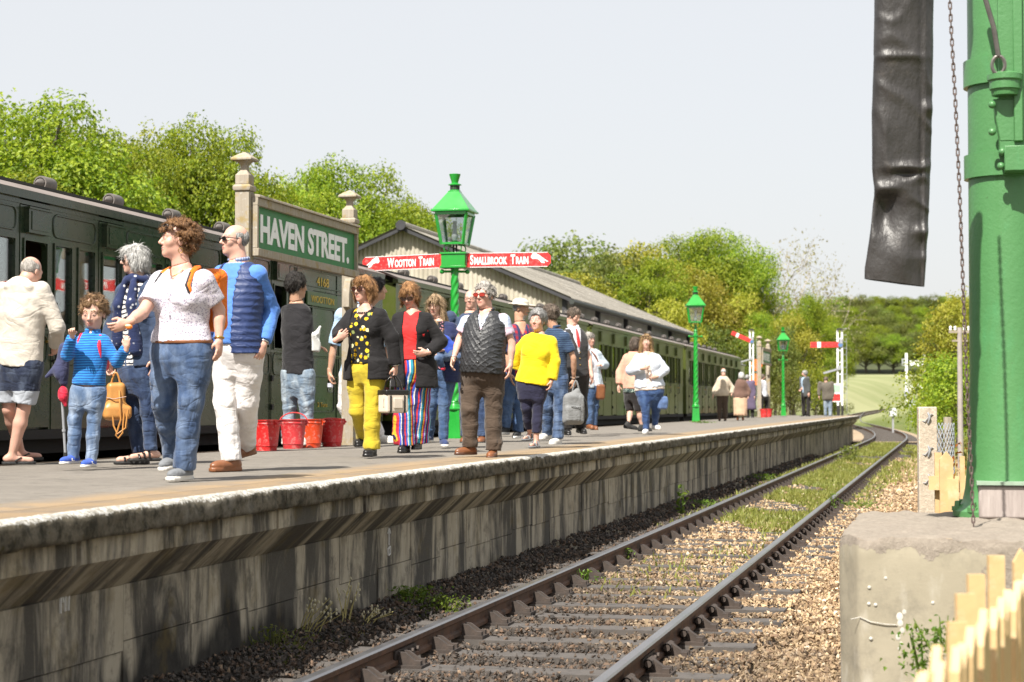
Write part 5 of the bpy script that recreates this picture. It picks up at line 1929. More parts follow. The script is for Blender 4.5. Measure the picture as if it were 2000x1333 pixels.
# ---- hanging wood on the far hill, right
G3 = 'trees of the far wooded hillside'
rg3 = np.random.default_rng(77)
nn = 0
for row, (d, v0, v1) in enumerate(((300, 690, 700), (325, 655, 668), (350, 625, 640), (378, 598, 612), (405, 580, 592))):
    us = np.arange(1628 + rg3.uniform(0, 12), 1920, 27)
    for u in us:
        vt = rg3.uniform(v0, v1) + (8 if u > 1840 else 0) + (12 if u < 1690 else 0)
        k = ['dul0', 'dul1', 'oak1', 'dul0', 'oak2'][nn % 5]
        p = at_depth(u, vt, d)
        base = at_depth(u, 742 - row * 24, d).z
        e = plant_tree(k, (p.x, p.y, base), max(8.0, p.z - base), rg3.uniform(0, 6.28), '%s in the %s of the far hillside wood' % ('dark green tree' if k[0] == 'd' else 'bright green tree', ['lowest row, along the field edge', 'second row up', 'middle row', 'fourth row up', 'top row on the skyline'][row]), G3, 1.0)
        nn += 1
# wooded slope below those trees
mb = MB()
A = [at_depth(u, 738, 293) for u in (1560, 1700, 1990)]; B = [at_depth(u, 612, 430) for u in (1560, 1700, 1990)]
vs = [tuple(p) for p in A] + [tuple(p) for p in B]
vs += [(p[0], p[1] + 4, p[2] - 12) for p in map(tuple, B)] + [(p[0], p[1] + 1, p[2] - 10) for p in map(tuple, A)]
mb.add(vs, [(0, 1, 4, 3), (1, 2, 5, 4), (3, 4, 7, 6), (4, 5, 8, 7), (9, 10, 1, 0), (10, 11, 2, 1)])
tag(mb.build('hillside', [pm('hill_earth', (.05, .06, .02), .95, .3, .2)]), kind='structure')
# ---- hedge trees at right, behind the column
G4 = 'bushes beside the line at right'
for k, u, v, d, wk, lb in (('yel1', 1870, 588, 74, .72, 'bright green tree just left of the water column'), ('bush0', 1858, 690, 62, .9, 'yellow green bush behind the telegraph pole'), ('bush0', 1850, 742, 60, .7, 'low green bush beyond the concrete post'), ('oak0', 1935, 590, 82, .7, 'green tree hidden mostly behind the water column'), ('bush0', 1905, 690, 55, .9, 'low bush behind the water column')):
    tree_px(k, u, v, d, lb, G4, wk)

# ---- small plants along the track
M_weed = leaf_mat('weed_leaf', [(.06, .12, .012), (.11, .18, .02), (.16, .21, .03)], .35)
M_dry = pm('dry_stalk', (.42, .36, .14), .8, .25, 30)
M_redleaf = leaf_mat('red_leaf', [(.16, .03, .015), (.25, .06, .02), (.32, .14, .03)], .3)
def weed(p, h, w, n, size, mat_, label, stalks=6, group='weeds growing along the track', cat='weed', name='weed'):
    rg = np.random.default_rng(int(abs(p.x * 1000 + p.y * 77)) % 99999)
    e = empty(name, p, 0, label, cat, group)
    C = rg.normal(size=(n, 3)) * np.array([w * .36, w * .36, 0]) + np.array([0, 0, 1]) * (h * rg.uniform(.05, 1, n) ** 1.1)[:, None]
    V, F = leaves_np(C, rg.normal(size=(n, 3)) * .8 + np.array([0, -.2, .8]), size, rg, .5)
    obj('foliage', np_mesh('foliage', V, F, mat_, smooth=False), e)
    mb = MB()
    for k in range(stalks):
        a = rg.normal(size=2) * w * .3
        mb.tube([(a[0] * .4, a[1] * .4, 0), (a[0] * .8, a[1] * .8, h * .6), (a[0], a[1], h * rg.uniform(.8, 1.02))], [.005, .004, .002], 4)
    mb.build('stem', [mat_ if mat_ is not M_redleaf else M_dry], e)
    return e
def dry(p, h, lean, label, n=9, heads=True):
    rg = np.random.default_rng(int(abs(p.x * 999 + p.y * 77)) % 99999)
    e = empty('dry_weed', p, 0, label, 'weed', 'weeds growing along the track')
    mb = MB(); hb = MB()
    for k in range(n):
        b_ = Vector((rg.normal() * .03, rg.normal() * .03, 0))
        t_ = Vector((lean[0] * h + rg.normal() * .07, lean[1] * h + rg.normal() * .05, h * rg.uniform(.7, 1.05)))
        mb.tube([b_, b_.lerp(t_, .5) + Vector((0, 0, .04)), t_], [.004, .0035, .002], 4)
        for q in range(3):
            x = b_.lerp(t_, .7 + .1 * q); hb.ball((x.x + rg.normal() * .012, x.y, x.z + .03), .007, 5, 0, (1, 1, 1.6))
    mb.build('stalk', [M_dry], e)
    if heads: tag(hb.build('seed_head', [pm('seed_pale', (.55, .50, .34), .9)], e), kind='stuff')
    return e
gz = -.2
w = lambda u, v: on_z(u, v, gz)
dry(w(585, 1272), .34, (.55, .12), 'leaning clump of dry yellow stalks by the platform wall', 11)
dry(w(672, 1248), .42, (.12, .1), 'upright dry seed stalks by the platform wall', 6)
dry(w(700, 1245), .22, (.5, .1), 'short dry stalks beside the near rail', 7)
weed(w(540, 1300), .24, .30, 160, .035, LEAFC, 'grey green tufted weed at the foot of the wall', 22)
weed(w(640, 1258), .10, .22, 90, .03, M_weed, 'small green weed below the dry stalks', 4)
weed(w(800, 1200), .22, .30, 420, .04, M_weed, 'dark green leafy clump against the wall', 10)
weed(w(855, 1206), .17, .34, 380, .035, M_weed, 'bright green clump beside the near rail', 10)
weed(w(1330, 1012), .48, .16, 46, .09, M_weed, 'tall single green weed between wall and rail', 3)
weed(w(1143, 1150), .16, .14, 60, .04, M_weed, 'yellow green weed inside the near rail, closer one')
weed(w(1222, 1102), .18, .12, 70, .04, M_weed, 'green weed inside the near rail, farther one')
weed(w(1375, 995), .15, .35, 200, .05, M_weed, 'grassy tuft beside the near rail')
weed(w(1490, 945), .2, .6, 260, .06, M_weed, 'low tuft by the rail beneath the far wall')
weed(w(1625, 1005), .32, .16, 70, .05, M_weed, 'tuft of grass outside the right hand rail')
weed(w(1665, 995), .12, .7, 240, .05, M_weed, 'spreading green patch outside the right hand rail')
weed(at_depth(1805, 1318, 8.6), .20, .22, 150, .035, M_weed, 'small leafy shrub at the foot of the concrete block', 7)
weed(at_depth(1843, 1275, 8.5), .16, .16, 90, .035, M_weed, 'leafy sprig higher on the face of the concrete block', 5)
weed(w(1355, 825), .01, .01, 2, .01, M_weed, 'x') if False else None
q = on_plat(1372, 827); weed(q, .06, .45, 120, .05, M_weed, 'grass tuft at the foot of the second lamp post', 4)
q = at_depth(1888, 935, 12.9); q.z = .2
weed(q, at_depth(1888, 862, 12.9).z - .2, .16, 160, .05, M_redleaf, 'red leaved shrub beside the water column', 9, cat='shrub', name='shrub')
weed(w(1660, 905), .5, .5, 300, .09, LEAFC, 'dark ivy clump at the far end of the platform wall', 6)
# grass between and beside the rails, further off
def grass_stuff():
    rg = np.random.default_rng(3)
    P = []
    def blk(x0, x1, y0, y1, n): P.append(np.stack([rg.uniform(x0, x1, n), rg.uniform(y0, y1, n)], 1))
    blk(-3.15, -1.9, 24, 45, 17000); blk(-3.15, -1.9, 45, 84, 12000); blk(-1.65, -1.2, 30, 84, 3500); blk(-3.75, -3.4, 24, 84, 2500); blk(-1.2, 1.5, 40, 100, 9000)
    blk(-3.1, -1.9, 15.5, 26, 600)
    P = np.concatenate(P)
    m = vnoise(np.stack([P[:, 0], P[:, 1] * .5, 0 * P[:, 0]], 1).astype(np.float32), 8, 3.2)
    P = P[m > -1.15 + .4 * (P[:, 1] > 58) + .4 * (P[:, 0] > -1.8) + .7 * (P[:, 1] < 26)]
    n = len(P)
    h = rg.uniform(.05, .16, n) * np.where(P[:, 1] < 40, .8, 1.0)
    a = rg.uniform(0, 6.28, n)
    wd = .012 + .0004 * P[:, 1]
    lean = rg.normal(size=(n, 2)) * .045
    b = np.stack([P[:, 0], P[:, 1], np.full(n, -.20)], 1)
    s = np.stack([np.cos(a) * wd, np.sin(a) * wd, 0 * a], 1)
    t = b + np.concatenate([lean, h[:, None]], 1)
    V = np.stack([b - s, b + s, t], 1).reshape(-1, 3)
    o = obj('track_grass', np_mesh('track_grass', V, np.arange(n * 3).reshape(-1, 3), leaf_mat('grass_blade', [(.16, .20, .035), (.26, .30, .06), (.36, .37, .12)], .3), smooth=False))
    tag(o, 'thin bright grass growing between the rails', 'grass', kind='stuff')
grass_stuff()

# ---- trees across the line on the right, out of frame, that the carriage paint reflects
for i in range(20):
    k = ['oak0', 'yel0', 'oak1', 'dul1', 'oak2'][i % 5]
    y_ = 2 + i * 13.0
    plant_tree(k, (max(16, .04 * y_ + 9) + (i % 3) * 1.6, y_, -.3), (4.6 if y_ < 125 else 12.5) + (i % 2), i * 1.3, 'green tree on the bank across the line from the platform', 'trees across the line', 1.1)
# ================================================================== people: bodies grown from distance fields
def unit3(v):
    v = np.asarray(v, float); n = np.linalg.norm(v)
    return v / n if n > 1e-9 else np.array([0., 0., 1.])

class Field:
    def __init__(s, lo, hi, cell):
        s.lo = np.asarray(lo, float); s.cell = cell
        s.n = np.maximum(4, np.ceil((np.asarray(hi) - s.lo) / cell).astype(int) + 1)
        s.ax = [(s.lo[i] + np.arange(s.n[i]) * cell).astype(np.float32) for i in range(3)]
        s.d = np.full(tuple(s.n), .5, np.float32)

    def _sl(s, lo, hi, m):
        o = []
        for i in range(3):
            a = int(np.floor((lo[i] - m - s.lo[i]) / s.cell)); b = int(np.ceil((hi[i] + m - s.lo[i]) / s.cell)) + 1
            o.append(slice(max(0, a), max(0, min(s.n[i], b))))
        return tuple(o)

    def xyz(s, sl):
        return (s.ax[0][sl[0]][:, None, None], s.ax[1][sl[1]][None, :, None], s.ax[2][sl[2]][None, None, :])

    def add(s, prim, k=.02):
        f, lo, hi = prim
        sl = s._sl(lo, hi, k + 3 * s.cell)
        if any(q.stop <= q.start for q in sl): return s
        b = f(*s.xyz(sl)); a = s.d[sl]
        if k > 1e-4:
            h = np.clip(.5 + .5 * (a - b) / k, 0, 1)
            s.d[sl] = a + (b - a) * h - k * h * (1 - h)
        else:
            s.d[sl] = np.minimum(a, b)
        return s

    def sub(s, prim, k=.006):
        f, lo, hi = prim
        sl = s._sl(lo, hi, k + 2 * s.cell)
        if any(q.stop <= q.start for q in sl): return s
        b = -f(*s.xyz(sl)); a = s.d[sl]
        h = np.clip(.5 - .5 * (a - b) / k, 0, 1)
        s.d[sl] = a + (b - a) * h + k * h * (1 - h)
        return s

    def cut(s, f):
        """keep where f <= 0"""
        b = f(s.ax[0][:, None, None], s.ax[1][None, :, None], s.ax[2][None, None, :])
        np.maximum(s.d, b, out=s.d)
        return s

    def wrinkle(s, fn, band=.03):
        I = np.nonzero(np.abs(s.d) < band)
        P = np.stack([s.ax[i][I[i]] for i in range(3)], 1)
        s.d[I] += fn(P).astype(np.float32)
        return s

    def mesh(s):
        d = s.d
        d[0] = d[-1] = .1; d[:, 0] = d[:, -1] = .1; d[:, :, 0] = d[:, :, -1] = .1
        neg = d < 0
        n0, n1, n2 = d.shape
        c = np.zeros((n0 - 1, n1 - 1, n2 - 1), np.int8)
        for i in (0, 1):
            for j in (0, 1):
                for k in (0, 1):
                    c += neg[i:n0 - 1 + i, j:n1 - 1 + j, k:n2 - 1 + k]
        m = (c > 0) & (c < 8)
        I = np.argwhere(m)
        if len(I) == 0: return np.zeros((0, 3)), np.zeros((0, 4), int)
        idx = np.full(m.shape, -1, np.int32); idx[m] = np.arange(len(I))
        acc = np.zeros((len(I), 3), np.float32); cnt = np.zeros(len(I), np.float32)
        cor = {}
        for o in ((i, j, k) for i in (0, 1) for j in (0, 1) for k in (0, 1)):
            cor[o] = d[I[:, 0] + o[0], I[:, 1] + o[1], I[:, 2] + o[2]]
        for a in cor:
            for ax in range(3):
                if a[ax]: continue
                b = list(a); b[ax] = 1; b = tuple(b)
                da, db = cor[a], cor[b]
                x = (da < 0) != (db < 0)
                t = np.where(x, da / np.where(x, da - db, 1), 0)
                p = np.array(a, np.float32)[None].repeat(len(I), 0)
                p[:, ax] += t
                acc += p * x[:, None]; cnt += x
        V = s.lo + (I + acc / cnt[:, None]) * s.cell
        F = []
        for ax in range(3):
            u, v = (ax + 1) % 3, (ax + 2) % 3
            sa = [slice(None)] * 3; sb = [slice(None)] * 3
            sa[ax] = slice(0, -1); sb[ax] = slice(1, None)
            A, B = neg[tuple(sa)], neg[tuple(sb)]
            E = np.argwhere(A != B)
            E = E[(E[:, u] > 0) & (E[:, v] > 0) & (E[:, u] < d.shape[u] - 1) & (E[:, v] < d.shape[v] - 1)]
            if len(E) == 0: continue
            q = []
            for du, dv in ((-1, -1), (0, -1), (0, 0), (-1, 0)):
                e = E.copy(); e[:, u] += du; e[:, v] += dv
                q.append(idx[e[:, 0], e[:, 1], e[:, 2]])
            q = np.stack(q, 1)
            fl = ~A[E[:, 0], E[:, 1], E[:, 2]]
            q[fl] = q[fl][:, ::-1]
            F.append(q)
        F = np.concatenate(F)
        F = F[(F >= 0).all(1)]
        return V, F

def cone(a, b, ra, rb):
    a = np.asarray(a, float); b = np.asarray(b, float); ab = b - a; L2 = max(float(ab @ ab), 1e-9)
    def f(x, y, z):
        px, py, pz = x - a[0], y - a[1], z - a[2]
        t = np.clip((px * ab[0] + py * ab[1] + pz * ab[2]) / L2, 0, 1)
        return np.sqrt((px - t * ab[0]) ** 2 + (py - t * ab[1]) ** 2 + (pz - t * ab[2]) ** 2) - (ra + (rb - ra) * t)
    r = max(ra, rb)
    return f, np.minimum(a, b) - r, np.maximum(a, b) + r

def cutcone(a, b, ra, rb):
    """cone with a flat end at b (cuff)"""
    f, lo, hi = cone(a, b, ra, rb)
    a = np.asarray(a, float); b = np.asarray(b, float); u = unit3(b - a)
    def g(x, y, z):
        return np.maximum(f(x, y, z), (x - b[0]) * u[0] + (y - b[1]) * u[1] + (z - b[2]) * u[2])
    return g, lo, hi

def ell(c, r, ax=None):
    c = np.asarray(c, float); r = np.asarray(r, float)
    ax = np.eye(3) if ax is None else np.asarray(ax, float)
    def f(x, y, z):
        p = (x - c[0], y - c[1], z - c[2])
        k0 = 0; k1 = 0
        for i in range(3):
            q = p[0] * ax[i][0] + p[1] * ax[i][1] + p[2] * ax[i][2]
            k0 = k0 + (q / r[i]) ** 2; k1 = k1 + (q / r[i] ** 2) ** 2
        k0 = np.sqrt(k0); k1 = np.sqrt(k1)
        return k0 * (k0 - 1) / np.maximum(k1, 1e-6)
    m = r.max()
    return f, c - m, c + m

def loft(o, up, rt, fw, L, T, A, B, off=None, tmin=None, tmax=None):
    """stack of ellipses along up; A half widths, B half depths at stations T (in units of L)"""
    T = np.asarray(T, float); A = np.asarray(A, float); B = np.asarray(B, float)
    off = np.zeros_like(T) if off is None else np.asarray(off, float)
    def f(x, y, z):
        p = (x - o[0], y - o[1], z - o[2])
        d3 = lambda v: p[0] * v[0] + p[1] * v[1] + p[2] * v[2]
        t = d3(up) / L
        a = np.interp(t, T, A).astype(np.float32); b = np.interp(t, T, B).astype(np.float32); of = np.interp(t, T, off).astype(np.float32)
        qx = d3(rt) / a; qy = (d3(fw) - of) / b
        k = np.sqrt(qx ** 2 + qy ** 2) + 1e-6
        g = np.sqrt((qx / a) ** 2 + (qy / b) ** 2) + 1e-6
        d = k * (k - 1) / g
        lo_ = T[0] if tmin is None else tmin; hi_ = T[-1] if tmax is None else tmax
        return np.maximum(d, np.maximum((t - hi_) * L, (lo_ - t) * L))
    e = [o + up * L * t for t in (T[0], T[-1])]
    m = max(A.max(), B.max()) + np.abs(off).max()
    return f, np.minimum(*e) - m, np.maximum(*e) + m

# ---------------------------------------------------------------- materials for people
def skin_mat(name, col):
    t = NT(name)
    o = t.obj()
    c = t.mix(t.noise(o, 9, 4), shade(col, .90), shade(col, 1.06))
    c = t.mix(t.ramp(t.noise(o, 4, 4), [(.5, 0.), (.8, .35)]), c, (col[0] * 1.02, col[1] * .80, col[2] * .78))
    b = t.bsdf(c, .48, t.bump(t.noise(o, 120, 3), .08, .002), Specular_IOR_Level=.4, Subsurface_Weight=.12, Subsurface_Scale=.02)
    b.inputs['Subsurface Radius'].default_value = (1, .35, .2)
    return t.done(b)
SK_PALE = skin_mat('skin_pale', (.60, .375, .29))
SK_PINK = skin_mat('skin_pink', (.60, .35, .27))
SK_TAN = skin_mat('skin_tan', (.50, .29, .195))
SK_WARM = skin_mat('skin_warm', (.42, .25, .165))
M_lip = pm('lip', (.50, .21, .17), .4, .08)
M_eyew = pm('eye_white', (.72, .70, .68), .25, .02)
M_eyed = pm('eye_dark', (.035, .025, .02), .15, .05)
M_shade = pm('dark_lens', (.012, .008, .008), .06, .05, coat=.5)
M_shade2 = pm('brown_lens', (.05, .018, .012), .06, .05, coat=.5)
M_redlens = pm('red_lens', (.30, .035, .025), .08, .05, coat=.5)
M_frame = pm('glasses_frame', (.02, .018, .018), .3, .05)

def hair_mat(name, c0, c1, sc=1.0):
    t = NT(name)
    o = t.obj(); x, y, z = t.sep(o)
    s = t.noise(t.comb(t.math('MULTIPLY', x, 150.0), t.math('MULTIPLY', y, 150.0), t.math('MULTIPLY', z, 22.0)), sc, 3, .6, .5)
    n = t.noise(o, 16, 4)
    c = t.mix(t.ramp(s, [(.38, 0.), (.60, 1.)]), c0, c1)
    c = t.mix(t.ramp(n, [(.35, .75), (.65, 0.)]), c, shade(c0, .6))
    return t.done(t.bsdf(c, .5, t.bump(s, 1.0, .012), Specular_IOR_Level=.35))
H_WHITE = hair_mat('hair_white', (.45, .44, .42), (.80, .79, .77))
H_GREY = hair_mat('hair_grey', (.16, .155, .15), (.50, .49, .48))
H_LGREY = hair_mat('hair_light_grey', (.32, .29, .26), (.62, .58, .54))
H_BROWN = hair_mat('hair_brown_grey', (.07, .05, .038), (.22, .17, .13))
H_CURLY = hair_mat('hair_auburn', (.10, .045, .018), (.38, .20, .085))
H_CHILD = hair_mat('hair_child', (.12, .065, .03), (.40, .25, .13))
H_GINGER = hair_mat('hair_ginger', (.22, .10, .035), (.52, .28, .12))
H_BLOND = hair_mat('hair_blond', (.26, .15, .06), (.60, .40, .20))
H_FAIR = hair_mat('hair_fair', (.30, .19, .10), (.58, .42, .26))
H_BLACK = hair_mat('hair_black', (.008, .007, .007), (.05, .04, .035))

def cloth(name, col, rough=.85, var=.12, weave=240, sheen=.15, bump=.25, fold=.4, pat=None, spec=.25, coat=0):
    """fabric: base colour or pattern function (t, o) -> colour socket, weave relief and soft folds"""
    if name in _mc: return _mc[name]
    t = NT(name)
    o = t.obj()
    base = pat(t, o) if pat else col
    n = t.noise(o, 6, 5)
    c = t.mix(t.ramp(n, [(.3, 0.), (.7, 1.)]), shade_mix(t, base, 1 - var), shade_mix(t, base, 1 + var))
    h = t.noise(o, weave, 2)
    f = t.noise(t.vmul(o, (1, 1, .6)), 14, 4, .55, .6)
    def ridge(m, sc, ds):
        q = t.noise(t.vmul(o, m), sc, 2, .5, ds)
        q = t.math('SUBTRACT', 1.0, t.math('MULTIPLY', t.math('ABSOLUTE', t.math('SUBTRACT', q, .5)), 5.0))
        return t.math('POWER', t.math('MAXIMUM', q, 0.0), 2.0)
    cr = t.math('ADD', ridge((1, 1, .5), 3.6, .9), t.math('MULTIPLY', ridge((.7, .7, 1.5), 6.0, .8), .7))
    nb = t.bump(h, bump, .002, t.bump(t.math('ADD', t.math('MULTIPLY', cr, -.45), t.math('MULTIPLY', f, .7)), fold * .85, .03))
    _mc[name] = t.done(t.bsdf(c, rough, nb, Sheen_Weight=sheen, Specular_IOR_Level=spec, Coat_Weight=coat))
    return _mc[name]

def denim(name, col, fade=(.30, .40, .52), amt=.5):
    def pat(t, o):
        n = t.noise(t.vmul(o, (1, 1, .35)), 12, 4, .55)
        g = t.noise(o, 260, 2)
        c = t.mix(t.ramp(n, [(.42, 0.), (.72, amt)]), col, fade)
        return t.mix(t.ramp(g, [(.3, .25), (.7, 0.)]), c, shade(col, .5))
    return cloth(name, col, pat=pat, fold=.6, bump=.35)

def stripes(c0, c1, freq, axis=2, duty=.5, soft=.06):
    def pat(t, o):
        v = t.sep(o)[axis]
        n = t.math('MULTIPLY', t.noise(o, 5, 2), .12 if freq < 30 else .02)
        s = t.math('FRACT', t.math('MULTIPLY', t.math('ADD', v, n), freq))
        return t.mix(t.ramp(s, [(duty - soft, 0.), (duty + soft, 1.)]), c0, c1)
    return pat

# ---------------------------------------------------------------- the figure
def folds(P, seed, f, az):
    n = vnoise(P * np.array([1, 1, az], np.float32), seed, f)
    return (1 - np.minimum(np.abs(n), 1)) ** 2.2 - .35

def rbox(c, h, ax, r):
    c = np.asarray(c, float); h = np.asarray(h, float) - r; ax = np.asarray(ax, float)
    def f(x, y, z):
        p = (x - c[0], y - c[1], z - c[2]); o = 0; m = None
        for i in range(3):
            q = np.abs(p[0] * ax[i][0] + p[1] * ax[i][1] + p[2] * ax[i][2]) - h[i]
            o = o + np.maximum(q, 0) ** 2; m = q if m is None else np.maximum(m, q)
        return np.sqrt(o) + np.minimum(m, 0) - r
    e = np.abs(ax.T) @ (h + r)
    return f, c - e, c + e

TQ = [-.28, -.1, 0, .15, .35, .62, .8, .9, 1.0, 1.06]
MALE_A = [.11, .160, .164, .158, .148, .160, .158, .128, .070, .060]
FEM_A = [.12, .172, .176, .166, .136, .142, .138, .112, .062, .052]
MALE_B = [.075, .110, .112, .110, .108, .120, .104, .085, .060, .056]
FEM_B = [.080, .118, .120, .108, .100, .108, .096, .076, .054, .050]

class Person:
    def __init__(s, foot, head, label, dep=None, **k):
        s.k = k
        s.label = label
        s.org = on_plat(*foot) if dep is None else at_depth(foot[0], foot[1], dep)
        s.dep = (s.org - CAMP).dot(FW)
        if k.get('z0') is not None: s.org.z = k['z0']
        s.root = empty('person', s.org, TH, label, 'person', k.get('group'))
        mpp = s.dep / FPX
        g = s.g = k.get('g', 1.0)
        fem = s.fem = k.get('fem', False)
        s.yaw = R(k.get('yaw', 0))
        top = k.get('top', head[1] - 40)
        s.H = (foot[1] - top) * mpp
        S_ = s.S = k.get('S', s.H / 1.70)
        s.cell = k.get('cell', s.dep / 1450)
        s.f = np.array([math.sin(s.yaw), -math.cos(s.yaw), 0]); s.r = np.array([math.cos(s.yaw), math.sin(s.yaw), 0])
        s.hc = s.P(*head)
        J = {}
        u0 = foot[0]; Hp = foot[1] - top
        dv = lambda f_: foot[1] - f_ * Hp
        sw = (.165 if fem else .18) * S_ / mpp * abs(math.cos(s.yaw)) + .05 * S_ / mpp
        hu = head[0]
        D = {'nk': (hu, dv(.845)), 'sl': (hu - sw, dv(.815)), 'sr': (hu + sw, dv(.815)), 'hl': (u0 - .09 * S_ / mpp, dv(.51)), 'hr': (u0 + .09 * S_ / mpp, dv(.51)),
             'kl': (u0 - .09 * S_ / mpp, dv(.28)), 'kr': (u0 + .09 * S_ / mpp, dv(.28)), 'al': (u0 - .09 * S_ / mpp, dv(.05)), 'ar': (u0 + .09 * S_ / mpp, dv(.05))}
        D.update({n: k[n] for n in D if n in k})
        half = (.155 if fem else .172) * S_
        auto = {'sl': -half * math.sin(s.yaw), 'sr': half * math.sin(s.yaw), 'hl': -.09 * S_ * math.sin(s.yaw), 'hr': .09 * S_ * math.sin(s.yaw),
                'kl': -.09 * S_ * math.sin(s.yaw), 'kr': .09 * S_ * math.sin(s.yaw), 'al': -.09 * S_ * math.sin(s.yaw), 'ar': .09 * S_ * math.sin(s.yaw)}
        if math.cos(s.yaw) < 0:
            auto = {q: -v for q, v in auto.items()}
        for n, v in D.items():
            d = v[2] if len(v) > 2 else auto.get(n, 0)
            J[n] = s.P(v[0], v[1], d)
        for sd in 'lr':
            if 's' + sd in k:      # given on the outline: pull in to the joint
                J['s' + sd] = J['s' + sd] + unit3((J['nk'] - J['s' + sd]) * [1, 1, 0]) * .045 * S_ - np.array([0, 0, .030 * S_])
            sh = J['s' + sd]
            e = k.get('e' + sd); w_ = k.get('w' + sd)
            sg = -1 if sd == 'l' else 1
            J['e' + sd] = s.P(e[0], e[1], e[2] if len(e) > 2 else auto['s' + sd]) if e else sh + np.array([sg * .05, .02, -.285 * S_])
            J['w' + sd] = s.P(w_[0], w_[1], w_[2] if len(w_) > 2 else auto['s' + sd] - .05) if w_ else J['e' + sd] + np.array([0, -.05, -.24 * S_])
        s.J = J
        s.hip = (J['hl'] + J['hr']) / 2
        s.up = unit3(J['nk'] - s.hip); s.L = float(np.linalg.norm(J['nk'] - s.hip))
        s.tr = unit3(s.r - s.up * (s.r @ s.up)); s.tf = unit3(s.f - s.up * (s.f @ s.up) - s.tr * (s.f @ s.tr))
        hy = R(k.get('hyaw', k.get('yaw', 0))); hp = R(k.get('hpitch', 0)); hr_ = R(k.get('hroll', 0))
        s.hf = np.array([math.sin(hy) * math.cos(hp), -math.cos(hy) * math.cos(hp), math.sin(hp)])
        rr = np.array([math.cos(hy), math.sin(hy), 0]); uu = np.cross(s.hf, rr)
        s.hr = rr * math.cos(hr_) + uu * math.sin(hr_); s.hu = np.cross(s.hf, s.hr)
        s.hs = k.get('hs', .228 * S_) / .23
        s.skin = k.get('skin', SK_PALE); s.hairm = k.get('hairm', H_BROWN)
        s.all = np.array([*J.values(), s.hc])

    def P(s, u, v, d=0.0):
        q = at_depth(u, v, s.dep + d) - s.org
        return np.array([q.dot(RT), q.dot(HF), q.z])

    def W(s, x, y, z):          # head frame -> person space
        return s.hc + (s.hr * x + s.hf * y + s.hu * z) * s.hs

    def box(s, m=.2, pts=None):
        P = s.all if pts is None else np.asarray(pts)
        return P.min(0) - m, P.max(0) + m

    def put(s, name, V, F, mats, mi=None, parent=None):
        me = np_mesh(name, V, F, mats, mi)
        return obj(name, me, parent or s.root)

    # ---- torso pieces
    def torso(s, ease, tmin=-.28, tmax=1.06, wide=1.0):
        S_, g = s.S, s.g
        A = np.array(FEM_A if s.fem else MALE_A) * S_; B = np.array(FEM_B if s.fem else MALE_B) * S_
        gg = np.array([1, 1, 1, 1, 1, 1, 1, .6, .2, .1]) * (g - 1) + 1
        bel = s.k.get('belly', 0) * np.array([0, .4, .7, 1.0, 1.0, .35, 0, 0, 0, 0]) * .1
        # lean of the body depth: belly pushes forward
        return loft(s.hip, s.up, s.tr, s.tf, s.L, TQ, A * gg * wide + ease, B * gg + ease + bel / 2, bel / 2, tmin, tmax)

    def bust(s, F_, ease):
        if not s.fem: return
        b = s.k.get('bust', 1.0)
        for sg in (-1, 1):
            c = s.hip + s.up * s.L * .63 + s.tr * sg * .072 * s.S * s.g + s.tf * (.066 * s.S * s.g)
            F_.add(ell(c, np.array([.066, .050, .066]) * s.S * b * (.5 + .5 * s.g) + ease * .7, [s.tr, s.tf, s.up]), .04)

    def tz(s, v):               # fraction up the torso for a photo row on the body
        q = s.P(s.k.get('hem_u', 1000), v)
        return (q[2] - s.hip[2]) / (s.up[2] * s.L)

    def body(s):
        S_, g, J = s.S, s.g, s.J
        cell = max(s.cell * 1.75, .0122)
        Fd = Field(*s.box(.16), cell)
        Fd.add(s.torso(-.006), .03); s.bust(Fd, -.006)
        ga = .6 + .4 * g
        lk = 1.0 if s.k.get('bare') else .72
        hb = s.W(0, -.018, -.075)
        nr = (.053 if s.fem else .060) * S_ * (.7 + .3 * g)
        Fd.add(cone(J['nk'] - s.up * .03, hb, nr * 1.12, nr * .98), .03)
        for sd in 'lr':
            Fd.add(ell(J['s' + sd], np.array([.047, .047, .047]) * S_ * ga), .03)
            Fd.add(cone(J['s' + sd], J['e' + sd], .045 * S_ * ga, .037 * S_ * ga), .02)
            m = J['e' + sd] * .68 + J['w' + sd] * .32
            Fd.add(cone(J['e' + sd], m, .036 * S_ * ga, .038 * S_ * ga), .012)
            Fd.add(cone(m, J['w' + sd], .038 * S_ * ga, .025 * S_), .01)
            h, kn, an = J['h' + sd], J['k' + sd], J['a' + sd]
            Fd.add(cone(h, kn, .080 * S_ * g * lk, .050 * S_ * ga * lk), .04)
            c = kn * .70 + an * .30 + unit3(np.cross(np.cross(an - kn, s.f), an - kn)) * -.012 * S_ * 0
            lc = 1.0 if s.k.get('bare') or s.k.get('barecalf') else .72
            Fd.add(cone(kn, c, .049 * S_ * ga * lc, .054 * S_ * ga * lc), .02)
            Fd.add(cone(c, an, .054 * S_ * ga * lc, .034 * S_), .02)
            # foot
            if not s.k.get('barefoot'): continue
            ft, _ = s.footdir(sd)
            heel = an - ft * .045 * S_ + np.array([0, 0, -.035 * S_]); toe = an + ft * .15 * S_ + np.array([0, 0, -.048 * S_])
            if s.k.get('pitch' + sd): toe[2] -= s.k['pitch' + sd] * S_
            Fd.add(cone(heel, toe, .033 * S_, .026 * S_), .03)
        zc = J['nk'] + s.up * (.020 if not s.k.get('lowneck') else .02) * S_
        un = unit3(hb - J['nk'])
        Fd.cut(lambda x, y, z: (x - zc[0]) * un[0] + (y - zc[1]) * un[1] + (z - zc[2]) * un[2])
        parts = [Fd.mesh()]
        mis = [np.zeros(len(parts[0][1]), int)]
        # head
        V, F, mi = s.head(zc, un, nr, hb)
        parts.append((V, F)); mis.append(mi)
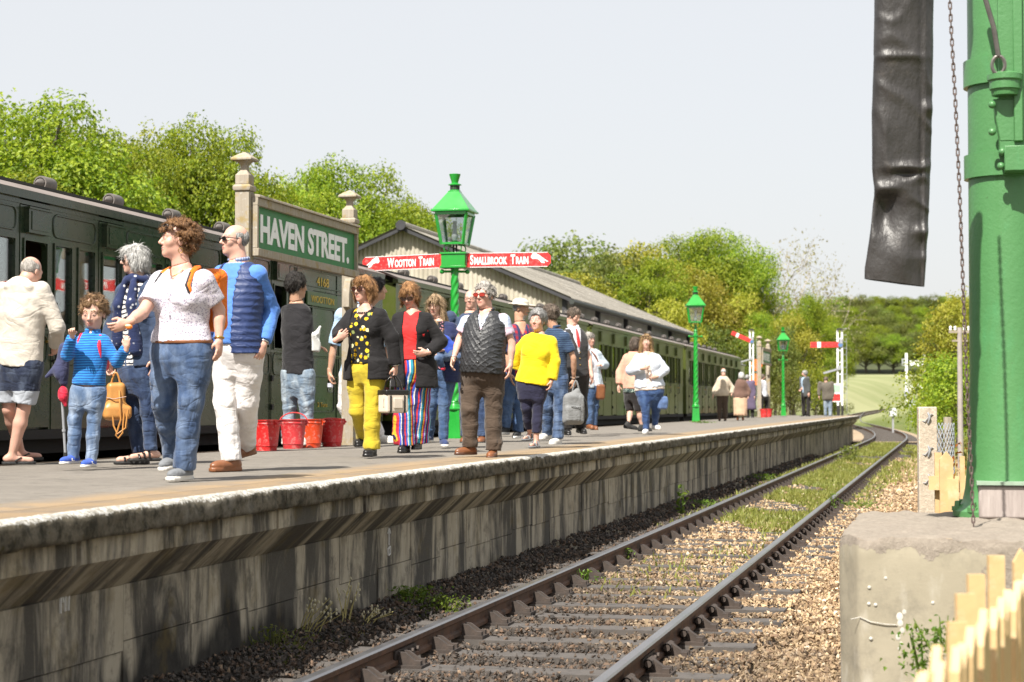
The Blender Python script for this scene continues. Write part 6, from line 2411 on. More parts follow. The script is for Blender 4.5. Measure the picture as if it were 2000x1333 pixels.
        for sd in 'lr':
            if not s.k.get('nohand' + sd):
                V, F = s.hand(sd); parts.append((V, F)); mis.append(np.zeros(len(F), int))
        b = 0; Vs, Fs = [], []
        for V, F in parts:
            Vs.append(V); Fs.append(F + b); b += len(V)
        mats = [s.skin, M_lip, M_eyew, M_eyed, s.k.get('browm', s.hairm)]
        s.bodyo = s.put('body', np.concatenate(Vs), np.concatenate(Fs), mats, np.concatenate(mis))
        return s

    def footdir(s, sd):
        y = R(s.k.get('f' + sd, math.degrees(s.yaw)))
        return np.array([math.sin(y), -math.cos(y), 0]), np.array([math.cos(y), math.sin(y), 0])

    def head(s, zc, un, nr, hb):
        W, hs = s.W, s.hs
        AX = [s.hr, s.hf, s.hu]
        c = np.clip(s.cell * .5, .0042, .02)
        Fd = Field(*s.box(.145 * hs, [s.hc, s.hc + (s.J['nk'] - s.hc) * .8]), c)
        e = lambda p, r: ell(W(*p), np.array(r) * hs, AX)
        cn = lambda a, b, ra, rb: cone(W(*a), W(*b), ra * hs, rb * hs)
        fw_ = .95 if s.fem else 1.0
        full = s.k.get('face', 1.0)
        Fd.add(e((0, -.014, .030), (.074, .093, .084)), .01)
        Fd.add(e((0, .030, -.030), (.057 * full, .060, .078)), .03)
        Fd.add(e((0, .020, -.070), (.046 * full, .052, .036)), .03)
        Fd.add(cn((0, .066, -.093), (0, .066, -.092), .020, .020), .025)
        Fd.add(cn((-.038, .073, .024), (.038, .073, .024), .012, .012), .02)
        for sg in (-1, 1):
            Fd.add(e((sg * .041 * full, .056, -.022), (.024, .024, .026)), .02)
            Fd.sub(e((sg * .031, .100, .006), (.016, .017, .010)), .012)
            Fd.add(e((sg * .031, .0765, .004), (.0135, .0125, .0125)), .003)
            Fd.add(e((sg * .074, -.008, -.008), (.009, .019, .031)), .006)
        Fd.add(cn((0, .086, .012), (0, .106, -.024), .0085, .012), .010)
        for sg in (-1, 1): Fd.add(cn((sg * .011, .092, -.031), (sg * .011, .092, -.030), .0085, .0085), .006)
        Fd.add(e((0, .0845, -.0555), (.024, .011, .0065)), .004)
        Fd.add(e((0, .0825, -.0675), (.021, .011, .0070)), .004)
        if s.k.get('smile') and c < .0065:
            Fd.sub(e((0, .098, -.0612), (.018, .012, .004)), .003)
        Fd.add(cone(s.J['nk'] - s.up * .03, hb, nr * 1.12, nr * .98), .03)
        zz = zc - un * .004
        Fd.cut(lambda x, y, z: -((x - zz[0]) * un[0] + (y - zz[1]) * un[1] + (z - zz[2]) * un[2]))
        V, F = Fd.mesh()
        C = V[F].mean(1) - s.hc
        X = C @ s.hr / hs; Y = C @ s.hf / hs; Z = C @ s.hu / hs
        mi = np.zeros(len(F), int)
        ax = np.abs(X)
        fr = Y > .05
        mi[fr & (ax < .021) & (((Z + .0555) / .0046) ** 2 < 1)] = 1
        mi[fr & (ax < .018) & (((Z + .0665) / .0052) ** 2 < 1)] = 1
        if s.k.get('smile') and c < .0065: mi[fr & (ax < .018) & (((Z + .0612) / .0030) ** 2 < 1)] = 2
        ey = fr & ((((ax - .031) / .0098) ** 2 + ((Z - .004) / .0034) ** 2) < 1)
        mi[ey] = 2
        mi[fr & ((((ax - .031) / .0048) ** 2 + ((Z - .0044) / .0042) ** 2) < 1)] = 3
        mi[fr & (ax > .0125) & (ax < .046) & (np.abs(Z - (.0265 + .006 * np.sin((ax - .012) / .034 * 3.1))) < .0042)] = 4
        if s.k.get('beard'):
            mi[fr & (ax < .034) & (Z < -.078)] = 4
            mi[fr & (ax < .026) & (np.abs(Z + .046) < .006)] = 4
        return V, F, mi

    def hand(s, sd):
        S_, J = s.S, s.J
        h = s.k.get('hand' + sd, {})
        w_, e_ = J['w' + sd], J['e' + sd]
        d = unit3(h.get('dir', w_ - e_))
        th = h.get('thumb', s.f)
        th = unit3(np.asarray(th) - d * (np.asarray(th) @ d))
        n = np.cross(d, th)
        cen = s.hip + s.up * s.L * .3
        ref = h.get('palm', cen - w_)
        if n @ ref < 0: n = -n
        curl = h.get('curl', .35)
        c = np.clip(s.cell * .53, .0045, .02)
        hs = S_ * h.get('s', 1.0) * (.87 if s.fem else .94)
        Fd = Field(*s.box(.05, [w_ - d * .03, w_ + d * .20 * hs, w_ + d * .1 * hs + th * .08 * hs, w_ + d * .1 * hs - th * .05, w_ + n * .06]), c)
        Fd.add(cone(w_ - d * .035 * hs, w_ + d * .015 * hs, .0265 * S_, .026 * hs), .0)
        Fd.add(ell(w_ + d * .050 * hs, np.array([.042, .017, .052]) * hs, [th, n, d]), .02)
        for i, (o_, ln, r) in enumerate(((.030, .074, .0098), (.010, .084, .0100), (-.010, .078, .0096), (-.029, .060, .0086))):
            p = w_ + (d * (.088 - .006 * (i == 3)) + th * o_) * hs
            a = curl * (.75 + .12 * i)
            u_ = d * math.cos(.10) + th * (.10 * (1.5 - i) / 1.5) * 1.0
            u_ = unit3(u_)
            ang = a * .8
            for j, fr_ in enumerate((.45, .31, .24)):
                v = u_ * math.cos(ang) + n * math.sin(ang)
                q = p + v * ln * fr_ * hs
                Fd.add(cone(p, q, r * hs * (1 - .08 * j), r * hs * (1 - .08 * (j + 1))), .004)
                p = q; ang += a * (1.1 if j == 0 else .7)
        p = w_ + (d * .028 + th * .026 + n * .006) * hs
        u1 = unit3(d * .62 + th * .62 + n * .35)
        q = p + u1 * .042 * hs
        Fd.add(cone(p, q, .0155 * hs, .0115 * hs), .012)
        u2 = unit3(d * .85 + th * (.30 - .4 * curl) + n * (.25 + .4 * curl))
        Fd.add(cone(q, q + u2 * .034 * hs, .0115 * hs, .0092 * hs), .004)
        return Fd.mesh()

    # ---- clothes
    def top(s, name, mat, hem, ease=.014, sleeve=2.0, open_=None, vneck=None, amp=.005, hood=False, collar=None, mats=None, mfun=None, cuff=None, k=.022, sides='lr', neckcut=.985, cell=1.0, quilt=None, flare=0.0, skirt=None, xoff=0.0):
        S_, J = s.S, s.J
        Fd = Field(*s.box(.22), s.cell * cell)
        th = s.tz(hem)
        Fd.add(s.torso(ease, max(th, -.28) if th > -.28 else -.28, neckcut), .03); s.bust(Fd, ease)
        if th < -.1:            # long body of a coat or tunic: carry it down
            o2 = s.hip
            A = np.array([(.185 if s.fem else .172) * S_ * s.g + ease + flare, (.185 if s.fem else .172) * S_ * s.g + ease])
            B = np.array([(.125 if s.fem else .118) * S_ * s.g + ease + flare * .6 + s.k.get('belly', 0) * .05, (.125 if s.fem else .118) * S_ * s.g + ease + s.k.get('belly', 0) * .05])
            Fd.add(loft(o2, np.array([0, 0, 1.0]), s.r, s.f, s.L, [th - .02, .1], A, B), .03)
        ga = .6 + .4 * s.g
        for sd in sides:
            if sleeve <= 0: break
            S0, E0, W0 = J['s' + sd], J['e' + sd], J['w' + sd]
            Fd.add(ell(S0, np.array([.046, .046, .046]) * S_ * ga + ease), .03)
            f1 = min(sleeve, 1.0)
            r0, r1 = .045 * S_ * ga + ease, .037 * S_ * ga + ease * 1.05
            if sleeve <= 1.0:
                r1 = .045 * S_ * ga + ease * 1.05
                Fd.add(cutcone(S0, S0 + (E0 - S0) * f1, r0, r1), k)
            else:
                Fd.add(cone(S0, E0, r0, r1), k)
                f2 = sleeve - 1
                Fd.add(cutcone(E0, E0 + (W0 - E0) * f2, r1, .027 * S_ + ease * 1.1), .02)
        if hood:
            c = J['nk'] - s.tf * .075 * S_ - s.up * .045 * S_
            Fd.add(ell(c, np.array([.115, .045, .085]) * S_, [s.tr, s.tf, s.up]), .03)
            for sg in (-1, 1): Fd.add(cone(c + s.tr * sg * .10 * S_, J['nk'] + s.tf * .06 * S_ + s.tr * sg * .055 * S_ - s.up * .035, .035 * S_, .016), .03)
        if collar:
            r_ = collar
            for kk in range(14):
                a = R(28 + (360 - 56) * kk / 13)
                a2 = R(28 + (360 - 56) * (kk + 1) / 13)
                if kk == 13: break
                pt = lambda a_: J['nk'] + s.up * (.012 + .016 * (1 - math.cos(a_)) / 2) * S_ + (s.tf * math.cos(a_) * .066 + s.tr * math.sin(a_) * .066) * S_
                Fd.add(cone(pt(a), pt(a2), r_, r_), .008)
        up, o = s.up, s.hip
        def axes(x, y, z):
            px, py, pz = x - o[0], y - o[1], z - o[2]
            q = lambda v: px * v[0] + py * v[1] + pz * v[2]
            return q(s.tr), q(s.tf), q(up) / s.L
        if vneck is not None:
            t0, wd = vneck
            def vf(x, y, z):
                X, Y, T = axes(x, y, z)
                rem = np.maximum(-Y + .0, np.abs(X) - wd * S_ * np.clip((T - t0) / (1.0 - t0), 0, 1.3))
                return -rem
            Fd.cut(vf)
        if open_ is not None:
            w_top, w_bot = open_
            def of(x, y, z):
                X, Y, T = axes(x, y, z)
                gp = np.interp(np.asarray(T), [th - .3, th, .95, 1.1], [w_bot, w_bot, w_top, w_top * 1.1]) * S_
                return -np.maximum(-Y, np.abs(X - xoff) - gp)
            Fd.cut(of)
        sd_ = int(abs(s.org.x * 131 + hem * 7)) % 9999
        if amp:
            Fd.wrinkle(lambda P: -(folds(P, sd_, 8, .7) * 1.3 + folds(P, sd_ + 1, 15, 1.2) * .8 + folds(P, sd_ + 2, 30, .9) * .35) * amp * S_)
        if quilt: Fd.wrinkle(lambda P: quilt(P, s))
        V, F = Fd.mesh()
        mi = None
        ml = [mat] + (mats or [])
        if mfun is not None:
            mi = mfun(V[F].mean(1), s)
        return s.put(name, V, F, ml, mi)

    def bottom(s, name, mat, waist=.12, R_=(.098, .090, .066, .062, .052), end=2.0, ease=.006, amp=.005, mats=None, mfun=None, k=.012, cuffroll=None):
        """R_: radius at hip, mid thigh, knee, mid calf, hem; end 0..2 along the leg"""
        R_ = [q * .90 for q in R_]
        S_, g, J = s.S, s.g, s.J
        Fd = Field(*s.box(.2, [J[n] for n in ('hl', 'hr', 'kl', 'kr', 'al', 'ar')]), s.cell)
        Fd.add(s.torso(ease, -.28, waist), .03)
        ga = .55 + .45 * g
        legs = []
        for sd in 'lr':
            h, kn, an = J['h' + sd], J['k' + sd], J['a' + sd] + np.array([0, 0, -.02 * S_])
            pts = [h, (h + kn) / 2, kn, kn * .6 + an * .4, an]
            rs = [R_[0] * S_ * g, R_[1] * S_ * g, R_[2] * S_ * ga, R_[3] * S_ * ga, R_[4] * S_ * ga]
            ts = [0, .5, 1, 1.4, 2.0]
            G = Field.__new__(Field); G.__dict__.update(Fd.__dict__); G.d = np.full_like(Fd.d, .5)
            for i in range(4):
                if ts[i] >= end: break
                t1 = min(1, (end - ts[i]) / (ts[i + 1] - ts[i]))
                b = pts[i] + (pts[i + 1] - pts[i]) * t1; rb = rs[i] + (rs[i + 1] - rs[i]) * t1
                G.add((cutcone if ts[i] + t1 * (ts[i + 1] - ts[i]) >= end - 1e-6 else cone)(pts[i], b, rs[i], rb), .025)
            legs.append(G.d)
        a, b = legs
        L_ = np.minimum(a, b)
        kk = .05
        h = np.clip(.5 + .5 * (Fd.d - L_) / kk, 0, 1)
        Fd.d = (Fd.d + (L_ - Fd.d) * h - kk * h * (1 - h)).astype(np.float32)
        sd_ = int(abs(s.org.x * 217 + s.org.y * 13)) % 9999
        if amp:
            zk = (J['kl'][2] + J['kr'][2]) / 2; za = (J['al'][2] + J['ar'][2]) / 2
            def wr(P):
                e = .55 + .9 * np.exp(-((P[:, 2] - zk) / (.09 * S_)) ** 2) + 1.2 * np.exp(-((P[:, 2] - za - .05) / (.09 * S_)) ** 2)
                return -(folds(P, sd_, 8, 2.4) * 1.1 + folds(P, sd_ + 3, 16, 1.7) * .7 + folds(P, sd_ + 4, 30, 1.2) * .3) * amp * e * S_
            Fd.wrinkle(wr)
        V, F = Fd.mesh()
        mi = mfun(V[F].mean(1), s) if mfun else None
        return s.put(name, V, F, [mat] + (mats or []), mi)

    def skirt(s, name, mat, zend, wbot=.26, amp=.012):
        S_ = s.S
        Fd = Field(*s.box(.25, [s.J[n] for n in ('hl', 'hr', 'al', 'ar')]), s.cell)
        z1 = s.P(1000, zend)[2]
        t1 = (z1 - s.hip[2]) / s.L
        Fd.add(loft(s.hip, np.array([0, 0, 1.0]), s.r, s.f, s.L, [t1, -.2, .05, .2], np.array([wbot, .21 * s.g, .19 * s.g, .16 * s.g]) * S_, np.array([wbot * .8, .155 * s.g, .13 * s.g, .11 * s.g]) * S_), .0)
        def wr(P):
            an = np.arctan2(P[:, 1] - s.hip[1], P[:, 0] - s.hip[0])
            return np.sin(an * 9 + P[:, 2] * 3) * amp * np.clip((s.hip[2] - P[:, 2]) / .3, 0, 1)
        Fd.wrinkle(wr)
        return s.put(name, *Fd.mesh(), [mat])

    def shoe(s, sd, mat, sole, style='shoe', size=1.0, extra=None):
        S_, J = s.S, s.J
        an = J['a' + sd]
        ft, rt = s.footdir(sd)
        pit = s.k.get('pitch' + sd, 0)
        c = max(s.cell * .7, .005)
        lift = s.k.get('lift' + sd, 0)
        up = np.array([0, 0, 1.0])
        if pit:
            a = math.atan(pit * 1.4)
            ft2 = ft * math.cos(a) - up * math.sin(a); up2 = up * math.cos(a) + ft * math.sin(a)
            ft, up = ft2, up2
        S2 = S_ * size
        base = an - up * .078 * S_
        L0, L1 = -.075 * S2, .185 * S2
        Fd = Field(*s.box(.13 * S2, [base - ft * .1, base + ft * .22, an]), c)
        pt = lambda f_, r_, u_: base + ft * f_ * S2 + rt * r_ * S2 + up * u_ * S2
        AX = [ft, rt, up]
        if style != 'flip':
            Fd.add(ell(pt(-.030, 0, .040), np.array([.055, .038, .048]) * S2, AX), .02)
            Fd.add(ell(pt(.085, 0, .034), np.array([.100, .046, .040]) * S2, AX), .03)
            Fd.add(cone(pt(.02, 0, .05), pt(-.012, 0, .095 if style != 'boot' else .13), .038 * S2, .042 * S2), .03)
        # sole
        def solef(x, y, z):
            p = (x - base[0], y - base[1], z - base[2])
            q = lambda v: p[0] * v[0] + p[1] * v[1] + p[2] * v[2]
            F_, R2, U = q(ft) / S2, q(rt) / S2, q(up) / S2
            w_ = np.interp(np.asarray(F_), [-.085, -.07, -.02, .05, .12, .17, .19], [.012, .032, .038, .036, .047, .035, .012])
            d = np.maximum(np.abs(R2) - w_, np.maximum(F_ - .188, -.083 - F_))
            return np.maximum(d, np.abs(U - .008) - .012) * S2
        Fd.add((solef, base - .25 * S2, base + .25 * S2), .002)
        Fd.cut(lambda x, y, z: -((x - base[0]) * up[0] + (y - base[1]) * up[1] + (z - base[2]) * up[2]) - .006 * S2)
        V, F = Fd.mesh()
        C = V[F].mean(1)
        u_ = (C - base) @ up / S2
        mi = (u_ < (.024 if style != 'flip' else .1)).astype(int)
        o = s.put('shoe', V, F, [mat, sole], mi)
        return o

    def hair(s, style='short', mat=None, top=1.0, seed=1, length=.2, vol=1.0):
        W, hs = s.W, s.hs
        AX = [s.hr, s.hf, s.hu]
        c = np.clip(s.cell * .55, .0052, .022)
        mat = mat or s.hairm
        ext = .19 * hs if style in ('curly', 'bob', 'fluffy') else .16 * hs
        pts = [s.hc]
        if style == 'long': pts += [s.W(0, 0, -length - .08)]
        Fd = Field(*s.box(ext, pts), c)
        e = lambda p, r: ell(W(*p), np.array(r) * hs, AX)
        cn = lambda a, b, ra, rb: cone(W(*a), W(*b), ra * hs, rb * hs)
        rg = np.random.default_rng(seed)
        def headax(x, y, z):
            px, py, pz = x - s.hc[0], y - s.hc[1], z - s.hc[2]
            q = lambda v: (px * v[0] + py * v[1] + pz * v[2]) / hs
            return q(s.hr), q(s.hf), q(s.hu)
        amp, fr = .004, 90
        if style == 'short':
            th = .014 * vol
            Fd.add(e((0, -.016, .034), (.074 + th, .092 + th, .084 + th * 1.15)), .0)
            def cutf(x, y, z):
                X, Y, Z = headax(x, y, z)
                line = np.interp(np.asarray(Y), [-.11, -.06, -.02, .02, .05, .075, .1], [-.062, -.070, -.030, -.030, .020, .062, .075]) * np.ones_like(X + Z)
                return (line - Z) * hs
            Fd.cut(cutf)
            for i in range(150):
                d = rg.normal(size=3); d /= np.linalg.norm(d)
                p = np.array([0, -.016, .034]) + d * np.array([.080 + th * .5, .098 + th * .5, .090 + th * .7])
                ln = np.interp(p[1], [-.11, -.06, -.02, .02, .05, .08], [-.055, -.06, -.015, -.01, .045, .078])
                if p[2] < ln: continue
                t_ = np.cross(d, rg.normal(size=3) * .5 + np.array([1, .3, 0])); t_ /= np.linalg.norm(t_)
                Fd.add(cn(p - t_ * .018, p + t_ * .016 + d * .006, .006 + .004 * vol, .003), .005)
        elif style == 'ring':
            Fd.add(e((0, -.022, .022), (.079, .090, .080)), .0)
            def cutf(x, y, z):
                X, Y, Z = headax(x, y, z)
                line = np.interp(np.asarray(Y), [-.11, -.06, -.02, .01, .03], [-.066, -.070, -.030, -.026, .05]) * np.ones_like(X + Z)
                topl = np.interp(np.asarray(Y), [-.11, -.03, .03], [.070, .055, .048]) * np.ones_like(X + Z) + s.k.get('ringtop', 0)
                return np.maximum((line - Z), np.maximum(Z - topl, Y - .02 + 0 * X)) * hs
            Fd.cut(cutf)
        elif style in ('bob', 'fluffy'):
            v = vol
            Fd.add(e((0, -.022, .036), (.090 * v, .106 * v, .098 * v)), .0)
            Fd.add(e((0, -.050, -.030), (.088 * v, .078 * v, .080)), .03)
            for sg in (-1, 1):
                Fd.add(cn((sg * .072, .020, .02), (sg * .078, .012, -.055 - length * .15), .026 * v, .020), .03)
            Fd.add(e((0, .060, .078), (.062, .036, .026)), .03)
            Fd.sub(e((0, .110, -.022), (.056, .072, .072)), .012)
            Fd.sub(e((0, .05, -.13), (.08, .09, .05)), .02)
            amp, fr = .009, 62
        elif style == 'long':
            Fd.add(e((0, -.018, .036), (.086, .104, .095)), .0)
            for sg in (-1, 1):
                for q in range(3):
                    y0 = .02 - q * .035
                    Fd.add(cn((sg * .070, y0, .02), (sg * (.088 + .012 * q), y0 + .012, -length), .024, .020), .03)
            Fd.add(cn((0, -.075, 0), (0, -.085, -length), .055, .045), .04)
            Fd.add(e((0, .062, .074), (.058, .032, .026)), .03)
            Fd.sub(e((0, .112, -.030), (.052, .074, .084)), .010)
            amp, fr = .008, 70
        elif style == 'curly':
            n = 240
            for i in range(n):
                d = rg.normal(size=3); d /= np.linalg.norm(d)
                if d[2] < -.35 and d[1] > -.2: continue
                p = np.array([0, -.026, .030]) + d * np.array([.074, .092, .080]) * vol
                if p[1] > .055 and p[2] < .055: continue
                if p[2] < -.075: continue
                rr_ = rg.uniform(.010, .020)
                Fd.add(e(tuple(p), (rr_, rr_, rr_)), .006)
            Fd.add(e((0, -.028, .030), (.080, .092, .084)), .01)
            Fd.sub(e((0, .108, -.025), (.056, .068, .078)), .010)
            amp, fr = .007, 95
        if amp:
            Fd.wrinkle(lambda P: vnoise(P * np.array([1, 1, .35 if style != 'curly' else 1.0], np.float32), seed + 60, fr) * amp * hs + vnoise(P * np.array([1, 1, .3], np.float32), seed + 61, fr * 2) * amp * .4 * hs, .02)
        V, F = Fd.mesh()
        o_ = s.put('hair', V, F, [mat])
        if s.dep < 34: s.strands(V, F, style, mat, o_, rg)
        return o_

    def strands(s, V, F, style, mat, par, rg):
        """loose locks over the mass of hair"""
        Q = V[F]
        N = np.cross(Q[:, 2] - Q[:, 0], Q[:, 3] - Q[:, 1]); A = np.linalg.norm(N, axis=1); N = N / np.maximum(A, 1e-9)[:, None]
        C = Q.mean(1)
        out = np.einsum('ij,ij->i', N, C - s.hc) > .02
        ids = np.nonzero(out)[0]
        if len(ids) < 10: return
        n = {'curly': 2600, 'bob': 2400, 'long': 2600, 'short': 1500, 'ring': 350, 'fluffy': 1500}.get(style, 1200)
        n = int(n * np.clip(16 / s.dep, .45, 1.1))
        i = rg.choice(ids, n, p=A[ids] / A[ids].sum())
        c, nn = C[i], N[i]
        crown = s.W(0, -.03, .10)
        fl = c - crown
        fl = fl - nn * np.einsum('ij,ij->i', fl, nn)[:, None]
        fl[:, 2] -= .02
        fl += rg.normal(size=fl.shape) * (.10 if style == 'curly' else .022)
        fl /= np.maximum(np.linalg.norm(fl, axis=1, keepdims=True), 1e-6)
        L = {'curly': .028, 'bob': .055, 'long': .075, 'short': .024, 'ring': .012}.get(style, .03) * s.hs * rg.uniform(.5, 1.2, n)[:, None]
        up_ = rg.uniform(0, 1, n)[:, None] ** 3 * {'curly': .55, 'short': .35, 'ring': .15}.get(style, .09)
        sd = np.cross(nn, fl) * (.0016 * s.hs * np.clip(s.dep / 13, 1, 2))
        bend = np.cross(nn, fl) * rg.normal(size=(n, 1)) * L * (.5 if style == 'curly' else .1)
        P0 = c - nn * .002; P1 = c + fl * L * .5 + nn * (.003 + up_ * L * .5) + bend * .6; P2 = c + fl * L + nn * (.001 + up_ * L * .8) + bend * (-.2 if style == 'curly' else 1)
        W_ = np.stack([P0 - sd, P0 + sd, P1 - sd, P1 + sd, P2 - sd * .3, P2 + sd * .3], 1).reshape(-1, 3)
        b = np.arange(n)[:, None] * 6
        Fq = np.concatenate([b + np.array([[0, 1, 3, 2]]), b + np.array([[2, 3, 5, 4]])])
        q = s.put('locks', W_, Fq, [mat], parent=par); q['kind'] = 'stuff'

    def glasses(s, mat=None, w=.030, h=.020, on_head=False, clear=False):
        mb = MB()
        dz = .075 if on_head else .004
        dy = -.012 if on_head else 0
        W = lambda *p: Vector(s.W(*p))
        for sg in (-1, 1):
            ring = []
            for k in range(14):
                a = 2 * math.pi * k / 14
                ring.append((sg * .034 + w * .95 * np.sign(math.cos(a)) * abs(math.cos(a)) ** .7, .104 + dy - abs(sg * .034 + w * math.cos(a)) * .16, dz + h * .95 * np.sign(math.sin(a)) * abs(math.sin(a)) ** .7))
            mb.tube([W(*p) for p in ring], .0022 * s.hs, 5, 1, closed=True)
            if not clear:
                b = len(mb.v); c = np.mean(ring, 0)
                mb.add([W(*c)] + [W(*p) for p in ring], [(0, i + 1, (i + 1) % 14 + 1) for i in range(14)], 0)
            mb.tube([W(sg * (.034 + w), .098 + dy, dz + .006), W(sg * .074, .05 + dy, dz + .006), W(sg * .080, -.005 + dy, dz + .004)], .003 * s.hs, 5, 1)
        mb.tube([W(-.008, .107 + dy, dz + .004), W(.008, .107 + dy, dz + .004)], .0026 * s.hs, 5, 1)
        o = mb.build('glasses', [mat or M_shade, M_frame], s.root, 60)
        return o

    def ringtube(s, name, pts, r, mat, closed=False, n=6):
        mb = MB(); mb.tube([Vector(p) for p in pts], r, n, closed=closed)
        return mb.build(name, [mat], s.root, 60)

    def watch(s, sd, mat, at=.0, r=None):
        w_ = s.J['w' + sd]; d = unit3(w_ - s.J['e' + sd]); a = unit3(np.cross(d, s.f)); b = np.cross(d, a)
        c = w_ - d * (.012 + at)
        rr = (.030 if r is None else r) * s.S
        mb = MB(); mb.tube([Vector(c + (a * math.cos(t) + b * math.sin(t)) * rr) for t in np.linspace(0, 2 * math.pi, 15)[:-1]], .006 * s.S, 6, closed=True)
        return mb.build('wristband', [mat], s.root, 60)

    def belt(s, name, mat, t, ease=.02, r=.012):
        A = np.interp(t, TQ, np.array(FEM_A if s.fem else MALE_A)) * s.S * s.g + ease; B = np.interp(t, TQ, np.array(FEM_B if s.fem else MALE_B)) * s.S * s.g + ease + s.k.get('belly', 0) * .05
        c = s.hip + s.up * s.L * t
        return s.ringtube(name, [c + s.tr * A * math.cos(a) + s.tf * B * math.sin(a) for a in np.linspace(0, 2 * math.pi, 25)[:-1]], r, mat, True)

    def surf(s, t, x, out=.0):
        """point on the front of the torso: t up the spine, x sideways in metres"""
        A = np.interp(t, TQ, np.array(FEM_A if s.fem else MALE_A)) * s.S * s.g; B = np.interp(t, TQ, np.array(FEM_B if s.fem else MALE_B)) * s.S * s.g + s.k.get('belly', 0) * .1 * np.interp(t, [0, .2, .4, .7], [.6, 1, 1, .2])
        y = B * math.sqrt(max(0.05, 1 - (x / A) ** 2)) + out
        return s.hip + s.up * s.L * t + s.tr * x + s.tf * y
# ---------------------------------------------------------------- fabrics
C_CREAM = cloth('cream_knit', (.58, .53, .46), weave=160, bump=.5)
C_SHORTS = denim('dark_denim', (.018, .026, .055), (.16, .20, .28), .5)
C_ROLL = cloth('denim_inside', (.40, .43, .48))
C_CHILDTOP = cloth('child_stripe', (.02, .2, .5), pat=stripes((.015, .09, .33), (.03, .24, .62), 52))
C_CHILDJEAN = denim('pale_denim', (.10, .16, .28), (.42, .50, .62), .8)
C_JEAN = denim('mid_denim', (.045, .080, .165), (.26, .34, .48), .45)
C_JEAN2 = denim('navy_denim', (.022, .040, .095), (.10, .15, .26), .5)
C_JEAN3 = denim('worn_denim', (.16, .22, .30), (.48, .54, .58), .8)
C_JEANM = denim('blue_denim', (.05, .095, .20), (.22, .31, .46), .28)
def dots(c0, c1, sc, th):
    def pat(t, o):
        v = t.n('TexVoronoi', Vector=o, Scale=sc).outputs['Distance']
        return t.mix(t.ramp(v, [(th, 1.), (th + .08, 0.)]), c0, c1)
    return pat
C_BLOUSE = cloth('dotted_blouse', (.8, .79, .8), pat=dots((.60, .565, .63), (.26, .23, .33), 85, .30), sheen=0)
C_STRIPET = cloth('breton_stripe', (.7, .68, .64), pat=stripes((.68, .65, .61), (.02, .022, .035), 24, duty=.58))
C_NAVYCARD = cloth('navy_cardigan', (.035, .055, .105))
def scarfpat(t, o):
    v = t.n('TexVoronoi', Vector=o, Scale=17.0).outputs['Distance']
    n = t.noise(o, 45, 3)
    return t.mix(t.ramp(t.math('ADD', v, t.math('MULTIPLY', n, .25)), [(.26, 1.), (.36, 0.)]), (.018, .028, .085), (.55, .56, .60))
C_SCARF = cloth('navy_scarf', (.02, .03, .08), pat=scarfpat, weave=150)
C_BLUESW = cloth('blue_sweater', (.085, .215, .60), weave=200)
C_PUFF = cloth('navy_puffer', (.022, .042, .135), .55, sheen=0, spec=.5, weave=90, bump=.1)
C_WHITETR = cloth('white_chino', (.70, .67, .66), fold=.5)
C_CHECK = cloth('blue_check', (.35, .42, .6), pat=stripes((.45, .50, .62), (.06, .10, .26), 90, 0, .5, .1))
C_BLACKT = cloth('black_tee', (.020, .019, .022))
C_BLUESH = cloth('pale_blue_shirt', (.36, .50, .66))
C_BLACKCARD = cloth('black_cardigan', (.014, .013, .014), sheen=.05)
def floral(t, o):
    v = t.n('TexVoronoi', Vector=o, Scale=19.0)
    n = t.noise(o, 38, 4, .7)
    d = t.math('ADD', v.outputs['Distance'], t.math('MULTIPLY', t.math('SUBTRACT', n, .5), .55))
    pick = t.sep(v.outputs['Color'])[0]
    fl = t.ramp(pick, [(.0, (.62, .38, .015)), (.5, (.72, .50, .03)), (.62, (.70, .66, .40)), (.85, (.30, .36, .12))], 'CONSTANT')
    return t.mix(t.ramp(d, [(.33, 1.), (.40, 0.)]), (.012, .012, .013), fl)
C_FLORAL = cloth('yellow_floral', (.1, .1, .05), pat=floral, sheen=0)
C_YELLOWTR = cloth('mustard_trouser', (.52, .40, .03), fold=.35)
C_RED = cloth('red_blouse', (.66, .035, .035), sheen=.05)
def multistripe(t, o):
    x, y, z = t.sep(o)
    an = t.math('ADD', t.math('MULTIPLY', x, 6.2), t.math('ADD', t.math('MULTIPLY', y, 4.2), t.math('MULTIPLY', z, .18)))
    f = t.math('FRACT', an)
    return t.ramp(f, [(0, (.02, .03, .14)), (.12, (.50, .03, .03)), (.22, (.03, .08, .42)), (.34, (.62, .60, .55)), (.42, (.03, .26, .36)), (.56, (.02, .02, .06)), (.64, (.62, .36, .03)), (.70, (.45, .03, .05)), (.82, (.04, .10, .50)), (.90, (.60, .58, .52)), (.95, (.02, .03, .10))], 'CONSTANT')
C_MULTI = cloth('bright_striped_trouser', (.2, .2, .4), pat=multistripe, sheen=0)
C_NAVYJ = cloth('navy_jacket', (.020, .028, .085))
C_DARKFLOR = cloth('dark_floral', (.02, .02, .03), pat=dots((.012, .012, .02), (.35, .15, .18), 40, .3))
def quiltpat(t, o):
    x, y, z = t.sep(o)
    return t.mix(t.noise(o, 12, 3), (.020, .021, .024), (.042, .043, .047))
C_QUILT = cloth('black_quilted', (.03, .03, .035), .5, sheen=0, pat=quiltpat, spec=.45)
C_BROWNTR = cloth('brown_trouser', (.072, .050, .036), fold=.6)
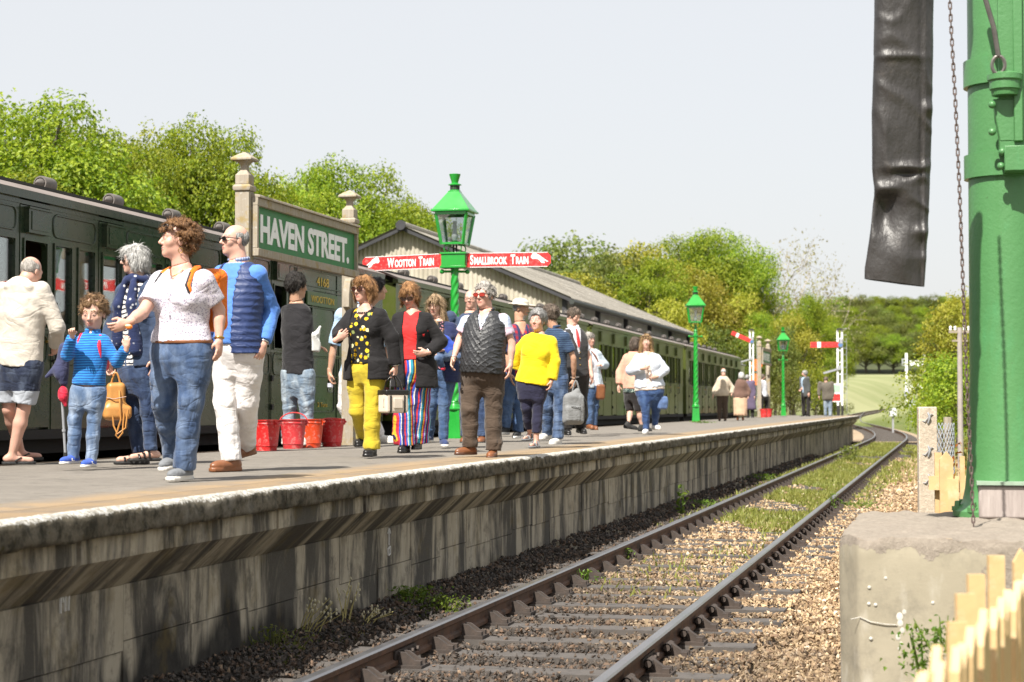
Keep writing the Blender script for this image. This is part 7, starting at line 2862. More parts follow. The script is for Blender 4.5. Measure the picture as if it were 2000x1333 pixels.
def plaidpat(a, b, c, sc=9.0):
    def pat(t, o):
        x, y, z = t.sep(o)
        u = t.math('ADD', x, t.math('MULTIPLY', y, .8))
        s1 = t.ramp(t.math('FRACT', t.math('MULTIPLY', u, sc)), [(.45, 0.), (.5, 1.)])
        s2 = t.ramp(t.math('FRACT', t.math('MULTIPLY', z, sc)), [(.45, 0.), (.5, 1.)])
        return t.mix(t.math('MULTIPLY', s2, .65), t.mix(s1, a, b), c)
    return pat
C_POLOPLAID = cloth('pink_blue_polo', (.5, .5, .6), pat=plaidpat((.52, .55, .64), (.36, .42, .56), (.60, .36, .42), 4.0))
C_PLAID = cloth('red_navy_plaid', (.2, .05, .08), pat=plaidpat((.30, .02, .035), (.02, .025, .08), (.04, .04, .10), 13.0))
C_HAT = cloth('stone_hat', (.52, .48, .40))
C_YELLOW = cloth('yellow_sweatshirt', (.80, .60, .012))
C_NAVYTR = cloth('navy_capri', (.022, .022, .05))
C_POLO = cloth('navy_striped_polo', (.02, .04, .08), pat=stripes((.022, .040, .085), (.05, .095, .16), 36, duty=.75))
C_WAIST = cloth('charcoal_waistcoat', (.035, .034, .036))
C_WSHIRT = cloth('white_shirt', (.66, .66, .72))
C_BLKTR = cloth('black_trouser', (.022, .019, .018))
C_PALED = denim('pale_grey_denim', (.40, .47, .54), (.62, .66, .70), .6)
C_PEACH = cloth('peach_cardigan', (.62, .33, .24))
C_LEAFY = cloth('leafy_top', (.1, .2, .15), pat=dots((.025, .05, .05), (.36, .44, .38), 38, .34))
C_BLKSHORT = cloth('black_shorts', (.025, .021, .022))
C_PALEHOOD = cloth('pale_blue_hoodie', (.56, .60, .69))
C_CREAMT = cloth('cream_blouse', (.66, .56, .50))
C_BEIGE = cloth('beige_sweater', (.52, .44, .34))
C_BROWNC = cloth('brown_cardigan', (.145, .085, .065))
C_PEACHSK = cloth('peach_skirt', (.60, .40, .27))
C_PURPLE = cloth('purple_coat', (.11, .085, .14))
C_DKJ = cloth('dark_grey_jacket', (.07, .075, .075))
C_OLIVEJ = cloth('olive_jacket', (.12, .105, .085))
L_BROWN = pm('brown_leather', (.20, .075, .03), .4, .2, 12)
L_DKBROWN = pm('dark_brown_leather', (.10, .045, .028), .4, .2, 12)
L_BLACK = pm('black_shoe', (.014, .013, .013), .35, .15, 12)
L_TAN = pm('tan_leather', (.50, .235, .065), .42, .16, 9, .15)
R_WHITE = pm('white_rubber', (.66, .64, .60), .6, .08)
R_BLACK = pm('black_rubber', (.02, .02, .02), .7, .1)
F_GREY = cloth('grey_canvas', (.17, .18, .195))
F_BLUE = cloth('blue_mesh_shoe', (.045, .10, .42))
F_WHITE = cloth('white_canvas', (.72, .72, .74))
F_NAVY = cloth('navy_canvas', (.03, .045, .12))
M_silver = pm('silver_metal', (.55, .55, .55), .25, .08, metal=.9)
M_orangeS = cloth('orange_nylon', (.78, .17, .015), .5, sheen=0)
M_redS = cloth('red_nylon', (.55, .02, .05), .6)

def cutmat(fn): return fn
people = {}

# ---- man in the cream hooded sweater, seen from behind at the left edge
p = Person((30, 909), (61, 530), 'bald man in cream hooded sweater and denim shorts, seen from behind at the left edge', top=503, bare=True, barefoot=True, yaw=158, hyaw=150, hpitch=-25, g=1.12, skin=SK_PINK, hairm=H_LGREY,
    nk=(50, 549), sl=(-4, 562), sr=(90, 560), er=(112, 640, -.02), wr=(108, 676, .15), el=(-20, 645), wl=(-16, 700), hl=(18, 715), hr=(58, 715), kl=(17, 800), kr=(46, 801), al=(40, 880, .28), ar=(24, 888), fl=100, fr=108, hs=.232)
p.body(); p.hair('ring')
p.top('sweater', C_CREAM, 716, .026, 1.92, hood=True, amp=.007)
p.bottom('shorts', C_SHORTS, .10, (.108, .100, .098, .09, .09), .86, .012, mats=[C_ROLL], mfun=lambda C, s: (C[:, 2] < s.P(0, 764)[2]).astype(int))
p.shoe('l', R_BLACK, R_BLACK, 'flip'); p.shoe('r', R_BLACK, R_BLACK, 'flip')
for sd in 'lr':
    ft, rt = p.footdir(sd); b = p.J['a' + sd] - np.array([0, 0, .055])
    p.ringtube('strap', [b + ft * .02 + rt * .045, b + ft * .07 + rt * .025 + np.array([0, 0, .028]), b + ft * .115, b + ft * .07 - rt * .025 + np.array([0, 0, .028]), b + ft * .02 - rt * .045], .007, R_BLACK)

# ---- child
p = Person((158, 920), (183, 612), 'small curly haired child in blue striped hooded top and pale jeans, pointing', top=570, S=.70, hs=.245, yaw=-8, hyaw=-8, hpitch=-14, skin=SK_PALE, hairm=H_CHILD, g=1.02, face=1.08,
    nk=(181, 650), sl=(157, 660), sr=(209, 662), el=(131, 694, -.10), wl=(141, 655, -.22), er=(229, 708, -.03), wr=(247, 679, -.14), hl=(155, 768), hr=(190, 768), kl=(147, 818), kr=(184, 818), al=(143, 892), ar=(178, 898), fl=-28, fr=-14,
    handl=dict(dir=(.05, -.55, .6), curl=.95, s=.98, thumb=(1, 0, .3)), handr=dict(dir=(.1, -.2, 1), curl=.75, thumb=(-1, 0, .1)))
p.body(); p.hair('curly', vol=1.13, seed=4)
p.top('hooded_top', C_CHILDTOP, 752, .018, 1.9, amp=.005, collar=.016)
p.bottom('jeans', C_CHILDJEAN, .10, (.105, .095, .080, .072, .070), 2.0, .008, amp=.008)
for sd in 'lr':
    p.shoe(sd, F_BLUE, R_WHITE, size=1.12)
    ft, rt = p.footdir(sd); b = p.J['a' + sd] - np.array([0, 0, .078 * p.S]) - rt * .047 * p.S
    if sd == 'l' or True:
        b2 = b + rt * (.094 * p.S if ft @ np.array([1, 0, 0]) < 0 else 0)
        p.ringtube('shoe_mark', [b2 + ft * x * p.S + np.array([0, 0, z * p.S]) for x, z in ((.07, .062), (.075, .042), (.06, .032), (.02, .042), (-.03, .064))], [.003, .006, .006, .004, .002], R_WHITE)
for sg in (-1, 1):
    p.ringtube('rucksack_strap', [p.surf(.97, sg * .062, -.05), p.surf(.95, sg * .075, .02), p.surf(.80, sg * .085, .026), p.surf(.60, sg * .098, .016)], [.014, .017, .016, .010], M_redS)
people['child'] = p

# ---- white haired woman with scarf
p = Person((280, 909), (262, 507), 'white haired woman in navy patterned scarf, striped top and dark jeans', top=470, barefoot=True, fem=True, g=1.05, yaw=-38, hyaw=-72, hpitch=-4, skin=SK_PALE, hairm=H_WHITE, hs=.232,
    nk=(268, 548), sl=(236, 562), sr=(304, 557), el=(218, 650), wl=(214, 706, -.05), er=(312, 645), wr=(305, 700), hl=(253, 722), hr=(289, 722), kl=(262, 806), kr=(291, 806), al=(271, 886), ar=(295, 880), fl=-70, fr=-55,
    handl=dict(curl=1.0, dir=(0, 0, -1)))
p.body(); p.hair('bob', vol=1.0, length=.10); p.glasses()
p.top('striped_top', C_STRIPET, 716, .012, 0, vneck=(.9, .09))
p.top('cardigan', C_NAVYCARD, 715, .026, 1.9, open_=(.10, .085), amp=.007)
p.bottom('jeans', C_JEAN2, .12, (.098, .088, .066, .058, .048), 1.93, amp=.005)
for sd in 'lr': p.shoe(sd, L_BLACK, R_BLACK, 'flip')
for sd in 'lr':
    ft, rt = p.footdir(sd); b = p.J['a' + sd] - np.array([0, 0, .06])
    for f_, h_ in ((.03, .05), (.075, .036), (.12, .024)):
        p.ringtube('strap', [b + ft * f_ + rt * .046, b + ft * f_ + rt * .03 + np.array([0, 0, h_]), b + ft * (f_ + .01) - rt * .03 + np.array([0, 0, h_]), b + ft * f_ - rt * .046], .010, L_BLACK)
Fd = Field(*p.box(.25), p.cell)
for a in np.linspace(0, 2 * math.pi, 17)[:-1]:
    q = lambda a_, z_: p.J['nk'] + (p.tf * math.cos(a_) * .080 + p.tr * math.sin(a_) * .082) + p.up * z_
    Fd.add(cone(q(a, .012 + .014 * math.sin(3 * a)), q(a + .4, .012 + .014 * math.sin(3 * a + 1.2)), .030, .030), .02)
for sg, l in ((-1, .30), (1, .22)):
    Fd.add(cone(p.surf(.97, sg * .05, .03), p.surf(.72, sg * .085, .045), .030, .045), .02)
    Fd.add(cone(p.surf(.72, sg * .085, .045), p.surf(l, sg * .115, .035), .045, .055), .02)
Fd.wrinkle(lambda P: vnoise(P * np.array([1, 1, .4], np.float32), 5, 60) * .007)
p.put('scarf', *Fd.mesh(), [C_SCARF])
people['scarf'] = p

# ---- curly haired woman with orange rucksack
p = Person((356, 941), (345, 470), 'curly auburn haired woman in white dotted blouse and blue jeans, laughing', top=425, fem=True, g=1.17, yaw=-26, hyaw=-66, hpitch=4, skin=SK_PINK, hairm=H_CURLY, hs=.236, smile=True, bust=1.05,
    nk=(356, 522), sl=(306, 541), sr=(410, 540), el=(278, 612, -.16), wl=(249, 631, -.34), er=(428, 606, .02), wr=(428, 664, -.03), hl=(330, 690), hr=(382, 690), kl=(320, 785, .06), kr=(372, 785, -.08), al=(341, 888, .32), ar=(360, 913), fl=-20, fr=-22, pitchl=.10,
    handl=dict(dir=(-.75, -.4, -.35), curl=.8, thumb=(-.2, -.3, .9)), handr=dict(curl=.4))
p.body(); p.hair('curly', vol=1.36, seed=9); p.glasses(M_shade, on_head=True)
p.top('blouse', C_BLOUSE, 668, .022, .72, amp=.008, vneck=(.80, .085), cell=1.0)
p.bottom('jeans', C_JEAN, .16, (.105, .097, .082, .076, .074), 1.97, .008, amp=.006)
for sd in 'lr': p.shoe(sd, F_GREY, R_WHITE)
p.belt('belt', L_BROWN, .135, .012, .013)
p.watch('r', M_brass)
for sg in (-1, 1):
    p.ringtube('rucksack_strap', [p.surf(1.0, sg * .085, -.09), p.surf(.985, sg * .10, -.03), p.surf(.93, sg * .115, .035), p.surf(.78, sg * .13, .05), p.surf(.62, sg * .15, .03), p.surf(.52, sg * .18, -.06)], [.014, .018, .019, .019, .016, .010], M_orangeS)
    p.ringtube('strap_webbing', [p.surf(.93, sg * .115, .052), p.surf(.78, sg * .13, .067), p.surf(.62, sg * .15, .047), p.surf(.52, sg * .18, -.05)], .009, R_BLACK)
p.ringtube('earring', [p.W(.08, -.01, -.05) + np.array([.016 * math.cos(a), 0, -.02 + .016 * math.sin(a)]) for a in np.linspace(0, 6.28, 11)[:-1]], .0025, M_brass, True)
p.ringtube('necklace', [p.surf(.97, -.05, .0), p.surf(.90, -.02, .012), p.surf(.885, 0, .012), p.surf(.90, .02, .012), p.surf(.97, .05, .0)], .003, M_brass)
people['curly'] = p

# ---- man with navy padded waistcoat
def puff(P, s):
    z = P @ s.up
    return .009 * (np.abs(np.sin(z * math.pi / .05)) ** .7 - .5)
p = Person((452, 922), (458, 470), 'bald man in sunglasses, blue sweater, navy padded gilet and white trousers', top=431, g=1.06, belly=.5, yaw=-32, hyaw=-58, hpitch=2, skin=SK_PINK, hairm=H_GREY, hs=.236,
    nk=(466, 512), sl=(424, 530), sr=(514, 528), el=(424, 615), wl=(425, 665), er=(531, 606, .05), wr=(515, 671, -.08), hl=(444, 684), hr=(488, 684), kl=(440, 785, -.02), kr=(482, 788, .02), al=(452, 897, -.05), ar=(480, 868, .38), fl=-40, fr=-35, pitchr=.12,
    handr=dict(curl=.7))
p.body(); p.hair('ring'); p.glasses(M_shade, .027, .016)
p.top('sweater', C_BLUESW, 672, .020, 1.93, amp=.006)
p.top('padded_gilet', C_PUFF, 690, .034, 0, open_=(.085, .075), amp=.003, quilt=puff, collar=None, neckcut=1.0)
p.top('shirt_collar', C_CHECK, 530, .012, 0, collar=.013, neckcut=.99, amp=0)
p.bottom('trousers', C_WHITETR, .14, (.100, .094, .080, .074, .074), 1.97, .01, amp=.007)
for sd in 'lr': p.shoe(sd, L_BROWN, L_BROWN)
p.watch('r', M_silver)
fm = MB(); 
# ---- young man from behind, black T-shirt
p = Person((578, 869), (580, 560), 'young dark haired man in black T-shirt and ripped pale jeans, from behind', top=536, yaw=150, hyaw=128, g=.98, skin=SK_TAN, hairm=H_BLACK, dep=22.3, hs=.272, z0=pz(21.5),
    nk=(579, 590), sl=(555, 603), sr=(600, 601), er=(593, 670), wr=(604, 708, -.06), el=(566, 668, .25), wl=(612, 676, .3), hl=(566, 735), hr=(597, 735), kl=(566, 797), kr=(599, 797), al=(562, 852), ar=(600, 854), fl=150, fr=140)
p.body(); p.hair('short', vol=1.5, seed=3)
p.top('t_shirt', C_BLACKT, 731, .020, .62, amp=.008)
p.bottom('jeans', C_JEAN3, .08, (.104, .096, .080, .074, .070), 1.97, .012, amp=.010)
for sd in 'lr': p.shoe(sd, R_WHITE, R_WHITE)
people['tee'] = p

# ---- man in pale blue shirt behind the oak post
p = Person((712, 866), (737, 566), 'dark haired man in pale blue shirt, half hidden behind the oak post, holding a bottle', top=538, yaw=15, hyaw=100, skin=SK_TAN, hairm=H_BLACK, dep=24.4, hs=.26, z0=pz(24),
    nk=(712, 596), sl=(659, 610), sr=(752, 610), el=(652, 677), wl=(644, 728, -.08), er=(758, 680), wr=(752, 735), hl=(680, 735), hr=(716, 735), kl=(672, 795), kr=(720, 795), al=(698, 850), ar=(742, 850), fl=20, fr=60,
    handl=dict(curl=.9, dir=(0, -.1, -1)))
p.body(); p.hair('short', vol=1.4, seed=6)
p.top('shirt', C_BLUESH, 740, .024, .95, amp=.008, collar=.014)
p.bottom('trousers', C_WHITETR, .10, (.10, .09, .075, .068, .064), 1.97, .01, amp=.008)
for sd in 'lr': p.shoe(sd, R_WHITE, R_WHITE)
people['bottle'] = p

# ---- woman in mustard trousers
p = Person((724, 896), (710, 566), 'ginger haired woman in sunglasses, black cardigan and mustard yellow trousers', top=536, fem=True, g=1.06, yaw=-26, hyaw=-36, hpitch=-2, skin=SK_PINK, hairm=H_GINGER, hs=.236, bust=1.08,
    nk=(714, 598), sl=(680, 613), sr=(750, 611), el=(662, 650, -.02), wl=(660, 662, -.22), er=(767, 662), wr=(772, 716, -.06), hl=(696, 716), hr=(736, 716), kl=(699, 802, .06), kr=(727, 802, -.06), al=(714, 852, .36), ar=(726, 874), fl=-25, fr=-14, pitchl=.08,
    handl=dict(dir=(.75, -.2, .45), curl=.9, thumb=(.2, -.3, .9)), handr=dict(curl=1.0, dir=(0, 0, -1)))
p.body(); p.hair('bob', vol=1.02, length=.16, seed=2); p.glasses(M_shade2, .031, .022)
p.top('floral_top', C_FLORAL, 711, .016, 0, vneck=(.80, .10))
p.top('cardigan', C_BLACKCARD, 740, .028, 1.92, open_=(.105, .085), amp=.007, flare=.012)
p.bottom('trousers', C_YELLOWTR, .14, (.100, .094, .082, .082, .086), 1.98, .008, amp=.006)
for sd in 'lr': p.shoe(sd, L_BLACK, L_BLACK)
nb_ = MB()
for a in np.linspace(-2.2, 2.2, 21):
    q = p.J['nk'] + (p.tf * math.cos(a) * .088 + p.tr * math.sin(a) * .075) + p.up * (-.020 - .045 * (1 + math.cos(a)) / 2)
    nb_.ball(q, .0078, 6, 0 if rng.uniform() < .5 else 1)
nb_.build('necklace', [R_BLACK, R_WHITE], p.root, 60)
p.watch('r', M_silver)
people['yellow'] = p

# ---- woman in red blouse and striped trousers
p = Person((805, 886), (800, 578), 'woman in sunglasses looking down, in red blouse and bright striped wide trousers', top=550, fem=True, g=1.06, yaw=-14, hyaw=-16, hpitch=-24, skin=SK_PINK, hairm=H_GINGER, hs=.238, bust=1.05,
    nk=(806, 607), sl=(773, 620), sr=(840, 619), el=(764, 668), wl=(772, 715), er=(861, 668, -.02), wr=(834, 689, -.20), hl=(792, 716), hr=(826, 716), kl=(790, 786), kr=(818, 786, .05), al=(792, 868), ar=(816, 862, .15), fl=-14, fr=-8,
    handr=dict(dir=(-.8, -.2, .25 - .4), curl=.55, thumb=(-.1, -.4, .9)))
p.body(); p.hair('bob', vol=1.04, length=.16, seed=5); p.glasses(M_shade2, .031, .021)
p.top('blouse', C_RED, 703, .018, 0, vneck=(.90, .06))
p.top('cardigan', C_BLACKCARD, 755, .028, 1.92, open_=(.075, .060), amp=.007, flare=.02)
p.bottom('trousers', C_MULTI, .14, (.105, .108, .112, .125, .135), 1.97, .008, amp=.008)
for sd in 'lr': p.shoe(sd, L_BLACK, L_BLACK)
p.watch('r', M_silver)

# ---- woman carrying a baby
p = Person((868, 877), (850, 597), 'long haired fair woman in navy jacket and jeans, carrying a baby', top=572, fem=True, g=1.08, yaw=-10, hyaw=-16, hpitch=-10, skin=SK_PALE, hairm=H_FAIR, hs=.236,
    nk=(857, 626), sl=(832, 637), sr=(888, 637), el=(836, 684), wl=(856, 692, -.22), er=(895, 676), wr=(872, 684, -.25), hl=(846, 724), hr=(876, 724), kl=(844, 785), kr=(868, 787), al=(838, 850, .2), ar=(866, 858), fl=-20, fr=10)
p.body(); p.hair('long', length=.25, seed=8)
p.top('top', C_DARKFLOR, 722, .014, 0)
p.top('jacket', C_NAVYJ, 745, .030, 1.9, open_=(.07, .07), amp=.008)
p.bottom('jeans', C_JEANM, .10, (.100, .090, .070, .062, .054), 1.96, amp=.006)
for sd in 'lr': p.shoe(sd, F_NAVY, R_WHITE)
# the baby on her arm
b = Person((870, 728), (843, 640), 'baby in blue top, denim dungarees and red socks, carried by the long haired woman', dep=p.dep - .26, top=622, S=.42, hs=.15 / .23 * .23, yaw=-30, hyaw=-60, skin=SK_PALE, hairm=H_FAIR, g=1.25,
    nk=(853, 656), sl=(848, 662), sr=(876, 662), el=(850, 672, -.05), wl=(862, 650, -.12), er=(884, 675), wr=(892, 690, -.05), hl=(868, 692), hr=(884, 692), kl=(855, 700, -.10), kr=(893, 698, -.08), al=(866, 718, -.05), ar=(902, 697, -.02), fl=-20, fr=40)
b.body(); b.hair('short', vol=.8)
b.top('top', cloth('baby_blue', (.03, .07, .38)), 695, .016, 1.9, amp=.003)
b.bottom('dungarees', C_JEAN, .35, (.105, .100, .090, .085, .08), 1.9, .012)
for sd in 'lr': b.shoe(sd, M_redS, M_redS, size=.8)

# ---- man in quilted waistcoat
def diamonds(P, s):
    X = P @ s.tr + .6 * (P @ s.tf); Z = P @ s.up
    a = np.abs(np.sin((X + Z) * math.pi / .062)); b = np.abs(np.sin((X - Z) * math.pi / .062))
    return -.009 * (1 - np.minimum(np.minimum(a, b) * 2.2, 1)) ** 1.5
p = Person((945, 893), (946, 578), 'grey haired man in red tinted glasses, black quilted gilet and brown trousers', top=546, g=1.14, belly=.8, yaw=-16, hyaw=-30, skin=SK_PINK, hairm=H_LGREY, hs=.240,
    nk=(950, 608), sl=(905, 624), sr=(992, 622), el=(898, 662), wl=(886, 701, -.12), er=(1000, 672), wr=(997, 712, -.08), hl=(924, 732), hr=(964, 732), kl=(917, 800, -.04), kr=(964, 800), al=(918, 872, -.02), ar=(963, 879, -.05), fl=-52, fr=-12,
    handl=dict(curl=.45), handr=dict(curl=.45))
p.body(); p.hair('short', vol=.9, seed=7); p.glasses(M_redlens, .030, .019)
p.top('polo_shirt', C_POLOPLAID, 720, .022, .62, amp=.006, collar=.015, vneck=(.80, .05))
p.top('quilted_gilet', C_QUILT, 728, .038, 0, open_=(.052, -.10), amp=.003, cell=.62, quilt=diamonds, neckcut=1.0)
p.top('gilet_collar', C_QUILT, 612, .03, 0, collar=.017, amp=0, open_=(.055, .05))
p.bottom('trousers', C_BROWNTR, .12, (.104, .100, .088, .082, .080), 1.97, .012, amp=.009)
for sd in 'lr': p.shoe(sd, L_BROWN, L_DKBROWN, size=.95)
p.watch('l', M_silver)
sn = MB()
for t_ in (.2, .35, .5, .65, .8): sn.ball(p.surf(t_, .012, .045), .008, 6)
sn.build('press_stud', [M_silver], p.root)

# ---- bald man behind him
p = Person((926, 868), (920, 585), 'bald man in glasses and dark clothes, just visible behind the quilted gilet', top=563, yaw=-10, hyaw=-12, dep=25.0, skin=SK_PINK, hairm=H_LGREY, hs=.25, z0=pz(24.5))
p.body(); p.hair('ring'); p.glasses(clear=True)
p.top('jacket', C_NAVYCARD, 740, .026, 1.92)
p.bottom('jeans', C_JEAN2, .1, (.10, .094, .078, .072, .07), 1.96, .01)
for sd in 'lr': p.shoe(sd, L_BROWN, R_BLACK)

# ---- man in stone sun hat
p = Person((1006, 858), (1018, 603), 'man with grey goatee in stone coloured sun hat and red plaid shirt', top=578, yaw=20, hyaw=66, hpitch=-6, skin=SK_TAN, hairm=H_GREY, beard=True, browm=H_LGREY, hs=.25, dep=25.6, z0=pz(25),
    nk=(1016, 631), sl=(992, 645), sr=(1038, 645), el=(990, 690), wl=(996, 730), er=(1042, 690), wr=(1040, 730), hl=(1000, 735), hr=(1028, 735), kl=(992, 780), kr=(1013, 785), al=(986, 836), ar=(1011, 843), fl=-30, fr=-10)
p.body(); p.hair('ring')
p.top('plaid_shirt', C_PLAID, 735, .026, 1.0, amp=.007, collar=.014, vneck=(.78, .06))
p.bottom('jeans', C_JEANM, .1, (.10, .094, .080, .074, .072), 1.96, .01, amp=.008)
for sd in 'lr': p.shoe(sd, R_BLACK, R_WHITE)
Fd = Field(*p.box(.22, [p.hc]), p.cell * .6)
AX = [p.hr, p.hf, p.hu]
Fd.add(ell(p.W(0, -.012, .075), np.array([.090, .106, .058]) * p.hs, AX)); Fd.sub(ell(p.W(0, -.01, .03), np.array([.08, .097, .07]) * p.hs, AX))
Fd.add(ell(p.W(0, .0, .048), np.array([.150, .175, .012]) * p.hs, AX), .012)
Fd.wrinkle(lambda P: .010 * np.sin((P[:, 0] + P[:, 1]) * 22) * np.clip(np.abs((P - p.hc) @ p.hr) / .12, 0, 1))
p.put('sun_hat', *Fd.mesh(), [C_HAT])

# ---- woman in yellow sweatshirt
p = Person((1043, 876), (1050, 627), 'short grey haired woman in bright yellow sweatshirt and navy cropped trousers', top=603, barecalf=True, barefoot=True, fem=True, g=1.10, yaw=-14, hyaw=-24, hpitch=2, smile=True, skin=SK_PINK, hairm=H_GREY, hs=.240,
    nk=(1054, 651), sl=(1024, 664), sr=(1083, 664), nohandl=True, el=(1008, 690, .10), wl=(1010, 722, .16), er=(1083, 706), wr=(1077, 744, -.08), hl=(1027, 752), hr=(1053, 752), kl=(1028, 796), kr=(1050, 798), al=(1036, 848, .22), ar=(1047, 862), fl=-30, fr=-24,
    handr=dict(curl=.6))
p.body(); p.hair('short', vol=1.5, seed=12)
p.top('sweatshirt', C_YELLOW, 750, .030, 1.93, amp=.007)
p.bottom('cropped_trousers', C_NAVYTR, .1, (.098, .088, .068, .064, .058), 1.72, amp=.005)
for sd in 'lr':
    p.shoe(sd, F_GREY, F_GREY, 'flip')
    ft, rt = p.footdir(sd); bb = p.J['a' + sd] - np.array([0, 0, .06])
    for f_, h_ in ((.02, .055), (.09, .034)):
        p.ringtube('strap', [bb + ft * f_ + rt * .046, bb + ft * f_ + rt * .03 + np.array([0, 0, h_]), bb + ft * (f_ + .01) - rt * .03 + np.array([0, 0, h_]), bb + ft * f_ - rt * .046], .012, F_GREY)
p.ringtube('bag_strap', [p.surf(.98, -.07, -.06), p.surf(.95, -.10, .03), p.surf(.75, -.125, .045), p.surf(.6, -.15, .02)], .010, R_BLACK)
p.watch('r', R_BLACK)

# ---- man in navy polo carrying the grey rucksack
p = Person((1083, 868), (1073, 616), 'brown haired man in navy striped polo and jeans, turned away and carrying a grey rucksack', top=596, yaw=-46, hyaw=-112, skin=SK_TAN, hairm=H_BROWN, hs=.24,
    nk=(1084, 641), sl=(1062, 656), sr=(1110, 655), el=(1060, 705), wl=(1062, 745), er=(1120, 700), wr=(1121, 741, -.05), hl=(1070, 740), hr=(1096, 740), kl=(1070, 795), kr=(1094, 799, -.04), al=(1070, 846, .2), ar=(1089, 856), fl=-35, fr=-30,
    handr=dict(curl=1.0, dir=(0, 0, -1)))
p.body(); p.hair('short', vol=1.15, seed=13)
p.top('polo_shirt', C_POLO, 741, .024, .72, amp=.007, collar=.015)
p.bottom('jeans', C_JEAN, .1, (.102, .096, .084, .080, .082), 1.97, .01, amp=.008)
for sd in 'lr': p.shoe(sd, R_WHITE, R_WHITE)
p.watch('r', R_BLACK)
people['polo'] = p

# ---- railway man in waistcoat and red tie
p = Person((1112, 854), (1121, 618), 'railway guard in white shirt, charcoal waistcoat and red tie, looking down', top=598, yaw=24, hyaw=52, hpitch=-26, skin=SK_PINK, hairm=H_BROWN, hs=.24, g=1.05,
    nk=(1119, 640), sl=(1099, 653), sr=(1141, 654), el=(1096, 700), wl=(1100, 738), er=(1150, 696), wr=(1155, 732, -.05), hl=(1112, 738), hr=(1136, 738), kl=(1110, 788), kr=(1135, 788), al=(1106, 838), ar=(1133, 834, .3), fl=10, fr=20, pitchr=.05)
p.body(); p.hair('short', vol=.75, seed=14)
p.top('shirt', C_WSHIRT, 738, .020, .72, amp=.006, collar=.015)
p.top('waistcoat', C_WAIST, 736, .032, 0, open_=(.060, -.06), amp=.003, neckcut=.98)
p.bottom('trousers', C_BLKTR, .12, (.102, .096, .082, .078, .078), 1.97, .01, amp=.008)
for sd in 'lr': p.shoe(sd, L_BLACK, L_BLACK)
tie = MB(); tie.tube([p.surf(.97, 0, .02), p.surf(.90, 0, .030), p.surf(.7, 0, .032), p.surf(.60, 0, .032)], [.014, .020, .026, .012], 8); tie.build('tie', [pm('red_tie', (.60, .02, .02), .5)], p.root, 60)
bt = MB()
for t_ in (.25, .38, .5): bt.ball(p.surf(t_, .01, .034), .010, 6)
bt.build('button', [M_brass], p.root)

# ---- woman in pale denim jacket
p = Person((1154, 842), (1151, 664), 'grey haired woman in pale denim jacket with a brown bag, behind the guard', top=651, fem=True, yaw=30, hyaw=40, skin=SK_PINK, hairm=H_LGREY, dep=31.5, hs=.22, z0=pz(31),
    nk=(1154, 681), sl=(1143, 690), sr=(1170, 690), el=(1140, 720), wl=(1145, 742), er=(1182, 713), wr=(1172, 713, -.2), hl=(1150, 756), hr=(1164, 756), kl=(1152, 792), kr=(1161, 793), al=(1150, 829), ar=(1158, 831), fl=20, fr=20)
p.body(); p.hair('bob', vol=1.0, length=.06)
p.top('jacket', C_PALED, 758, .03, 1.9, open_=(.05, .04), amp=.007)
p.top('under_top', C_WSHIRT, 755, .014, 0)
p.bottom('jeans', C_JEANM, .1, (.10, .094, .080, .078, .08), 1.97, .01)
for sd in 'lr': p.shoe(sd, L_BROWN, L_BROWN)
p.ringtube('bag_strap', [p.surf(.98, -.05, .0), p.surf(.8, .0, .05), p.surf(.5, .10, .05), p.surf(.2, .17, -.02)], .012, L_BROWN)
people['denim'] = p

# ---- woman in peach cardigan, walking away
p = Person((1246, 841), (1241, 672), 'woman in peach cardigan, leafy top and black shorts, half hidden behind the pale hoodie', top=657, bare=True, fem=True, g=1.2, yaw=118, hyaw=150, skin=SK_PALE, hairm=H_BROWN, dep=32.6, hs=.225, z0=pz(32),
    nk=(1239, 686), sl=(1222, 697), sr=(1250, 696), el=(1211, 728), wl=(1209, 754), er=(1258, 728), wr=(1258, 752), hl=(1230, 762), hr=(1244, 762), kl=(1231, 804), kr=(1248, 804), al=(1227, 829, -.2), ar=(1254, 834), fl=100, fr=95, pitchl=.10)
p.body(); p.hair('bob', vol=.95, length=.08)
p.top('leafy_top', C_LEAFY, 768, .022, 0)
p.top('cardigan', C_PEACH, 760, .034, 1.9, open_=(.09, .11), amp=.007)
p.bottom('shorts', C_BLKSHORT, .1, (.105, .098, .088, .08, .08), .98, .01)
for sd in 'lr': p.shoe(sd, R_BLACK, R_BLACK)

# ---- blonde woman in pale hoodie
p = Person((1268, 850), (1262, 668), 'long haired blonde woman in pale blue hoodie, blue jeans and white shoes', top=647, fem=True, g=1.32, yaw=-4, hyaw=-2, skin=SK_PALE, hairm=H_BLOND, hs=.238,
    nk=(1263, 688), sl=(1242, 698), sr=(1287, 698), el=(1232, 724), wl=(1255, 720, -.24), er=(1298, 724), wr=(1282, 736, -.18), hl=(1258, 762), hr=(1280, 762), kl=(1261, 800, -.03), kr=(1281, 798, .08), al=(1262, 838), ar=(1279, 830, .22), fl=-15, fr=22,
    handl=dict(dir=(1, -.1, .1), curl=.7, thumb=(0, -.2, 1)), handr=dict(dir=(-.8, -.2, -.2), curl=.7, thumb=(0, -.2, 1)))
p.body(); p.hair('long', length=.20, seed=15); p.glasses(M_shade2, on_head=True)
p.top('blouse', C_CREAMT, 762, .020, 0, vneck=(.84, .07))
p.top('hoodie', C_PALEHOOD, 757, .036, 1.95, open_=(.07, .035), amp=.009, hood=True)
p.bottom('jeans', C_JEAN2 if False else denim('bright_denim', (.03, .065, .18), (.14, .24, .45), .5), .12, (.100, .094, .074, .062, .052), 1.95, amp=.006)
for sd in 'lr': p.shoe(sd, F_WHITE, R_WHITE)
people['hoodie'] = p

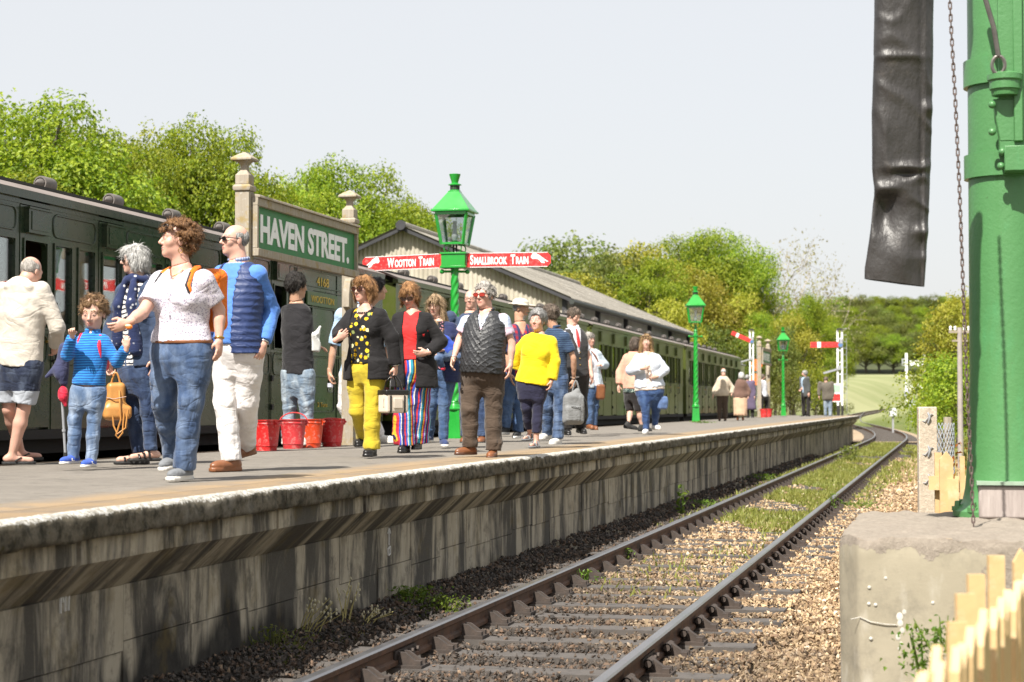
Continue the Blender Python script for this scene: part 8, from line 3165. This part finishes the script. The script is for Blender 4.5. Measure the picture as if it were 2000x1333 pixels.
# ---- far group
p = Person((1411, 823), (1413, 727), 'elderly man in cream sweater and brown trousers walking away near the far name board', top=718, yaw=176, hyaw=178, hpitch=-15, skin=SK_PINK, hairm=H_WHITE, g=1.1, sl=(1401, 744), sr=(1425, 744), el=(1396, 760), wl=(1393, 773), er=(1431, 758), wr=(1429, 770))
p.body(); p.hair('ring'); p.top('sweater', C_BEIGE, 773, .03, 1.9); p.bottom('trousers', C_BROWNTR, .1, (.104, .098, .086, .082, .08), 1.97, .01)
for sd in 'lr': p.shoe(sd, L_DKBROWN, R_BLACK)
p = Person((1446, 822), (1448, 735), 'elderly woman with white hair, brown cardigan and peach skirt', top=725, yaw=175, hyaw=175, fem=True, g=1.15, skin=SK_PINK, hairm=H_WHITE, sl=(1438, 750), sr=(1459, 750), el=(1434, 764), wl=(1436, 776), er=(1463, 764), wr=(1461, 776))
p.body(); p.hair('fluffy', vol=1.12); p.top('cardigan', C_BROWNC, 777, .03, 1.9); p.skirt('skirt', C_PEACHSK, 812, .22)
for sd in 'lr': p.shoe(sd, L_BROWN, L_BROWN)
p = Person((1465, 820), (1460, 739), 'person in long purple grey coat beside the elderly woman', top=730, yaw=150, hyaw=140, skin=SK_PINK, hairm=H_GREY, g=1.05, dep=71)
p.body(); p.hair('short'); p.top('coat', C_PURPLE, 800, .03, 1.9, flare=.03); p.bottom('trousers', C_BLKTR, .1, (.10, .09, .08, .074, .07), 1.97, .01)
for sd in 'lr': p.shoe(sd, L_BLACK, L_BLACK)
p = Person((1492, 819), (1490, 738), 'person in white shirt and black trousers between the posts of the far name board', top=729, yaw=90, hyaw=90, skin=SK_PINK, hairm=H_BROWN, dep=77)
p.body(); p.hair('short'); p.top('shirt', C_WSHIRT, 776, .026, 1.9); p.bottom('trousers', C_BLKTR, .1, (.10, .09, .08, .074, .07), 1.97, .01)
for sd in 'lr': p.shoe(sd, L_BLACK, L_BLACK)
p = Person((1574, 816), (1571, 731), 'grey haired man in dark jacket facing left near the platform end', top=722, yaw=-70, hyaw=-88, skin=SK_PINK, hairm=H_GREY, dep=80, z0=pz(79), el=(1566, 757), wl=(1563, 763, -.2))
p.body(); p.hair('short', vol=1.3); p.top('jacket', C_DKJ, 775, .034, 1.9, open_=(.06, .05)); p.top('shirt', C_BLUESH, 770, .015, 0); p.bottom('trousers', C_BLKTR, .1, (.10, .09, .08, .074, .07), 1.97, .01)
for sd in 'lr': p.shoe(sd, L_BLACK, L_BLACK)
p = Person((1617, 818), (1613, 743), 'person in olive jacket and pale jeans, seen from behind at the platform end', top=733, yaw=172, hyaw=172, hpitch=-20, skin=SK_PINK, hairm=H_BROWN, dep=82, z0=pz(80), g=1.1)
p.body(); p.hair('short'); p.top('jacket', C_OLIVEJ, 782, .036, 1.9); p.bottom('jeans', C_JEAN3, .1, (.10, .092, .08, .074, .07), 1.97, .01)
for sd in 'lr': p.shoe(sd, L_BROWN, L_BROWN)
# ---- passenger inside the nearest carriage
q = on_x(129, 600, XS - .25)
p = Person((131, 800), (128, 590), 'bald passenger in glasses seated inside the nearest carriage', dep=(q - CAMP).dot(FW), top=572, S=1.0, yaw=-10, hyaw=-20, skin=SK_TAN, hairm=H_GREY, hl=(121, 745), hr=(143, 745), kl=(121, 760, -.22), kr=(143, 760, -.22), al=(121, 815, -.22), ar=(143, 815, -.22), nk=(129, 628), sl=(105, 640), sr=(153, 640), z0=1.27)
p.org.z = 1.27
p.body(); p.hair('ring'); p.glasses(clear=True); p.top('shirt', C_WSHIRT, 742, .024, 1.9); p.bottom('trousers', C_BLKTR, .1, (.10, .09, .08, .074, .07), 1.97, .01)
for sd in 'lr': p.shoe(sd, L_BLACK, L_BLACK)
# ================================================================== things carried
def soft(name, label, cat, org, prims, mat, cell, wr=None, subs=(), mi=None):
    """one soft body from distance-field pieces; org is the place of the Empty, pieces are relative to it in camera-aligned axes"""
    e = empty(name, org, TH, label, cat)
    lo = np.min([p[0][1] for p in prims], 0) - .04; hi = np.max([p[0][2] for p in prims], 0) + .04
    Fd = Field(lo, hi, cell)
    for p, k in prims: Fd.add(p, k)
    for p, k in subs: Fd.sub(p, k)
    if wr: Fd.wrinkle(wr)
    obj('body', np_mesh('body', *Fd.mesh(), mat), e)
    return e
def strap(e, name, pts, r, mat, closed=False):
    mb = MB(); mb.tube([Vector(p) for p in pts], r, 6, closed=closed); return mb.build(name, [mat], e, 60)
def at_(u, v, dep): return at_depth(u, v, dep)
def ax_(yaw):
    a = R(yaw); return np.array([[math.cos(a), math.sin(a), 0], [-math.sin(a), math.cos(a), 0], [0, 0, 1]])
def loc_(o, u, v, dep):
    q = at_depth(u, v, dep) - o; return np.array([q.dot(RT), q.dot(HF), q.z])
def arcpts(a, b, h, n=9):
    a, b = np.asarray(a), np.asarray(b)
    return [a + (b - a) * t + np.array([0, 0, h * math.sin(math.pi * t)]) for t in np.linspace(0, 1, n)]

# tan leather bag of the white haired woman
d = people['scarf'].dep - .10
o = at_(226, 780, d)
e = soft('handbag', 'tan leather backpack style handbag held by the white haired woman', 'bag', o,
    [(rbox((.0, 0, -.01), (.078, .055, .15), ax_(15), .04), .0), (rbox((.015, 0, -.11), (.115, .06, .055), ax_(15), .03), .05)], L_TAN, .007,
    lambda P: vnoise(P, 3, 30) * .003 - folds(P, 4, 16, .6) * .003)
hp_ = loc_(o, 216, 716, d)
strap(e, 'handle', arcpts((-.04, 0, .12), (.04, 0, .12), .10), .009, L_TAN)
strap(e, 'shoulder_strap', [(.04, -.05, .07), (.05, -.07, -.05), (.06, -.075, -.17), (.02, -.08, -.30), (.04, -.08, -.325), (.075, -.075, -.28), (.085, -.07, -.12)], .008, L_TAN)
strap(e, 'shoulder_strap', [(-.02, -.06, -.06), (-.0, -.075, -.22), (.03, -.08, -.29), (.10, -.075, -.24), (.115, -.06, -.09)], .008, L_TAN)
strap(e, 'flap_seam', [(-.10, -.065, .02), (0, -.072, .0), (.10, -.06, .02)], .004, L_BROWN)

# navy coat slung behind the child, red cap and grey pole
pc = people['child']
o = at_(112, 715, pc.dep + .22)
e = soft('coat', 'navy coat slung behind the curly haired child', 'coat', o,
    [(cone((.06, 0, .14), (.03, 0, -.06), .045, .055), 0), (cone((.03, 0, -.04), (.05, 0, -.13), .05, .035), .03), (cone((.02, 0, .0), (-.09, .02, -.085), .04, .014), .03)], cloth('navy_coat', (.045, .05, .11)), .008,
    lambda P: -folds(P, 7, 14, .5) * .008)
o = at_(123, 770, pc.dep + .20)
e = soft('cap', 'crumpled red cloth cap hanging below the navy coat', 'cap', o, [(ell((0, 0, 0), np.array([.042, .035, .06])), 0), (cone((.0, 0, -.03), (.02, 0, -.085), .03, .012), .02)], M_redS, .006, lambda P: -folds(P, 2, 30, 1) * .006)
a = at_(121, 775, pc.dep + .25); b = on_plat(128, 899); b = at_(128, 893, pc.dep + .25)
e = empty('walking_stick', b, 0, 'grey metal walking pole standing behind the child', 'stick')
mb = MB(); mb.tube([Vector((0, 0, 0)), a - b], .011, 8); mb.build('shaft', [M_steel], e)
mb = MB(); mb.tube([(a - b) * .42, (a - b) * .46], .016, 8); mb.build('clamp', [M_steel], e)
mb = MB(); mb.tube([(0, 0, -.0), (0, 0, .035)], .018, 8); mb.build('rubber_tip', [R_BLACK], e)

# orange rucksack on the curly haired woman's back
pw = people['curly']
c = pw.hip + pw.up * pw.L * .62 - pw.tf * .25 * pw.S
o = pw.org + RT * c[0] + HF * c[1] + Vector((0, 0, c[2]))
e = soft('rucksack', 'orange rucksack on the back of the curly haired woman', 'rucksack', o, [(rbox((0, 0, 0), (.15, .09, .21), [pw.tr, -pw.tf, pw.up], .06), 0)], M_orangeS, .009, lambda P: -folds(P, 9, 12, .6) * .006)
strap(e, 'top_loop', arcpts(-pw.tr * .03 + pw.up * .20 + pw.tf * .06, pw.tr * .03 + pw.up * .20 + pw.tf * .06, .03), .006, R_BLACK)
# small red rucksack of the child
c = pc.hip + pc.up * pc.L * .62 - pc.tf * .17 * pc.S
o = pc.org + RT * c[0] + HF * c[1] + Vector((0, 0, c[2]))
soft('rucksack', 'small red rucksack on the back of the child', 'rucksack', o, [(rbox((0, 0, 0), (.10, .06, .12), [pc.tr, -pc.tf, pc.up], .04), 0)], M_redS, .009)
# piece of fruit passed between the hands
o = at_(252, 639, pw.dep - .36)
e = soft('fruit_slice', 'red and yellow piece of apple held out to the child', 'fruit', o, [(ell((0, 0, 0), np.array([.024, .016, .017])), 0)], pm('apple_skin', (.70, .20, .03), .35, .2, 30), .005)
mb = MB(); mb.ball((-.004, -.010, .008), .016, 8, 0, (1.2, .6, .6)); mb.build('flesh', [pm('apple_flesh', (.80, .66, .36), .5)], e, 60)

# cream and black handbag
d = people['yellow'].dep - .12
o = at_(768, 782, d)
A = ax_(38)
e = soft('handbag', 'cream and black structured handbag held by the woman in mustard trousers', 'bag', o, [(rbox((0, 0, -.015), (.125, .075, .105), A, .022), 0)], pm('cream_leather', (.62, .54, .45), .4, .1, 10), .006)
mb = MB(); M4 = Matrix([list(A[0]), list(A[1]), list(A[2])]).transposed().to_4x4()
mb.box(-.129, .129, -.0785, .0785, .045, .096, 0, M4); mb.build('black_top_panel', [L_BLACK], e, 20, bevel=.01)
for s_ in (-1, 1):
    mb = MB(); mb.box(s_ * .078 - .009, s_ * .078 + .009, -.081, .081, -.118, .044, 0, M4); mb.build('black_band', [L_BLACK], e, 20, bevel=.004)
mb = MB(); mb.box(-.05, .05, -.086, -.078, -.075, .02, 0, M4); mb.build('pocket', [pm('cream_leather', (.62, .54, .45))], e, 20, bevel=.004)
for s_ in (-1, 1):
    strap(e, 'handle', [A.T @ np.array(q) for q in ((-.07, s_ * .05, .09), (-.055, s_ * .035, .17), (-.02, s_ * .015, .225), (.02, s_ * .015, .225), (.055, s_ * .035, .17), (.07, s_ * .05, .09))], .008, L_BLACK)
strap(e, 'zip_tassel', [A.T @ np.array(q) for q in ((-.12, -.03, .06), (-.135, -.03, .0), (-.13, -.03, -.06))], .006, pm('cream_leather', (.62, .54, .45)))

# grey rucksack carried by the man in the polo
d = people['polo'].dep - .10
o = at_(1123, 795, d)
e = soft('rucksack', 'grey rucksack carried by its top loop by the man in the navy polo', 'rucksack', o, [(rbox((-.02, 0, -.03), (.135, .085, .20), ax_(20), .06), 0), (rbox((-.03, -.07, -.09), (.10, .04, .10), ax_(20), .03), .02), (cone((-.08, 0, .10), (.03, 0, .20), .05, .04), .05)], cloth('grey_rucksack', (.20, .205, .21), weave=120), .009, lambda P: -folds(P, 5, 14, .7) * .008)
strap(e, 'carry_loop', arcpts((-.03, 0, .20), (.05, 0, .22), .12), .012, cloth('grey_rucksack', (.2, .2, .2)))
strap(e, 'shoulder_strap', [(.06, .05, .20), (.15, .06, .05), (.16, .06, -.12), (.12, .05, -.22)], .016, R_BLACK)
strap(e, 'pocket_zip', [(-.125, -.085, -.01), (-.03, -.118, -.0), (.07, -.085, -.01)], .005, R_BLACK)

# brown shoulder bag, blue shopping bag
d = people['denim'].dep - .1
soft('shoulder_bag', 'brown shoulder bag of the woman in the pale denim jacket', 'bag', at_(1173, 766, d), [(rbox((0, 0, 0), (.07, .07, .13), ax_(10), .04), 0)], L_BROWN, .014, lambda P: -folds(P, 5, 14, .7) * .008)
d = people['hoodie'].dep - .02
e = soft('carrier_bag', 'blue glossy carrier bag beside the blonde woman in the hoodie', 'bag', at_(1294, 787, d), [(rbox((0, 0, 0), (.085, .05, .11), ax_(10), .03), 0), (cone((-.02, 0, .12), (.01, 0, .02), .02, .06), .04)], pm('blue_plastic', (.10, .16, .32), .25, .3, 12), .014, lambda P: -folds(P, 5, 18, .7) * .012)
strap(e, 'red_handle', [(-.05, .0, .30), (-.02, 0, .22), (-.02, 0, .12)], .012, M_redS)
# water bottle and paper bag
d = people['bottle'].dep - .10
o = at_(645, 752, d)
e = empty('water_bottle', o, 0, 'clear plastic water bottle with purple cap held in a lowered hand', 'bottle')
mb = MB(); mb.lathe([(.01, -.10), (.034, -.095), (.036, -.08), (.034, -.02), (.031, 0), (.035, .02), (.034, .05), (.018, .085), (.016, .10)], 14)
mb.build('bottle', [glass_mat('clear_plastic', (.90, .92, .95), .9, .05)], e, 40)
mb = MB(); mb.lathe([(.018, .10), (.02, .105), (.02, .135), (.01, .14)], 12); mb.build('cap', [pm('purple_cap', (.16, .03, .38), .4)], e, 40)
mb = MB(); mb.lathe([(.0365, -.03), (.0365, .02)], 14); mb.build('wrapper', [pm('bottle_wrapper', (.55, .55, .66), .4)], e, 40)
d = people['tee'].dep + .20
e = soft('paper_bag', 'crumpled white paper bag held by the young man in the black T-shirt', 'bag', at_(616, 668, d - .25), [(rbox((0, 0, .0), (.055, .028, .12), ax_(30), .012), 0), (cone((.02, 0, .1), (.05, 0, .17), .04, .02), .02)], pm('white_paper', (.66, .66, .64), .6, .1), .011, lambda P: -folds(P, 5, 24, .8) * .02)
